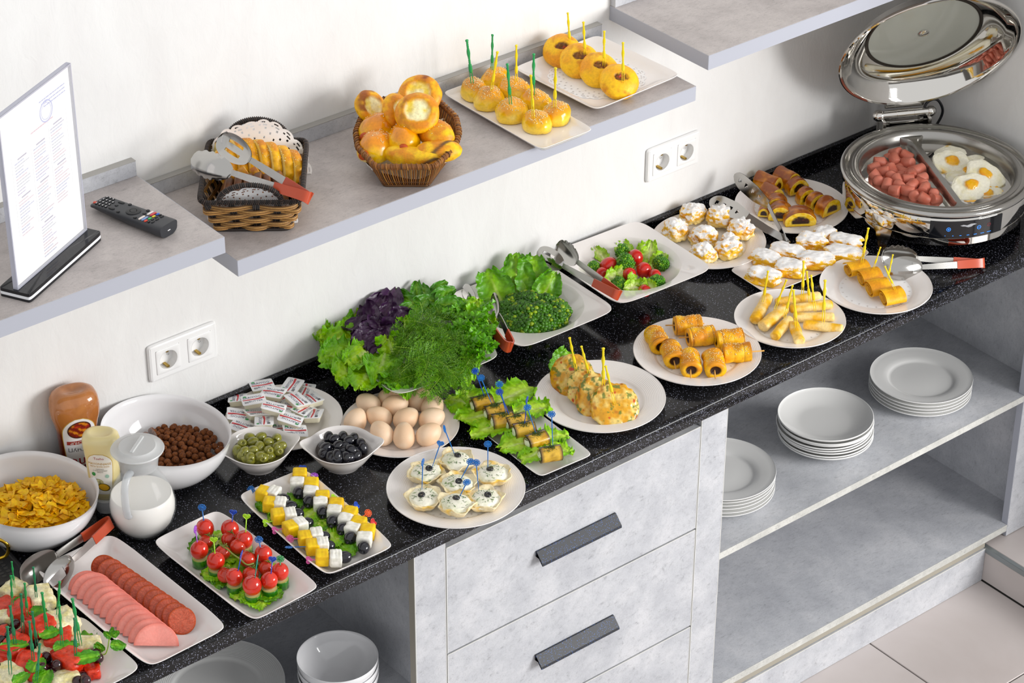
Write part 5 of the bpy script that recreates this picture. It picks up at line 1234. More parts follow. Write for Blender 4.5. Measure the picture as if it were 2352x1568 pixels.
# ------------------------------------------------------------------ leaves
def leaf_geo(L, Wd, seed, ruffle=.008, freq=7, curl=.15, cup=.15, cm='c4df6a', ce='7fbf2a', rib='e6efb8', nu=44, nv=25, jag=.10, shape=.75, vein=True, frill=1.0):
    s = np.linspace(0, 1, nu); t = np.linspace(-1, 1, nv); t = np.sign(t) * np.abs(t) ** .8; S, Tt = np.meshgrid(s, t, indexing='ij'); S = S.ravel(); Tt = Tt.ravel(); sg = np.sign(Tt); ed = np.abs(Tt)
    w = Wd / 2 * np.maximum(.05, np.sin(np.clip(S ** shape * .90 + .04, 0, 1) * math.pi)) ** .55
    on = np.full(len(S), seed * 1.0)
    j1 = fbm(np.column_stack([S * 4, sg * 2 + on * .37, on]), 2, seed); j2 = fbm(np.column_stack([S * freq * 2.2, sg * 3, on]), 2, seed + 1); j3 = fbm(np.column_stack([S * freq * 5, sg * 3 + 1, on]), 2, seed + 2)
    tp = fbm(np.column_stack([Tt * 4, on, on * .3]), 2, seed + 4)
    w = w * (1 + ed ** 3 * (1.3 * jag * j1 + jag * j2)); x = L * S * (1 + .10 * tp * S ** 3) + L * .03 * j3 * ed ** 4; y = Tt * w + .06 * Wd * j1 * S
    rim = np.maximum(ed ** 5, S ** 9)
    z = ruffle * (1.1 * rim * frill * (j2 * 1.3 + .7 * j3) + .9 * fbm(np.column_stack([S * 3.2, Tt * 2.2, on]), 2, seed + 3) + .35 * fbm(np.column_stack([S * 9, Tt * 6, on]), 2, seed + 5))
    z = z + cup * Wd * ed ** 2 - curl * L * S ** 2 + .06 * L * j1 * ed
    V = np.column_stack([x, y, z]); m = fbm(V * 70 + seed, 3, seed + 8); c = mixc(hx(cm), hx(ce), np.clip(sm(.05, .7, ed * .8 + .25 * m + .25 * S - .1), 0, 1)); c = mixc(c, hx(rib), sm(.14, .03, ed) * sm(1.0, .2, S) * .85)
    if vein: c = c * (1 - .12 * (np.sin(S * 34 + ed * 10 + m) > .75) * (ed < .85))[:, None]
    F = quads(nu, nv); return np.concatenate([V, V + np.array([0, 0, .00035])]), [F, F[:, ::-1] + len(V)], np.concatenate([c, c])
def leaf(name, label, p, d, up, L, Wd, group=None, cat='leaf', mat_=None, **k):
    return tag(ob(name, G().add(leaf_geo(L, Wd, RND.randrange(900), **k)), mat_ or LEAF, None, frame(p, d, up)), label, cat, group)
LET = dict(cm='bfdc62', ce='8cc832', rib='e3edb5'); LETD = dict(cm='7fb52e', ce='5d9a22', rib='b7d27a')

# ------------------------------------------------------------------ tartlets
def tart_geo(k):
    n, m = 15, 44; prof = [(0, .002), (.4, .001), (.62, .003), (.8, .010), (.93, .018), (1.0, .0225), (.97, .0235), (.88, .0195), (.7, .016), (.4, .0155), (0, .0155)]
    a = np.arange(m) * 2 * math.pi / m; rings = []
    for r, z in prof:
        e = 1 + .09 * np.sin(a * 5 + k) * r + .05 * np.sin(a * 11 + 2 * k) * r; rings.append(np.column_stack([np.cos(a) * r * e * .0365, np.sin(a) * r * e * .034, np.full(m, z) + .0028 * np.sin(a * 4 + k) * r ** 3]))
    V, F = loft(rings); mm = fbm(V * 70 + k, 3, k); c = mixc(hx('f6e8c4'), hx('efc667'), sm(.0, .5, mm + V[:, 2] * 18 - .35)); return V, F, c
def cream_geo(k):
    V, F = ico(5); V = V[:]; V = V * (1 + .12 * fbm(V * 3 + k, 3, k))[:, None]; V = np.column_stack([V[:, 0] * .0300, V[:, 1] * .0275, np.maximum(V[:, 2], -.2) * .009]); mm = fbm(V * 160 + k, 2, k + 1); m2 = fbm(V * 60 + k, 3, k + 2)
    c = mixc(hx('f3f0e0'), hx('e4e5cc'), sm(-.2, .5, m2)); c = mixc(c, hx('6f8f45'), sm(.38, .55, mm) * .8); return V, F, c
TZ = PW + .0015
TP = [(1522, 790, 0), (1745, 705, 0), (2005, 800, 0), (1505, 975, 0), (1752, 880, .002), (1950, 985, 0), (1740, 1030, .004)]
for i, (x, y, dz) in enumerate(TP):
    u, v = c6(x, y); p = at(u, v, TZ + .014); t = thing('tartlet', ('crisp tartlet filled with herbed cream, olive ring and dill',)[0], 'tartlet', T((p[0], p[1], TZ + dz), i * 1.3), 'tartlets on the ridged plate')
    ob('pastry_shell', tart_geo(i), BAKED, t); f = ob('cream_filling', cream_geo(i), SOFT, t, T((0, 0, .0175)))
    g = G(); rr = np.random.default_rng(i)
    for k in range(45):
        a, q = rr.uniform(0, 6.28), rr.uniform(.006, .024); c0 = np.array([math.cos(a + i) * .012, math.sin(a + i) * .012]); b = np.array([c0[0] + rr.normal(0, .006), c0[1] + rr.normal(0, .006), .0075]); d = rr.normal(0, .0035, 3); d[2] = abs(d[2]) * .3; g.add(tube(np.array([b, b + d]), .00045, 4), hx('3f6b1e') * rr.uniform(.6, 1.2))
    ob('dill_sprinkle', g, LEAF, f, kind='stuff')
    V, F = lathe([(.0028, .0), (.0062, .0), (.0070, .0022), (.0062, .0045), (.0028, .0045), (.0028, 0)], 24); ob('olive_ring', G().add((V, F), hx('16161c'), T((.004, -.003, .0078)) @ R3((1, .3, 0), .25)), SKIN, f)
gp = 'blue picks in the tartlets'
for kd, bx, by, tx, ty in (('heart', 1562, 748, 1632, 545), ('edge', 1735, 660, 1648, 440), ('flower', 1972, 758, 1972, 550), ('edge', 1490, 908, 1498, 682), ('flower', 1757, 858, 1855, 680), ('flower', 1905, 908, 1885, 685), ('flower', 1757, 972, 1828, 830)):
    b = at(*c6(bx, by), TZ + .022); t_ = rise(b, *c6(tx, ty)); pick('blue', kd, b, t_, 'blue heart-topped pick in a cream-filled tartlet' if kd == 'heart' else 'blue flower-topped pick in a cream-filled tartlet', gp + (' heart' if kd == 'heart' else ''), .006, RND.uniform(-.3, .3))

# ------------------------------------------------------------------ aubergine rolls on lettuce
def c8(x, y): return 1040 + x / 6.03, 840 + y / 6.03
dE = np.array([math.sin(math.radians(2.8)), math.cos(math.radians(2.8)), 0]); cE = np.array([-.036, -.444, PW])
for i, (x, y, a, L, Wd) in enumerate(((330, 760, 200, .075, .07), (140, 560, 150, .07, .07), (520, 900, 215, .085, .07), (900, 1130, 205, .08, .065), (1120, 1280, 215, .06, .05), (860, 420, 40, .085, .075), (1110, 640, 20, .07, .06), (1400, 1010, 10, .055, .05), (1480, 1200, -20, .05, .05), (260, 480, 130, .06, .06))):
    p = at(*c8(x, y), .014); d = GR * math.cos(math.radians(a)) * 1.0 + GF * math.sin(math.radians(a)); d = nz(d)
    leaf('lettuce_leaf', 'ruffled pale green lettuce leaf under the aubergine rolls', p - d * L * .55 + UP * .006, d + .12 * UP, UP, L * 1.05, Wd * 1.15, 'lettuce under the aubergine rolls', **LET, ruffle=.008, curl=.1, cup=.02)
def eggplant_roll(k, L=.042, r=.0185):
    g = G(); n = 46; sp = np.linspace(0, 2.35 * 2 * math.pi, n); rad = r * (.42 + .58 * sp / sp[-1]); o = np.column_stack([np.cos(sp) * rad, np.sin(sp) * rad * .85])
    th = .0016; i_ = np.column_stack([np.cos(sp) * (rad - th), np.sin(sp) * (rad - th) * .85]); ns = 7; ys = np.linspace(-L / 2, L / 2, ns)
    A = np.concatenate([np.column_stack([o[:, 0], np.full(n, y), o[:, 1]]) for y in ys]); B = np.concatenate([np.column_stack([i_[:, 0], np.full(n, y), i_[:, 1]]) for y in ys]); A += (.0006 * fbm(A * 200 + k, 2, k))[:, None]
    F = quads(ns, n); m = fbm(A * 90 + k, 3, k); edg = np.repeat((np.abs(ys) > L * .46).astype(float), n); c = mixc(hx('dcb65e'), hx('ad8136'), sm(-.2, .5, m)); so = np.tile(np.arange(n) / n, ns); c = mixc(c, hx('33202e'), ((so > .955) | (np.abs(so - .58) < .02)).astype(float) * .9); c = mixc(c, hx('7a5a22'), sm(.15, .5, fbm(A * 60 + 3 * k, 2, k + 4)) * .85); c = mixc(c, hx('2a1826'), edg * .95); g.add((A, F, c)); g.add((B, F[:, ::-1]), hx('c9b070')); e0 = np.arange(n - 1)
    for s_ in (0, ns - 1):
        E = np.concatenate([A[s_ * n:(s_ + 1) * n], B[s_ * n:(s_ + 1) * n]]); q = np.stack([e0, e0 + 1, n + e0 + 1, n + e0], 1); g.add((E, q), hx('241522'))
    return g
def filling_geo(k, L=.043, r=.0158):
    V, F = ico(4); x, y, z = V.T; V = np.column_stack([x * r * .95, np.sign(y) * np.abs(y) ** .45 * L * .54, z * r * .8]); V *= (1 + .10 * fbm(V * 160 + k, 2, k))[:, None]; m = fbm(V * 220 + k, 2, k); return V, F, mixc(hx('e6ead2'), hx('8fa067'), sm(.25, .6, m))
for i, (x, y, az) in enumerate(((400, 520, 25), (590, 630, 20), (690, 760, 15), (880, 770, 25), (985, 890, 20), (1160, 1020, 30), (1350, 1225, 15))):
    p = at(*c8(x, y), PW + .024); d = nz(GR * math.cos(math.radians(az)) + GF * math.sin(math.radians(az))); M = np.eye(4); M[:3, 1] = d; M[:3, 2] = UP; M[:3, 0] = np.cross(d, UP); M[:3, 3] = p - UP * .002 * (i % 2)
    t = thing('aubergine_roll', 'grilled aubergine roll with herbed white filling' if i < 6 else 'aubergine roll at the end of the row with darker grilled skin', 'vegetable roll', M, 'aubergine rolls on the plate')
    ob('aubergine_wrap', eggplant_roll(i), WET, t); ob('white_filling', filling_geo(i), SOFT, t)
    g = G(); rr = np.random.default_rng(i + 40)
    for k in range(90): b = np.array([rr.normal(0, .006), rr.normal(0, .007), .0160]); dd = rr.normal(0, .003, 3); dd[2] *= .2; g.add(tube(np.array([b, b + dd]), .0004, 4), hx('35561c') * rr.uniform(.6, 1.2))
    ob('dill_sprinkle', g, LEAF, t, kind='stuff')
for kd, bx, by, tx, ty, c in (('flower', 455, 470, 298, 35, 'dblue'), ('flower', 545, 535, 375, 130, 'blue'), ('flower', 800, 722, 632, 325, 'dblue'), ('flower', 745, 690, 637, 215, 'blue'), ('edge', 990, 855, 1032, 430, 'dblue'), ('flower', 1160, 965, 1022, 540, 'blue'), ('flower', 1387, 1160, 1367, 630, 'blue')):
    b = at(*c8(bx, by), PW + .030); pick(c, kd, b, rise(b, *c8(tx, ty)), ('deep blue' if c == 'dblue' else 'clear blue') + ' flower-topped pick in an aubergine roll', 'picks in the aubergine rolls ' + c, .008, RND.uniform(-.2, .2))

# ------------------------------------------------------------------ cheese and olive skewers
def cubeblob(sx, sy, sz, k, rough_=.05, p=4.0, groove=0.0):
    V, F = ico(4); s = 1 / (np.abs(V) ** p).sum(1) ** (1 / p); V = V * s[:, None]; V = V * (1 + rough_ * fbm(V * 2.3 + k, 3, k))[:, None]
    if groove: V[:, 2] += groove * np.sin(V[:, 0] * 11) * (V[:, 2] > .5)
    return V * np.array([sx, sy, sz]), F
for i, (x, y, a, L, Wd) in enumerate(((330, 1020, 170, .06, .06), (380, 1110, 190, .05, .05), (520, 960, 80, .06, .045), (660, 1080, 60, .07, .05), (700, 1180, 250, .06, .05), (830, 1240, 300, .07, .06), (950, 1350, 320, .065, .05), (900, 1290, 10, .05, .05), (620, 1250, 200, .05, .05), (750, 1150, 30, .06, .04), (280, 990, 140, .05, .05))):
    p = at(*c6(x, y), PW + .008); cT = np.array([-.522, -.450, 0]); p[:2] = cT[:2] + (p[:2] - cT[:2]) * np.array([.72, .85]); L *= .85; d = nz(GR * math.cos(math.radians(a)) + GF * math.sin(math.radians(a))); leaf('lettuce_leaf', 'crumpled green lettuce leaf under the cheese skewers', p - d * L * .5, d + .15 * UP, UP, L, Wd, 'lettuce under the cheese skewers', **(LET if i % 2 else LETD), ruffle=.006, curl=.12, cup=.02)
CL = [((335, 935), (410, 935), (480, 975), 'blue', 'flower', (265, 910)), ((380, 1012), (457, 1015), (532, 1027), 'lime', None, None), ((440, 1098), (528, 1092), (580, 1082), 'lime', 'heart', (372, 1140)), ((530, 1188), (602, 1162), (650, 1150), 'pink', 'heart', (440, 1195)),
      ((637, 1262), (722, 1238), (770, 1250), 'pink', 'flower', (552, 1262)), ((692, 1322), (765, 1310), (806, 1316), 'blue', 'edge', (545, 1322)), ((762, 1398), (862, 1405), (926, 1396), 'pink', 'heart', (690, 1415)),
      ((600, 802), (582, 866), (590, 926), 'dblue', 'heart', (617, 752)), ((685, 870), (682, 930), (664, 990), 'purple', 'flower', (702, 812)), ((766, 966), (752, 1010), (765, 1070), 'lime', 'heart', (840, 972)), ((866, 1020), (855, 1070), (836, 1136), 'dblue', 'heart', (995, 1028)),
      ((966, 1082), (936, 1132), (910, 1190), 'orange', 'flower', (1080, 1085)), ((1030, 1155), (986, 1200), (966, 1256), 'red', 'heart', (1118, 1152)), ((1096, 1210), (1072, 1266), (1066, 1326), 'blue', None, None)]
def axis_M(o, d):
    d = nz(d); M = np.eye(4); M[:3, 0] = d; M[:3, 1] = nz(np.cross(UP, d)); M[:3, 2] = np.cross(d, M[:3, 1]); M[:3, 3] = o; return M
for i, (yc, wc, oc_, pcn, kd, hd) in enumerate(CL):
    zq = PW + .018; a = at(*c6(*yc), zq + .003); b = at(*c6(*wc), zq + .003); c = at(*c6(*oc_), zq + .001); d = nz(c - a); M = axis_M(a, d); Mi = np.linalg.inv(M); lb = (Mi @ np.append(b, 1))[:3]; lc2 = (Mi @ np.append(c, 1))[:3]
    lab = 'cheese, white cheese and black olive skewer' + ({None: ' with its pick head hidden'}.get(kd) or ' with %s %s pick' % ({'dblue': 'dark blue'}.get(pcn, pcn), {'edge': 'flower'}.get(kd, kd)))
    t = thing('cheese_skewer', lab, 'skewer', M, 'cheese skewers on the plate')
    V, F = cubeblob(.0120, .0132, .0120, i, .035, 11, .02); m = fbm(V * 150 + i, 2, i); ob('yellow_cheese', (V, F, mixc(hx('f2cf55'), hx('e6b93a'), sm(-.3, .4, m))), SOFT, t)
    V, F = cubeblob(.0110, .0135, .0120, i + 50, .08, 10, .03); m = fbm(V * 150 + i, 2, i); ob('white_cheese', (V, F, mixc(hx('f4f2ea'), hx('e4e2d6'), sm(-.3, .4, m))), SOFT, t, T(lb))
    ob('olive', bo[i % 5], None, t, T(lc2) @ R3((0, 1, 0), math.pi / 2) @ Sc(1.16, 1.16, 1.1))
    if kd:
        h = at(*c6(*hd), zq + .003); hl = (Mi @ np.append(h, 1))[:3]; Lp = np.linalg.norm(hl - lc2); key = (pcn, kd, 'sk', round(Lp, 3)); g = stick_geo(Lp, kd); mm = zframe(lc2, hl - lc2, (Mi[:3, :3] @ (UP * .6 - GF * .7)))
        M2 = np.eye(4); z_ = nz(hl - lc2); y_ = nz(Mi[:3, :3] @ (UP * .55 - GF * .8)); y_ = nz(y_ - z_ * (y_ @ z_)); M2[:3, 2] = z_; M2[:3, 1] = y_; M2[:3, 0] = np.cross(y_, z_); M2[:3, 3] = lc2
        ob('pick', g, PK[pcn], t, M2)

# ------------------------------------------------------------------ tomato and cucumber skewers
def c5(x, y): return x / 3.087, 1060 + y / 3.087
for i, (x, y, a, L, Wd) in enumerate(((1390, 540, 120, .06, .06), (1560, 470, 80, .06, .05), (1470, 800, 190, .065, .06), (1520, 850, 240, .055, .055), (1750, 960, 230, .07, .06), (1850, 1010, 300, .07, .06), (1960, 960, 330, .065, .06), (2040, 850, 10, .055, .055), (2010, 690, 40, .06, .06), (1680, 720, 90, .06, .05), (1600, 640, 60, .05, .05))):
    p = at(*c5(x, y), PW + .010); cT = np.array([-.707, -.467, 0]); p[:2] = cT[:2] + (p[:2] - cT[:2]) * np.array([.62, .80]); L *= .85; d = nz(GR * math.cos(math.radians(a)) + GF * math.sin(math.radians(a))); leaf('lettuce_leaf', 'frilly green lettuce leaf under the tomato skewers', p - d * L * .5, d + .05 * UP, UP, L, Wd, 'lettuce under the tomato skewers', **(LET if i % 3 else LETD), ruffle=.006, freq=9, curl=.12, cup=.0)
def tomato_geo(r, k, c1='d8301c', c2='c02212', el=1.06):
    V, F = ico(4); z = V[:, 2]; V = np.column_stack([V[:, 0], V[:, 1], z * el]) * r; V[:, 2] -= r * .12 * np.exp(-(np.hypot(V[:, 0], V[:, 1]) / (r * .25)) ** 2) * (z > 0); c = mixc(hx(c1), hx(c2), sm(-.3, .4, fbm(V * 60 + k, 2, k))); return V, F, c
def cuke_geo(k, r=.0145, h=.017):
    prof = [(0, 0), (.9 * r, 0), (r, .0012), (r, h - .0008), (.97 * r, h), (.93 * r, h), (.6 * r, h + .0004), (0, h + .0003)]; V, F = lathe(prof, 36); q = np.hypot(V[:, 0], V[:, 1]) / r; top_ = (V[:, 2] > h - .0006) | (V[:, 2] < .0004); m = fbm(V * np.array([200, 200, 40]) + k, 2, k)
    c = mixc(hx('2f6b24'), hx('5c9438'), sm(.0, .6, m)); ct = mixc(hx('d9e3ae'), hx('a9c46a'), sm(.55, .95, q)); return V, F, np.where(top_[:, None] & (q < .95)[:, None], ct, c)
TS = [(1455, 470, 'blue', 'flower', (1432, 325), 0), (1630, 478, 'dblue', 'heart', (1652, 358), 0), (1730, 552, 'lime', 'heart', (1748, 388), 1), (1413, 625, 'purple', 'edge', (1385, 480), 1), (1530, 705, 'lime', 'heart', (1515, 552), 1), (1660, 818, 'dblue', 'edge', (1712, 655), 1), (1790, 876, 'teal', None, (1835, 640), 1), (1907, 842, 'dblue', 'heart', (1930, 690), 1), (1985, 780, 'green', 'flower', (1985, 690), 1), (1868, 655, 'blue', 'flower', (1835, 552), 0)]
for i, (x, y, pcn, kd, hd, ck) in enumerate(TS):
    r = (.0160, .0163, .0158, .0163, .0162, .0152, .0168, .0152, .0152, .0158)[i]; z = PW + .019 + r * .98; p = at(*c5(x, y), z)
    t = thing('tomato_skewer', 'cherry tomato on a cucumber chunk with %s %s pick' % ({'dblue': 'dark blue'}.get(pcn, pcn), {'edge': 'flower', None: 'plain'}.get(kd, kd)), 'skewer', T((p[0], p[1], PW + .001)), 'tomato skewers on the plate')
    ob('tomato', tomato_geo(r, i, el=1.1), SKIN, t, T((0, 0, z - PW - .001)) @ R3((1, .4, 0), .5 * RND.uniform(-1, 1))); ob('cucumber_chunk', cuke_geo(i), WET, t, T((0, 0, 0), i))
    h = rise(p, *c5(*hd)); hl = h - np.array([p[0], p[1], PW + .001]); b0_ = np.array([0, 0, .012]); Lp = np.linalg.norm(hl - b0_) - .006; M2 = zframe(b0_, hl - b0_, GR); ob('pick', stick_geo(Lp, kd), PK[pcn], t, M2)
calyx = G()
for k in range(5):
    a = k * 1.2566; calyx.add(tube(np.array([(0, 0, 0), (.004 * math.cos(a), .004 * math.sin(a), .0012), (.0085 * math.cos(a), .0085 * math.sin(a), .0036 * (k % 2))]), [.0009, .0008, .0002], 5), hx('6d7f3c'))
calyx.add(tube(np.array([(0, 0, 0), (.001, 0, .006)]), [.0009, .0011], 6), hx('7d8a4a')); cam_ = mesh('calyx', calyx); cam_.materials.append(LEAF)
VT = [(1460, 568, .0135), (1622, 548, .0138), (1685, 602, .0145), (1580, 645, .0140), (1755, 690, .0155), (1598, 803, .0145), (1775, 802, .0150), (1885, 757, .0140)]
for i, (x, y, r) in enumerate(VT):
    z = PW + .008 + r + (.006 if i in (1, 2, 3, 4) else 0); p = at(*c5(x, y), z); t = thing('vine_tomato', 'small vine tomato with green calyx between the skewers', 'tomato', T(p), 'vine tomatoes on the plate'); ob('tomato', tomato_geo(r, 20 + i, 'd2381e', 'b82a14', .95), SKIN, t); ob('calyx', cam_, None, t, zframe((0, 0, 0), nz(UP * .8 + GF * .25 + GR * .3)) @ T((0, 0, r * .93)))
vp = spline([at(*c5(x, y), PW + .040) for x, y in ((1560, 590), (1610, 620), (1650, 655), (1700, 690), (1750, 730), (1800, 720))], 6); single('tomato_vine', G().add(tube(vp, .0016, 6), hx('8d9a55')), LEAF, 'bare green tomato stem lying over the vine tomatoes', 'stem')

# ------------------------------------------------------------------ cold meats
TILT = nz(.50 * UP - .66 * GF)
def disc_geo(r, th, k, c1, c2, rim, half=False):
    n = 56; rr = np.array([.0, .3, .6, .85, .965, 1.0, 1.0, .965, .6, 0.]); zz = np.array([1, 1, 1, 1, 1, .8, -.8, -1, -1, -1]) * th / 2
    if half: a = np.linspace(0, math.pi, n); 
    else: a = np.arange(n) * 2 * math.pi / n
    rings = [np.column_stack([np.cos(a) * r * max(q, 1e-4), np.sin(a) * r * max(q, 1e-4), np.full(n, z)]) for q, z in zip(rr, zz)]; rings = rings[::-1]
    if half: V = np.concatenate(rings); N_ = len(rings); F = [quads(N_, n)[:, ::-1]]; 
    else: V, F = loft(rings, False, False)
    if half:
        b0_ = np.arange(N_) * n; b1_ = b0_ + n - 1; F.append(np.stack([b0_[:-1], b0_[1:], b1_[1:], b1_[:-1]], 1))
    V = V.copy(); V[:, 2] += .0008 * np.sin(V[:, 0] * 120 + k); q = np.hypot(V[:, 0], V[:, 1]) / r; m = fbm(V * np.array([520, 520, 5]) + k * 9, 2, k); c = mixc(hx(c1), hx(c2), sm(-.1, .4, m)); c = mixc(c, hx(rim), sm(.93, .98, q)); return V, F, c
for i in range(13):
    f = i / 12; x, y = 742 + f * 548, 752 + f * 375; p = at(*c5(x, y), PW + .018); tl_ = nz(TILT + .10 * GR * math.sin(i * 2.2) - (.35 * UP if i == 0 else 0)); R = .0242
    single('salami_slice', G().add(disc_geo(R, .0024, i, 'd67a66', 'c96855', 'b8502a')), SALAMI, 'round salami slice in the overlapping row' if i < 12 else 'fully visible salami slice at the end of the row', 'sausage slice', zframe(p, tl_, GR), 'salami slices on the plate')
for i in range(13):
    f = i / 12; x, y = 618 + f * 490, 905 + f * 400; p = at(*c5(x, y), PW + .004); tl_ = nz(TILT + .08 * GR * math.sin(i * 1.7)); R = .0385 if i else .033; xd = nz(GR * .97 + GF * .22); M = zframe(p, tl_, xd)
    M = M @ R3((0, 0, 1), -.10 + .05 * math.sin(i * 3)); single('ham_sausage_slice', G().add(disc_geo(R, .003, i + 30, 'f0a49a', 'ee9e94', 'e88e82', True)), SOFT, 'pink half-moon boiled sausage slice in the overlapping row' if i < 12 else 'foremost pink half-moon sausage slice showing its flat cut edge', 'sausage slice', M, 'boiled sausage slices on the plate')
tongs('red-handled steel tongs with spoon and fork heads beside the cold meats', at(252, 1198, .040), at(45, 1328, .040), at(104, 1350, .034), 'spoon', 'fork', nz(UP * .8 + GF * .6), .088, .020, .050)
# ------------------------------------------------------------------ vegetable fritters
def c4(x, y): return 1020 + x / 3.075, 760 + y / 3.075
def fritter_geo(k, R=.040):
    V, F = ico(6); V = V * (1 + .09 * fbm(V * 2.2 + k, 3, k))[:, None]; x, y, z = V.T; Wv = np.column_stack([x, y, np.sign(z) * np.abs(z) ** .8 * .26]) * R; Wv += (.0022 * fbm(Wv * 110 + k, 2, k))[:, None]
    m = fbm(Wv * 55 + k, 3, k + 1); m2 = fbm(Wv * 75 + 9 * k, 2, k + 2); c = mixc(hx('f0d488'), hx('dca246'), sm(-.25, .3, m)); c = mixc(c, hx('ac5f1c'), sm(.12, .5, m2 + .5 * (np.hypot(x, y) - .75)) * .85); c = mixc(c, hx('55702a'), sm(.16, .34, fbm(Wv * 130 + 3 * k, 3, k + 3)) * .85); c = mixc(c, hx('c9533a'), sm(.45, .6, fbm(Wv * 80 + 5 * k, 2, k + 4))); return Wv, F, c
for i, (x, y, R, nrm) in enumerate(((900, 315, .044, .55 * UP - .75 * GF - .25 * GR), (1000, 405, .038, .6 * UP - .7 * GF), (1075, 470, .042, .55 * UP - .75 * GF), (1205, 535, .048, .72 * UP - .6 * GF + .1 * GR))):
    single('vegetable_fritter', G().add(fritter_geo(i, R)), GLAZED, ('egg and herb fritter at the lettuce end of the row', 'smaller herb fritter wedged second in the row', 'herb fritter leaning behind the front one', 'largest herb fritter lying at the open end of the row')[i], 'fritter', zframe(at(*c4(x, y), PW + (.030, .026, .026, .022)[i]), nrm, GR), 'fritters on the ridged plate')
leaf('lettuce_leaf', 'green lettuce leaf tip behind the vegetable fritters', at(*c4(800, 330), .010), nz(.5 * GF + .3 * GR + .55 * UP), nz(-GF + .5 * UP), .062, .055, **LETD, ruffle=.006)
for bx, by, tx, ty in ((935, 290, 885, 42), (1030, 330, 968, 103), (1125, 415, 1124, 115), (1200, 490, 1140, 243)):
    b = at(*c4(bx, by), PW + .042); pick('yellow', 'fork', b, rise(b, *c4(tx, ty)), 'yellow bead-stemmed pick standing in a vegetable fritter', 'picks in the fritters', .012)

# ------------------------------------------------------------------ sesame pastry rolls on sticks
def cR(x, y): return 1460 + x / 2.8, 380 + y / 2.8
def proll_geo(k, L=.058, r=.0205):
    n, m = 40, 34; a = np.arange(m) * 2 * math.pi / m; rings = []
    for s in np.linspace(-1, 1, n):
        ridge = 1 + .07 * abs(math.sin((s + .15 * k) * 4.2)) ** .5; end = max(.62, min(1, (1 - abs(s)) * 9 + .62)); rr = r * ridge * end * (1 + .04 * np.sin(3 * a + k + 5 * s)); rings.append(np.column_stack([np.full(m, s * L / 2), np.cos(a) * rr, np.sin(a) * rr * .88]))
    for q in (.48, .40): rings.append(np.column_stack([np.full(m, L / 2 - (.002 if q > .45 else .007)), np.cos(a) * r * q, np.sin(a) * r * q * .9]))
    V, F = loft(rings, True, True); mm = fbm(V * 60 + k, 3, k); s = V[:, 0] / (L / 2); top_ = V[:, 2] / r; c = mixc(hx('f8c450'), hx('e2952e'), sm(-.2, .6, top_ * .5 + mm)); c = mixc(c, hx('9a5216'), .55 * sm(.1, .5, fbm(V * 35 + k, 2, k + 3)) ); crack = sm(.10, .0, np.abs(np.sin((s + .15 * k) * 4.2))) * (np.abs(s) < .9); c = mixc(c, hx('5c2c14'), crack * .8)
    c[-m * 2 - 2:] = hx('3f2416'); return V, F, c
RL = [(140, 1115, (.25, -1)), (237, 1205, (.15, -1)), (357, 1262, (.02, -1)), (497, 1265, (.05, -1)), (335, 1020, (-1, -.15)), (420, 1092, (-1, -.25)), (602, 1108, (-1, -.22)), (650, 1198, (1, .12))]
for i, (x, y, dd) in enumerate(RL):
    d = nz(GR * dd[0] + GF * dd[1]); p = at(*cR(x, y), PW + .021); p[2] = PW + .019; t = thing('sesame_pastry_roll', 'golden meat-filled pastry roll on a wooden stick with sesame' if i < 4 else 'golden cracked pastry roll lying sideways with sesame topping', 'pastry', frame(p, d, UP), 'sesame pastry rolls end-on' if i < 4 else 'sesame pastry rolls lying sideways')
    g = proll_geo(i); ob('pastry', g, BAKED, t); N = vnormals(g[0], g[1]); sesame((g[0], N), 75, 200 + i, (N[:, 2] > .55) & (g[0][:, 0] < .022), parent=t)
    e = .046 if i != 7 else .056; ob('wooden_stick', G().add(tube(np.array([(-.034, .002, .002), (0, 0, 0), (e, -.002, -.006 if i < 4 else .002)]), .0014, 6)), WOOD, t)

# ------------------------------------------------------------------ fried filo rolls
def cS(x, y): return 1660 + x / 5.226, 500 + y / 5.226
def filo_geo(L, r, k):
    n, m = 26, 26; a = np.arange(m) * 2 * math.pi / m; rings = []
    for s in np.linspace(-1, 1, n):
        e = 1 if abs(s) < .93 else 1 - (abs(s) - .93) / .07 * .22; q = r * e * (1 + .03 * np.sin(2 * a + s * 3 + k) + .025 * math.sin(s * 6 + k)); rings.append(np.column_stack([np.full(m, s * L / 2), np.cos(a) * q * 1.05, np.sin(a) * q * .92]))
    rings.append(np.column_stack([np.full(m, L / 2 - .0015), np.cos(a) * r * .45, np.sin(a) * r * .40])); V, F = loft(rings); mm = fbm(V * np.array([45, 60, 60]) + k, 3, k); c = mixc(hx('f9deA2'.lower()), hx('efbb56'), sm(-.2, .4, mm + .15 * V[:, 2] / r)); c = mixc(c, hx('e6a02e'), sm(.22, .55, fbm(V * np.array([25, 40, 40]) + 2 * k, 2, k + 2)) * .8); return V, F, c
FR_ = [((540, 950), (385, 1235), .0120), ((745, 1085), (475, 1310), .0125), ((800, 1215), (620, 1430), .0105), ((850, 1275), (925, 1490), .0110), ((640, 1015), (1170, 935), .0100), ((810, 1095), (1310, 1035), .0105), ((850, 1195), (1335, 1190), .0105), ((970, 1275), (1440, 1335), .0105)]
for i, (a, b, r) in enumerate(FR_):
    z = PW + r + .0015 + (.004 if i == 5 else 0); pa, pb = at(*cS(*a), z), at(*cS(*b), z); single('filo_roll', G().add(filo_geo(np.linalg.norm(pb - pa), r, i)), BAKED, 'fried golden filo roll pointing away from the plate edge' if i < 4 else 'pale filo roll lying crosswise behind the others', 'pastry', frame((pa + pb) / 2, pb - pa, UP), 'filo rolls fanned out' if i < 4 else 'filo rolls lying crosswise')
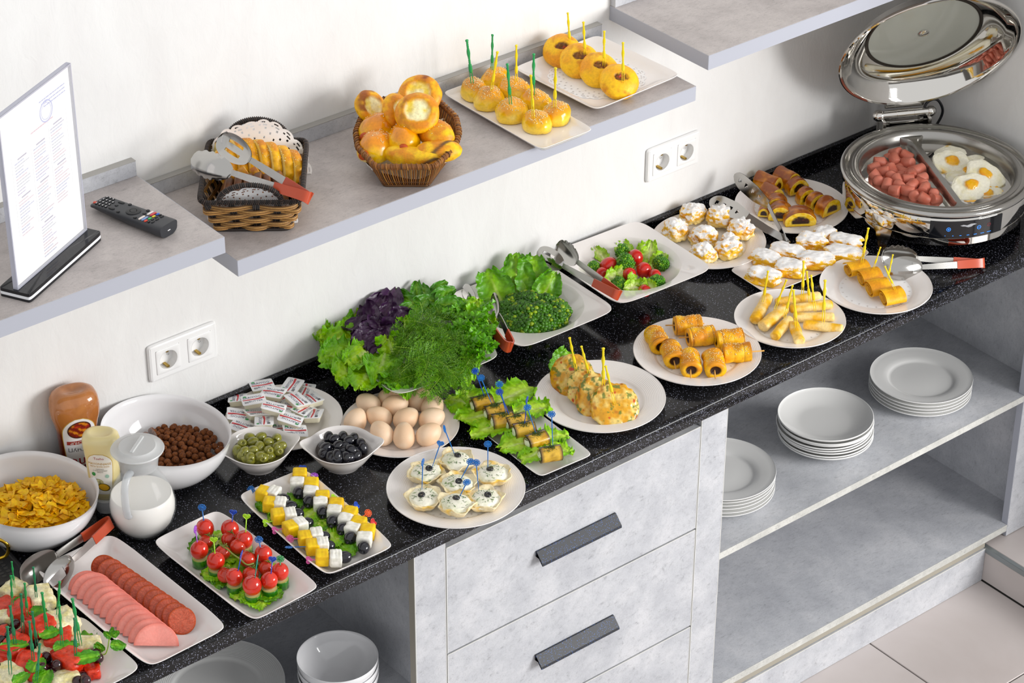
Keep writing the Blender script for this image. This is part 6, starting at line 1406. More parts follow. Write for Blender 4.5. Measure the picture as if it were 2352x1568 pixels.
for bx, by, tx, ty in ((480, 1030, 545, 632), (620, 1112, 767, 738), (742, 1200, 840, 805), (886, 1322, 848, 862), (957, 962, 971, 512), (1047, 1032, 1008, 636), (1107, 1112, 1060, 682), (1206, 1262, 1229, 740)):
    b = at(*cS(bx, by), PW + .020); pick('yellow', 'fork', b, rise(b, *cS(tx, ty)), 'yellow bead-stemmed pick standing in a filo roll', 'picks in the filo rolls', .010)

# ------------------------------------------------------------------ folded pancakes
def pancake_geo(k):
    """rolled square parcel with spiral end"""
    n = 60; sp = np.linspace(0, 2.1 * 2 * math.pi, n); rad = .35 + .65 * sp / sp[-1]; o = np.column_stack([np.cos(sp + 2.3) * rad * .0240, np.sin(sp + 2.3) * rad * .0150]); th = .0016; L = .046; g = G(); ns = 9
    A = np.concatenate([np.column_stack([o[:, 0], np.full(n, y), o[:, 1]]) for y in np.linspace(-L / 2, L / 2, ns)]); B = A.copy(); B[:, [0, 2]] *= .93; A += (.0007 * fbm(A * 120 + k, 2, k))[:, None]; F = quads(ns, n); m = fbm(A * 55 + k, 3, k); c = mixc(hx('f4be5a'), hx('d99236'), sm(-.2, .5, m + A[:, 2] * 14)); g.add((A, F, c)); g.add((B, F[:, ::-1]), hx('eec06c')); e0 = np.arange(n - 1)
    for s_ in (0, ns - 1): E = np.concatenate([A[s_ * n:(s_ + 1) * n], B[s_ * n:(s_ + 1) * n]]); g.add((E, np.stack([e0, e0 + 1, n + e0 + 1, n + e0], 1)), hx('e0b552'))
    return g
for i, (x, y) in enumerate(((1425, 662), (1508, 718), (1562, 785), (1652, 842))):
    p = at(*cR(x, y), PW + .018); d = nz(GR * .93 + GF * .35); M = np.eye(4); M[:3, 1] = d; M[:3, 2] = nz(UP + (-.25 * GF if i else 0) * 1); M[:3, 0] = np.cross(M[:3, 1], M[:3, 2]); M[:3, 2] = np.cross(M[:3, 0], M[:3, 1]); M[:3, 3] = p; single('folded_pancake', pancake_geo(i), BAKED, 'golden brown folded pancake in the diagonal row' if i < 3 else 'folded pancake lying whole at the end of the row', 'pancake', M, 'folded pancakes on the plate')
for bx, by, tx, ty in ((1455, 620, 1498, 398), (1530, 660, 1576, 522), (1622, 725, 1655, 570), (1668, 795, 1602, 645)):
    b = at(*cR(bx, by), PW + .034); pick('yellow', 'fork', b, rise(b, *cR(tx, ty)), 'yellow bead-stemmed pick standing in a folded pancake', 'picks in the pancakes', .012)

# ------------------------------------------------------------------ sugared cream puffs and apple strudel
def sugarc(V, F, k, c, amt=.0):
    N = vnormals(V, F); m = fbm(V * 95 + k, 3, k + 7); m2 = fbm(V * 380 + k, 2, k + 8); return mixc(c, hx('f6f4f1'), np.clip(sm(.15 - amt, .65 - amt, N[:, 2] * .9 + .40 * m) * (.80 + .2 * (m2 > -.1)), 0, 1))
def puff_geo(k, r=.030):
    V, F = ico(5); n = fbm(V * 2.6 + k * 4, 3, k); V = V * (1 + .30 * n)[:, None]; z = np.maximum(V[:, 2], -.45); Wv = np.column_stack([V[:, 0] * r, V[:, 1] * r * .92, (z + .45) * r * .82]); m = fbm(Wv * 60 + k, 3, k + 1); c = mixc(hx('efc05a'), hx('c98a30'), sm(-.2, .5, m)); c = mixc(c, hx('f3dc9a'), sm(.5, .2, Wv[:, 2] / r)); return Wv, F, c
for i, (x, y, r) in enumerate(((365, 330, .031), (540, 350, .032), (258, 425, .031), (437, 455, .032), (672, 425, .030), (600, 530, .031), (438, 560, .029), (610, 470, .022))):
    p = at(*cR(x, y + 12), PW + .010); single('cream_puff', G().add(puff_geo(i, r)), SUGAR, 'lumpy golden cream puff dusted with powdered sugar', 'pastry', T((p[0], p[1], PW + .001), i * 1.9), 'cream puffs on the ridged plate')
def strudel_geo(k, L=.060, Wd=.040, h=.024, c0='f2c75c', c1='dd9c38'):
    V, F = ico(5); q = 1 / (np.abs(V) ** 3.2).sum(1) ** (1 / 3.2); V = V * q[:, None] * (1 + .24 * fbm(V * 2.4 + k, 3, k))[:, None]; z = np.maximum(V[:, 2], -.6); Wv = np.column_stack([V[:, 0] * L / 2, V[:, 1] * Wd / 2, (z + .6) / 1.5 * h]); end = sm(.80, .93, np.abs(V[:, 0])) ; cx = sm(.55, .35, np.hypot(V[:, 1] * .8, (V[:, 2] - .05) * 1.3)) * end; Wv[:, 0] -= np.sign(V[:, 0]) * cx * .006
    m = fbm(Wv * 70 + k, 3, k + 1); c = mixc(hx(c0), hx(c1), sm(-.2, .5, m)); return Wv, F, c, cx, m
for i, (x, y, az, L) in enumerate(((520, 480, -35, .058), (490, 690, -28, .062), (805, 595, -15, .055), (770, 400, -30, .062), (1120, 505, -5, .068), (1090, 265, -8, .055), (1455, 425, -10, .066), (1470, 285, -20, .060), (1215, 195, 25, .040))):
    p = at(*cS(x, y + 25), PW + .010); d = nz(GR * math.cos(math.radians(az)) + GF * math.sin(math.radians(az))); V, F, c, cx, m = strudel_geo(i, L * 1.22, .046, .027); c = mixc(c, mixc(hx('b06a22'), hx('e0b060'), sm(-.2, .3, m)), cx); single('apple_strudel', G().add((V, F, c)), SUGAR, 'sugar-dusted apple strudel piece with open cut end', 'pastry', frame((p[0], p[1], PW + .001), d, UP), 'apple strudel pieces on the plate')
# chocolate strudel
def cC(x, y): return 1600 + x / 6.533, 380 + y / 6.533
def choco_geo(k, L, Wd, h):
    n = 40; t = np.linspace(-.25, math.pi + .25, n); o = np.column_stack([np.cos(t) * Wd / 2, np.maximum(0, np.sin(t) * h * .82 + h * .20)]); o[:, 0] *= 1 + .03 * np.sin(t * 5 + k); c0 = np.array([0, h * .42]); rings = []; fl = []
    fs = (.0, .2, .35, .5, .62, .75, .88, .96)
    for f in fs: q = c0 + (o - c0) * max(f, .01); rings.append(np.column_stack([np.full(n, -L / 2), q])); fl.append(np.full(n, f))
    for s_ in np.linspace(-1, 1, 9): q = c0 + (o - c0) * (1 + .035 * math.sin(s_ * 4 + k)); rings.append(np.column_stack([np.full(n, s_ * L / 2 * .96), q])); fl.append(np.full(n, 2.))
    for f in fs[::-1]: q = c0 + (o - c0) * max(f, .01); rings.append(np.column_stack([np.full(n, L / 2), q])); fl.append(np.full(n, f))
    V, F = loft(rings, False, False); f = np.concatenate(fl); m = fbm(V * 80 + k, 3, k); m2 = fbm(V * 190 + k, 2, k + 1); crust = mixc(hx('d98a34'), hx('9a4e1a'), sm(-.2, .5, m + V[:, 2] / h * .3)); crust = mixc(crust, hx('e8b050'), sm(.5, .15, V[:, 2] / h)); crumb = mixc(hx('fadb70'), hx('f0c350'), sm(-.2, .4, m2)); sl = sm(.62, .50, f + .18 * m + .35 * np.maximum(0, V[:, 2] / h - .55)); crumb = mixc(crumb, mixc(hx('2a1411'), hx('5c2e1d'), sm(.0, .4, m2)), sl); V += (.0009 * m2 * (f < 1))[:, None] * np.array([1, 0, 0]); return V, F, np.where((f > 1)[:, None], crust, crumb)
for i, (x, y, az, L, Wd) in enumerate(((1065, 330, 140, .058, .036), (1340, 260, -50, .050, .044), (1500, 360, -62, .022, .052), (1640, 480, -66, .022, .046), (1790, 560, -60, .022, .050), (1960, 665, -52, .030, .054), (1200, 600, -95, .032, .048), (1250, 720, -95, .034, .052), (1535, 795, -85, .036, .072), (1120, 440, -60, .046, .040), (1010, 690, -100, .024, .026))):
    p = at(*cC(x, y + 30), PW + .006); d = nz(GR * math.cos(math.radians(az)) + GF * math.sin(math.radians(az))); h = .034 if i < 10 else .02
    single('chocolate_strudel', G().add(choco_geo(i + 30, L, Wd, h)), GLAZED, 'uncut glossy end of the chocolate strudel' if i < 2 else 'glossy brown strudel slice with dark chocolate filling', 'pastry', frame((p[0], p[1], PW + .001), d, UP), 'chocolate strudel ends' if i < 2 else 'chocolate strudel slices on the plate')
# cake tongs
def spatula(L, Wd, hearts):
    nu, nv = 28, 12; s = np.linspace(0, 1, nu); S, Tt = np.meshgrid(s, np.linspace(-1, 1, nv), indexing='ij'); w = Wd / 2 * np.minimum(1, .55 + 1.2 * S) * np.sqrt(np.maximum(.02, 1 - np.clip((S - .7) / .3, 0, 1) ** 2)); V = np.stack([(S * L).ravel(), (Tt * w).ravel(), (.004 * S ** 2).ravel()], 1); F = quads(nu, nv); ui = np.arange(len(F)) // (nv - 1); vi = np.arange(len(F)) % (nv - 1); keep = ~(np.isin(ui, (6, 7, 11, 12, 16, 17, 21, 22)) & ((vi == 5) | (vi == 6) | ((vi == 4) & (ui % 5 == 2)))); F = F[keep]; return np.concatenate([V, V + np.array([0, 0, .0010])]), [F, F[:, ::-1] + len(V)]
kb_ = at(1806, 556, .012); ct = thing('cake_tongs', 'polished steel cake tongs with heart-pierced spatula ends', 'tongs', T(kb_))
for (tu, tv, tz), (eu, ev, ez), wd in (((1630, 456, .055), (1716, 497, .048), GF * .85 + UP * .5), ((1683, 403, .085), (1764, 470, .060), GF * .5 + UP * .9 - GR * .3)):
    tip = at(tu, tv, tz) - kb_; el = at(eu, ev, ez) - kb_; wl = nz(wd); q = np.array([(0, 0, 0), nz(el) * .01 + UP * .004, el * .5, el * .98, el]); tg = np.gradient(q, axis=0); rings = []
    for i in range(len(q)):
        tt = nz(tg[i]); w2 = nz(wl - tt * (wl @ tt)); o = np.cross(tt, w2); hw = .009 if i else .010; rings.append(np.array([q[i] + w2 * hw + o * .0008, q[i] - w2 * hw + o * .0008, q[i] - w2 * hw - o * .0008, q[i] + w2 * hw - o * .0008]))
    ob('arm', loft(rings), STEEL, ct, sharp=30); x_ = nz(tip - el); w2 = nz(wl - x_ * (wl @ x_)); M = np.eye(4); M[:3, 0] = x_; M[:3, 1] = w2; M[:3, 2] = np.cross(x_, w2); M[:3, 3] = el; ob('spatula', spatula(np.linalg.norm(tip - el), .040, True), STEEL, ct, M)
ob('bend', tube(np.array([(0, 0, 0), GR * .002 - GF * .004, GR * .006 - GF * .002, GR * .006 + GF * .002]), .0045, 8), STEEL, ct)

# ------------------------------------------------------------------ broccoli dish and salad dish
def crown_geo(r, k, c1='2f5a1c', c2='5f8f2c', c3='93b43a', flat=.75):
    g = G(); rr = np.random.default_rng(k); core, cf = ico(3); core = core * np.array([.80, .80, .62]) * r; g.add((core, cf), hx(c1)); bv, bf = ico(2); n = 120
    for i in range(n):
        z = 1 - (i + .5) / n * 1.25; a = i * 2.39996; q = math.sqrt(max(0, 1 - z * z)); d = np.array([q * math.cos(a), q * math.sin(a), z]); lob = 1 + .16 * vn((d * 2.1 + k)[None], k)[0]; s_ = r * rr.uniform(.13, .19); p = d * np.array([1, 1, flat]) * r * lob * .92
        t = rr.uniform(0, 1); c = hx(c1) * (1 - t) + hx(c2) * t
        if rr.random() < .16: c = c * .4 + hx(c3) * .6
        V = bv * (1 + .28 * vn(bv * 3.1 + i + k, i))[:, None]; g.add((V * s_ + p, bf), np.clip(c * rr.uniform(.8, 1.15), 0, 1))
    return g
def broccoli(label, group, p, r, k, up=UP, cols=(), flat=.75):
    t = thing('broccoli_floret', label, 'broccoli', zframe(p, up, GR), group); ob('crown', crown_geo(r, k, *cols, flat=flat), LEAF, t); pth = np.array([(0, 0, 0), (.001, .001, -r * .5), (.0, .0, -r * .95)]); ob('stalk', G().add(tube(pth, [r * .5, r * .32, r * .30], 10), hx('a9c45a')), LEAF, t); return t
def cB(x, y): return 1000 + x / 3.564, 480 + y / 3.564
for i, (x, y, a, L, Wd, z) in enumerate(((560, 800, 118, .085, .075, .030), (680, 720, 95, .09, .075, .032), (780, 720, 85, .088, .075, .032), (860, 760, 60, .07, .06, .030))):
    d = nz(GR * math.cos(math.radians(a)) * .8 + GF * .5 + UP * .65); leaf('lettuce_leaf', 'broad green lettuce leaf standing behind the cooked broccoli', at(*cB(x, y), z), d, nz(UP * .6 - GF), L, Wd, 'lettuce behind the broccoli', cm='8fc23a', ce='5c9c22', rib='cfe08a', ruffle=.007, freq=6, curl=.05, cup=.10)
BR = [(590, 850, .027), (660, 790, .026), (760, 765, .028), (880, 785, .027), (720, 860, .030), (860, 870, .030), (985, 850, .031), (630, 935, .026), (740, 960, .033), (880, 950, .029), (975, 915, .026), (950, 810, .024), (1015, 865, .020), (800, 890, .028)]
for i, (x, y, r) in enumerate(BR):
    z = .034 + (.012 if i in (2, 3, 4, 5, 13) else .003); broccoli('dark green cooked broccoli floret on the heap', 'cooked broccoli in the square dish', at(*cB(x, y), z), r, i, nz(UP - .35 * GF + .25 * r_.normal(0, 1, 3)), ('2c5619', '50822a', 'a9c03e'))
SB_ = [(1295, 480, .0145), (1527, 345, .0165), (1558, 445, .020), (1850, 445, .0165), (1500, 625, .0175), (1812, 605, .018)]
for i, (x, y, r) in enumerate(SB_): broccoli(('broccoli floret beside the tomato quarter in the mixed salad', 'topmost small broccoli floret of the mixed salad', 'large round broccoli floret in the middle of the mixed salad', 'broccoli floret standing apart against the dish wall', 'broccoli floret next to the tongs handle in the mixed salad', 'broccoli floret beside the halved tomatoes in the mixed salad')[i], 'broccoli in the mixed salad', at(*cB(x, y), .034 + (.012 if i in (1, 2) else 0)), r, 40 + i, nz(UP - .5 * GF + .4 * r_.normal(0, 1, 3)), ('33661f', '5f9a30', '9cc24a'), .85)
for i, (x, y, r, el) in enumerate(((1410, 475, .0185, 1.2), (1637, 395, .0165, 1.1), (1587, 535, .0150, 1.0), (1722, 508, .0170, 1.1), (1780, 535, .0135, 1.0), (1712, 668, .0135, 1.), (1370, 520, .013, 1.))):
    p = at(*cB(x, y), .034 + (.008 if i in (1,) else 0)); single('cherry_tomato', G().add(tomato_geo(r, 60 + i, 'd8281e', 'c21c14', el)), SKIN, 'shiny red cherry tomato piece in the mixed salad', 'tomato', zframe(p, r_.normal(0, 1, 3), GF), 'tomatoes in the mixed salad')
for i, (x, y, a, L, Wd, e) in enumerate(((1740, 430, 75, .055, .035, .9), (1640, 600, 250, .055, .045, .3), (1600, 640, 200, .05, .04, .3), (1690, 380, 60, .045, .035, .5), (1390, 420, 130, .045, .03, .5), (1520, 520, 200, .045, .035, .3), (1680, 640, 300, .05, .04, .3), (1440, 560, 220, .05, .04, .2), (1760, 640, 330, .045, .035, .2), (1560, 390, 100, .05, .04, .4), (1420, 620, 240, .04, .035, .1), (1650, 480, 90, .06, .05, .2), (1550, 580, 180, .06, .05, .1), (1790, 480, 50, .05, .035, .6))):
    d = nz(GR * math.cos(math.radians(a)) + GF * math.sin(math.radians(a)) + UP * e); fr = 1 if math.sin(math.radians(a)) < -.2 else 0; L *= 1 - .3 * fr; leaf('lettuce_leaf', 'torn pale green lettuce piece in the mixed salad', at(*cB(x, y), .026 + .014 * fr) - d * L * (.1 + .5 * fr), d, nz(UP - .7 * GF), L, Wd, 'lettuce in the mixed salad', cm='dbe89a', ce='a4cf4c', rib='eef2cc', ruffle=.006, freq=4, curl=.15, cup=.12)
tongs('red-handled tongs lying between the broccoli and salad dishes', at(1421, 678, .070), at(1233, 578, .082), at(1278, 562, .088), 'slotted', 'serrated', nz(UP * .8 + GF * .6), .075, .020, .044)
tongs('red-handled tongs leaning on the herb dish rim', at(1170, 797, .075), at(1062, 662, .086), at(1130, 680, .092), 'fork', 'spoon', nz(UP * .8 + GF * .6), .066, .022, .042)
tongs('red-handled tongs lying beside the pancake plate', at(2259, 604, .014), at(2024, 588, .040), at(2040, 618, .032), 'serrated', 'slotted', nz(UP * .85 + GF * .5), .080, .020, .050)

# ------------------------------------------------------------------ herbs
def cH(x, y): return 700 + x / 4.356, 580 + y / 4.356
for i, (x, y, a, L, Wd, z, e) in enumerate(((430, 1000, 205, .080, .085, .075, .2), (520, 1120, 225, .075, .085, .072, .05), (660, 1180, 250, .085, .085, .074, .0), (900, 1180, 275, .080, .085, .076, .0), (420, 880, 180, .075, .075, .078, .25), (600, 1000, 235, .070, .080, .088, .2), (780, 1080, 260, .070, .075, .090, .15), (870, 960, 110, .055, .06, .095, .6),
        (520, 700, 125, .090, .060, .080, .75), (400, 740, 160, .075, .06, .078, .5), (240, 800, 190, .045, .045, .080, .1), (1560, 1120, 290, .065, .075, .078, .0), (1450, 1180, 280, .06, .07, .076, .0), (1620, 640, 60, .075, .075, .085, .5), (1700, 720, 20, .065, .07, .085, .2), (960, 1240, 285, .065, .07, .076, -.1), (1000, 760, 90, .04, .04, .10, .7))):
    d = nz(GR * math.cos(math.radians(a)) + GF * math.sin(math.radians(a)) + UP * e); leaf('lettuce_leaf', 'curly bright green lettuce leaf heaped on the herb dish', at(*cH(x, y), z) - d * L * .3, d, nz(UP - .5 * GF), L, Wd, 'lettuce leaves on the herb dish', **(dict(cm='b4db4a', ce='84c42c', rib='dcebaa') if i % 3 else dict(cm='97cc38', ce='6cb022', rib='cfe398')), ruffle=.013, freq=5.5, curl=.18, cup=.03, jag=.16, nu=70, nv=41)
# purple basil
for i, (x, y, a, L, Wd, e) in enumerate(((760, 600, 80, .075, .070, .9), (850, 520, 70, .070, .055, .9), (650, 640, 120, .060, .055, .5), (560, 740, 160, .060, .055, .2), (640, 800, 210, .055, .050, .1), (720, 860, 250, .055, .045, .0), (820, 820, 280, .050, .045, .1), (860, 700, 20, .055, .045, .2), (740, 720, 100, .055, .050, .5), (600, 850, 220, .050, .045, -.1), (860, 760, 330, .055, .045, .0), (800, 640, 60, .05, .04, 1.2), (690, 740, 200, .05, .045, .3), (940, 640, 10, .05, .04, .3))):
    d = nz(GR * math.cos(math.radians(a)) + GF * math.sin(math.radians(a)) + UP * e); leaf('purple_basil_leaf', 'dark purple basil leaf bunched on the herb dish', at(*cH(x, y), .100) - d * L * .4, d, nz(UP - .6 * GF + .4 * r_.normal(0, 1, 3)), L, Wd, 'purple basil on the herb dish', cm='4d3050', ce='3a2140', rib='7a5674', ruffle=.006, freq=3, curl=.35, cup=.22, jag=.03, frill=.3)
# green basil
for i, (x, y, a, L, Wd, e) in enumerate(((1120, 420, 95, .045, .026, 1.2), (1080, 500, 150, .055, .030, .3), (1020, 560, 235, .055, .030, -.1), (1180, 520, 250, .050, .028, .0), (1340, 440, 25, .060, .034, .35), (1300, 400, 45, .055, .028, .6), (1400, 520, 10, .055, .034, .2), (1250, 480, 200, .050, .030, .3), (1330, 590, 330, .050, .030, .0), (1110, 600, 260, .055, .028, -.1), (1200, 420, 110, .045, .028, .5), (1450, 590, 340, .045, .030, .1), (950, 440, 160, .055, .030, .3), (1240, 560, 280, .045, .026, .1), (1370, 460, 60, .05, .03, .4), (1000, 450, 130, .05, .028, .4))):
    d = nz(GR * math.cos(math.radians(a)) + GF * math.sin(math.radians(a)) + UP * e); leaf('green_basil_leaf', 'pointed glossy green basil leaf on the herb dish', at(*cH(x, y), .100) - d * L * .35, d, nz(UP - .7 * GF + .3 * r_.normal(0, 1, 3)), L, Wd, 'green basil on the herb dish', cm='6aa22c', ce='4a8a1e', rib='a5c85a', ruffle=.004, freq=3, curl=.2, cup=.15, jag=.02, shape=.9, frill=.3)
# parsley: stalks with lobed leaves
def parsley_geo(k):
    g = G(); rr = np.random.default_rng(k); st_ = spline([(0, 0, 0), (.02, .002, .008), (.045, .0, .010), (.06, -.002, .006)], 4); g.add(tube(st_, .0009, 5), hx('7fae3c'))
    for s in range(9):
        b = st_[min(len(st_) - 1, 3 + s)] + rr.normal(0, .003, 3); a = rr.uniform(-1.3, 1.3); R_ = rr.uniform(.010, .016); n = 26; t = np.linspace(-2.5, 2.5, n); q = R_ * (.62 + .38 * np.abs(np.cos(t * 1.9)) ** .6 + .10 * np.sin(t * 15)); P_ = np.column_stack([q * np.cos(t), q * np.sin(t), .003 * np.sin(t * 6 + k)]); P_ = np.vstack([P_, [0, 0, 0]]); M = T((0, 0, 0), a) @ R3((0, 1, 0), rr.normal(0, .5)) @ R3((1, 0, 0), rr.normal(0, .5)); V = P_ @ M[:3, :3].T + b; F = np.stack([np.full(n - 1, n), np.arange(n - 1), np.arange(1, n)], 1); c = mixc(hx('7cbf2e'), hx('4f9620'), np.clip(rr.uniform(0, 1, n + 1), 0, 1)); g.add((V, F, c))
    return g
pg = [mesh('parsley_sprig', parsley_geo(k)) for k in range(5)]
for me in pg: me.materials.append(LEAF)
for i in range(26):
    x = r_.uniform(1480, 1780); y = r_.uniform(620, 1060); a = math.radians(r_.uniform(-70, 70)); d = nz(GR * math.cos(a) + GF * math.sin(a) + UP * r_.uniform(-.1, .5)); tag(ob('parsley_sprig', pg[i % 5], None, None, frame(at(*cH(x, y), r_.uniform(.082, .098)) - d * .03, d, nz(UP - .5 * GF + .3 * r_.normal(0, 1, 3)))), 'flat-leaf parsley sprig at the side of the herb dish', 'parsley', 'parsley on the herb dish')
# dill fronds
def dill_geo(k):
    g = G(); rr = np.random.default_rng(k); L = .095; V = []; F = []; C = []
    def rib(a, b, w, c):
        d = nz(b - a); s = nz(np.cross(d, [.1, .2, 1])) * w; t = nz(np.cross(d, s)) * w; o = len(V) ; V.extend([a + s, a - s * .5 + t * .8, a - s * .5 - t * .8, b]); F.extend([[o, o + 1, o + 3], [o + 1, o + 2, o + 3], [o + 2, o, o + 3]]); C.extend([c] * 4)
    st_ = spline([(0, 0, 0), (L * .35, .004, .010), (L * .7, .0, .008), (L, -.006, -.006)], 8); cs = [hx(q) * (.85, .95, 1.0, 1.1, 1.2)[k % 5] for q in ('a6c65a', '6b9c38', '86b444', '4f8429')]
    for i in range(len(st_) - 1): rib(st_[i], st_[i + 1] + (st_[i + 1] - st_[i]) * .2, .0007, cs[0])
    for i in range(3, len(st_), 1):
        f = i / len(st_)
        for sg in (-1, 1):
            d = nz(nz(st_[min(i + 1, len(st_) - 1)] - st_[i - 1]) * .8 + np.array([0, sg, .25 * rr.normal()])); bl = .036 * (1 - .65 * f) * rr.uniform(.8, 1.1); a = st_[i]
            for s in range(6):
                p0 = a + d * bl * s / 6; p1 = a + d * bl * (s + 1) / 6; rib(p0, p1, .00055, cs[1])
                for q in range(3):
                    dd = nz(d + .8 * rr.normal(0, 1, 3)); rib(p1, p1 + dd * rr.uniform(.006, .012) * (1 - .3 * s / 6), .00042, cs[rr.integers(1, 4)])
    g.add((np.array(V), np.array(F), np.array(C))); return g
dg = [mesh('dill_frond', dill_geo(k), False) for k in range(5)]
for me in dg: me.materials.append(LEAF)
for i in range(48):
    if i < 4: x, y, a, z = (1350, 1240, -80, .070) if i == 0 else (1290, 1230, -95, .072) if i == 1 else (1180, 1200, -110, .078) if i == 2 else (1050, 1240, -150, .078)
    else: x, y = r_.normal(1270, 150), r_.normal(930, 130); a = r_.uniform(-130, 40); z = r_.uniform(.088, .108)
    a = math.radians(a); d = nz(GR * math.cos(a) + GF * math.sin(a) + UP * (r_.uniform(-.25, .15) if i >= 4 else -.15)); tag(ob('dill_frond', dg[i % 5], None, None, frame(at(*cH(x, y), z) - d * .045, d, nz(UP - .6 * GF + .3 * r_.normal(0, 1, 3)))), 'feathery dill frond in the heap on the herb dish' if i > 1 else 'dill frond drooping over the front of the herb dish', 'dill', 'dill on the herb dish')

# ------------------------------------------------------------------ fruit salad
def cF(x, y): return x / 5.64, 1290 + y / 5.64
FZ = .0065
def chunk(sx, sy, sz, k, c1, c2, seeds=False, p=5.0):
    V, F = cubeblob(sx, sy, sz, k, .16, 9); m = fbm(V * 110 + k, 3, k); c = mixc(hx(c1), hx(c2), sm(-.2, .5, m))
    if seeds: c = mixc(c, hx('3a120c'), sm(.52, .60, fbm(V * 150 + 3 * k, 1, k + 3)))
    return V, F, c
WM = [(95, 590, .024, .020, .014, 0), (225, 690, .022, .020, .016, .004), (430, 780, .020, .018, .014, .004), (15, 950, .018, .016, .015, 0), (200, 1150, .027, .018, .010, .012), (165, 1290, .022, .018, .012, .002), (325, 1340, .020, .022, .016, .004), (560, 930, .024, .020, .016, .010), (680, 1080, .024, .022, .016, .004), (910, 1310, .026, .022, .018, .004), (1190, 1380, .013, .022, .010, 0), (380, 960, .018, .018, .014, 0), (90, 1190, .02, .018, .012, 0), (430, 1230, .018, .018, .012, 0), (730, 1190, .02, .018, .012, 0)]
for i, (x, y, a, b, c, dz) in enumerate(WM):
    z = FZ + c * .8 + dz; single('watermelon_chunk', G().add(chunk(a, b, c, i, 'e8695c', 'd2463c', True)), FRUIT, 'juicy red watermelon chunk in the fruit salad', 'fruit', T(at(*cF(x, y), z), i * .9) @ R3((1, 0, 0), r_.normal(0, .2)), 'watermelon chunks on the fruit plate')
ME = [(180, 390, .021, .018, .016), (515, 500, .024, .022, .020), (60, 770, .018, .016, .014), (325, 895, .014, .012, .012), (770, 850, .026, .024, .022), (1115, 1100, .026, .018, .014), (540, 1165, .018, .016, .014), (130, 1450, .024, .020, .018), (790, 1490, .024, .018, .014)]
for i, (x, y, a, b, c) in enumerate(ME):
    z = FZ + c * .9; single('melon_chunk', G().add(chunk(a, b, c, i + 30, 'f7efcc', 'f2e5a6')), FRUIT, 'pale yellow melon chunk in the fruit salad', 'fruit', T(at(*cF(x, y), z), i * 1.1 + .3) @ R3((1, 0, 0), r_.normal(0, .15)), 'melon chunks on the fruit plate')
chm = [mesh('cherry', G().add((lambda V, F: (V * .0092 * (1 + .05 * fbm(V * 1.5 + k, 2, k))[:, None], F, mixc(hx('3a1018'), hx('22080f'), sm(-.3, .3, fbm(V * 2 + k, 2, k)))))(*ico(4)))) for k in range(4)]
for me in chm: me.materials.append(SKIN)
for i, (x, y) in enumerate(((15, 815), (250, 845), (250, 965), (140, 890), (90, 970), (360, 1090), (340, 1195), (520, 1065), (600, 1240), (660, 1310), (640, 1420), (720, 1385), (1070, 1485), (990, 1535), (1110, 1535), (590, 690), (550, 815), (10, 1390), (430, 1060), (1240, 1180), (1275, 1245), (620, 1335), (30, 1000), (590, 1390), (40, 870), (690, 1430))):
    tag(ob('cherry', chm[i % 4], None, None, T(at(*cF(x, y), FZ + .012 + .006 * (i % 3)), i)), 'dark glossy cherry among the fruit chunks', 'cherry', 'cherries on the fruit plate')
MN = dict(cm='6fae34', ce='4a8f22', rib='a9cf62', ruffle=.003, freq=6, curl=.12, cup=.08, jag=.08, frill=.5)
for i, (x, y, a, L, Wd, z) in enumerate(((640, 920, 30, .036, .026, .046), (850, 1090, 25, .042, .028, .042), (470, 1320, 80, .040, .034, .044), (180, 1085, 15, .046, .024, .046), (560, 1490, 80, .042, .036, .040), (1110, 1240, 20, .046, .030, .042), (1160, 940, -60, .034, .026, .014), (280, 1500, 50, .036, .022, .044), (490, 650, 150, .034, .028, .040), (660, 690, 20, .032, .018, .036), (240, 500, 100, .024, .02, .036), (540, 700, 60, .034, .028, .040), (1230, 1330, -70, .026, .02, .020))):
    d = nz(GR * math.cos(math.radians(a)) + GF * math.sin(math.radians(a)) + .1 * UP); leaf('mint_leaf', 'fresh green mint leaf on the fruit salad', at(*cF(x, y), z) - d * L * .5, d, nz(UP - .2 * GF), L, Wd, 'mint leaves on the fruit plate', **MN)
ms_ = thing('mint_sprig', 'curving mint sprig with small leaves at the fruit plate edge', 'mint', T(at(*cF(1300, 1180), .022))); b_ = at(*cF(1300, 1180), .022)
q_ = [rise(b_, *cF(x, y)) - b_ for x, y in ((1290, 1190), (1360, 1195), (1395, 1120), (1415, 1000), (1440, 960))]; ob('stem', G().add(tube(spline(q_, 6), .0011, 6), hx('9cc258')), LEAF, ms_)
for (x, y), (dx, dy), L, Wd in (((1340, 1150), (-.5, .6), .020, .016), ((1430, 1060), (.9, -.2), .026, .020), ((1445, 970), (-.6, .5), .016, .012), ((1445, 960), (.7, .5), .016, .012), ((1450, 950), (.1, 1), .016, .010)):
    p = rise(b_, *cF(x, y)) - b_; ob('leaf', G().add(leaf_geo(L, Wd, RND.randrange(99), **MN)), LEAF, ms_, frame(p, GR * dx + UP * dy, -GF + .4 * UP))
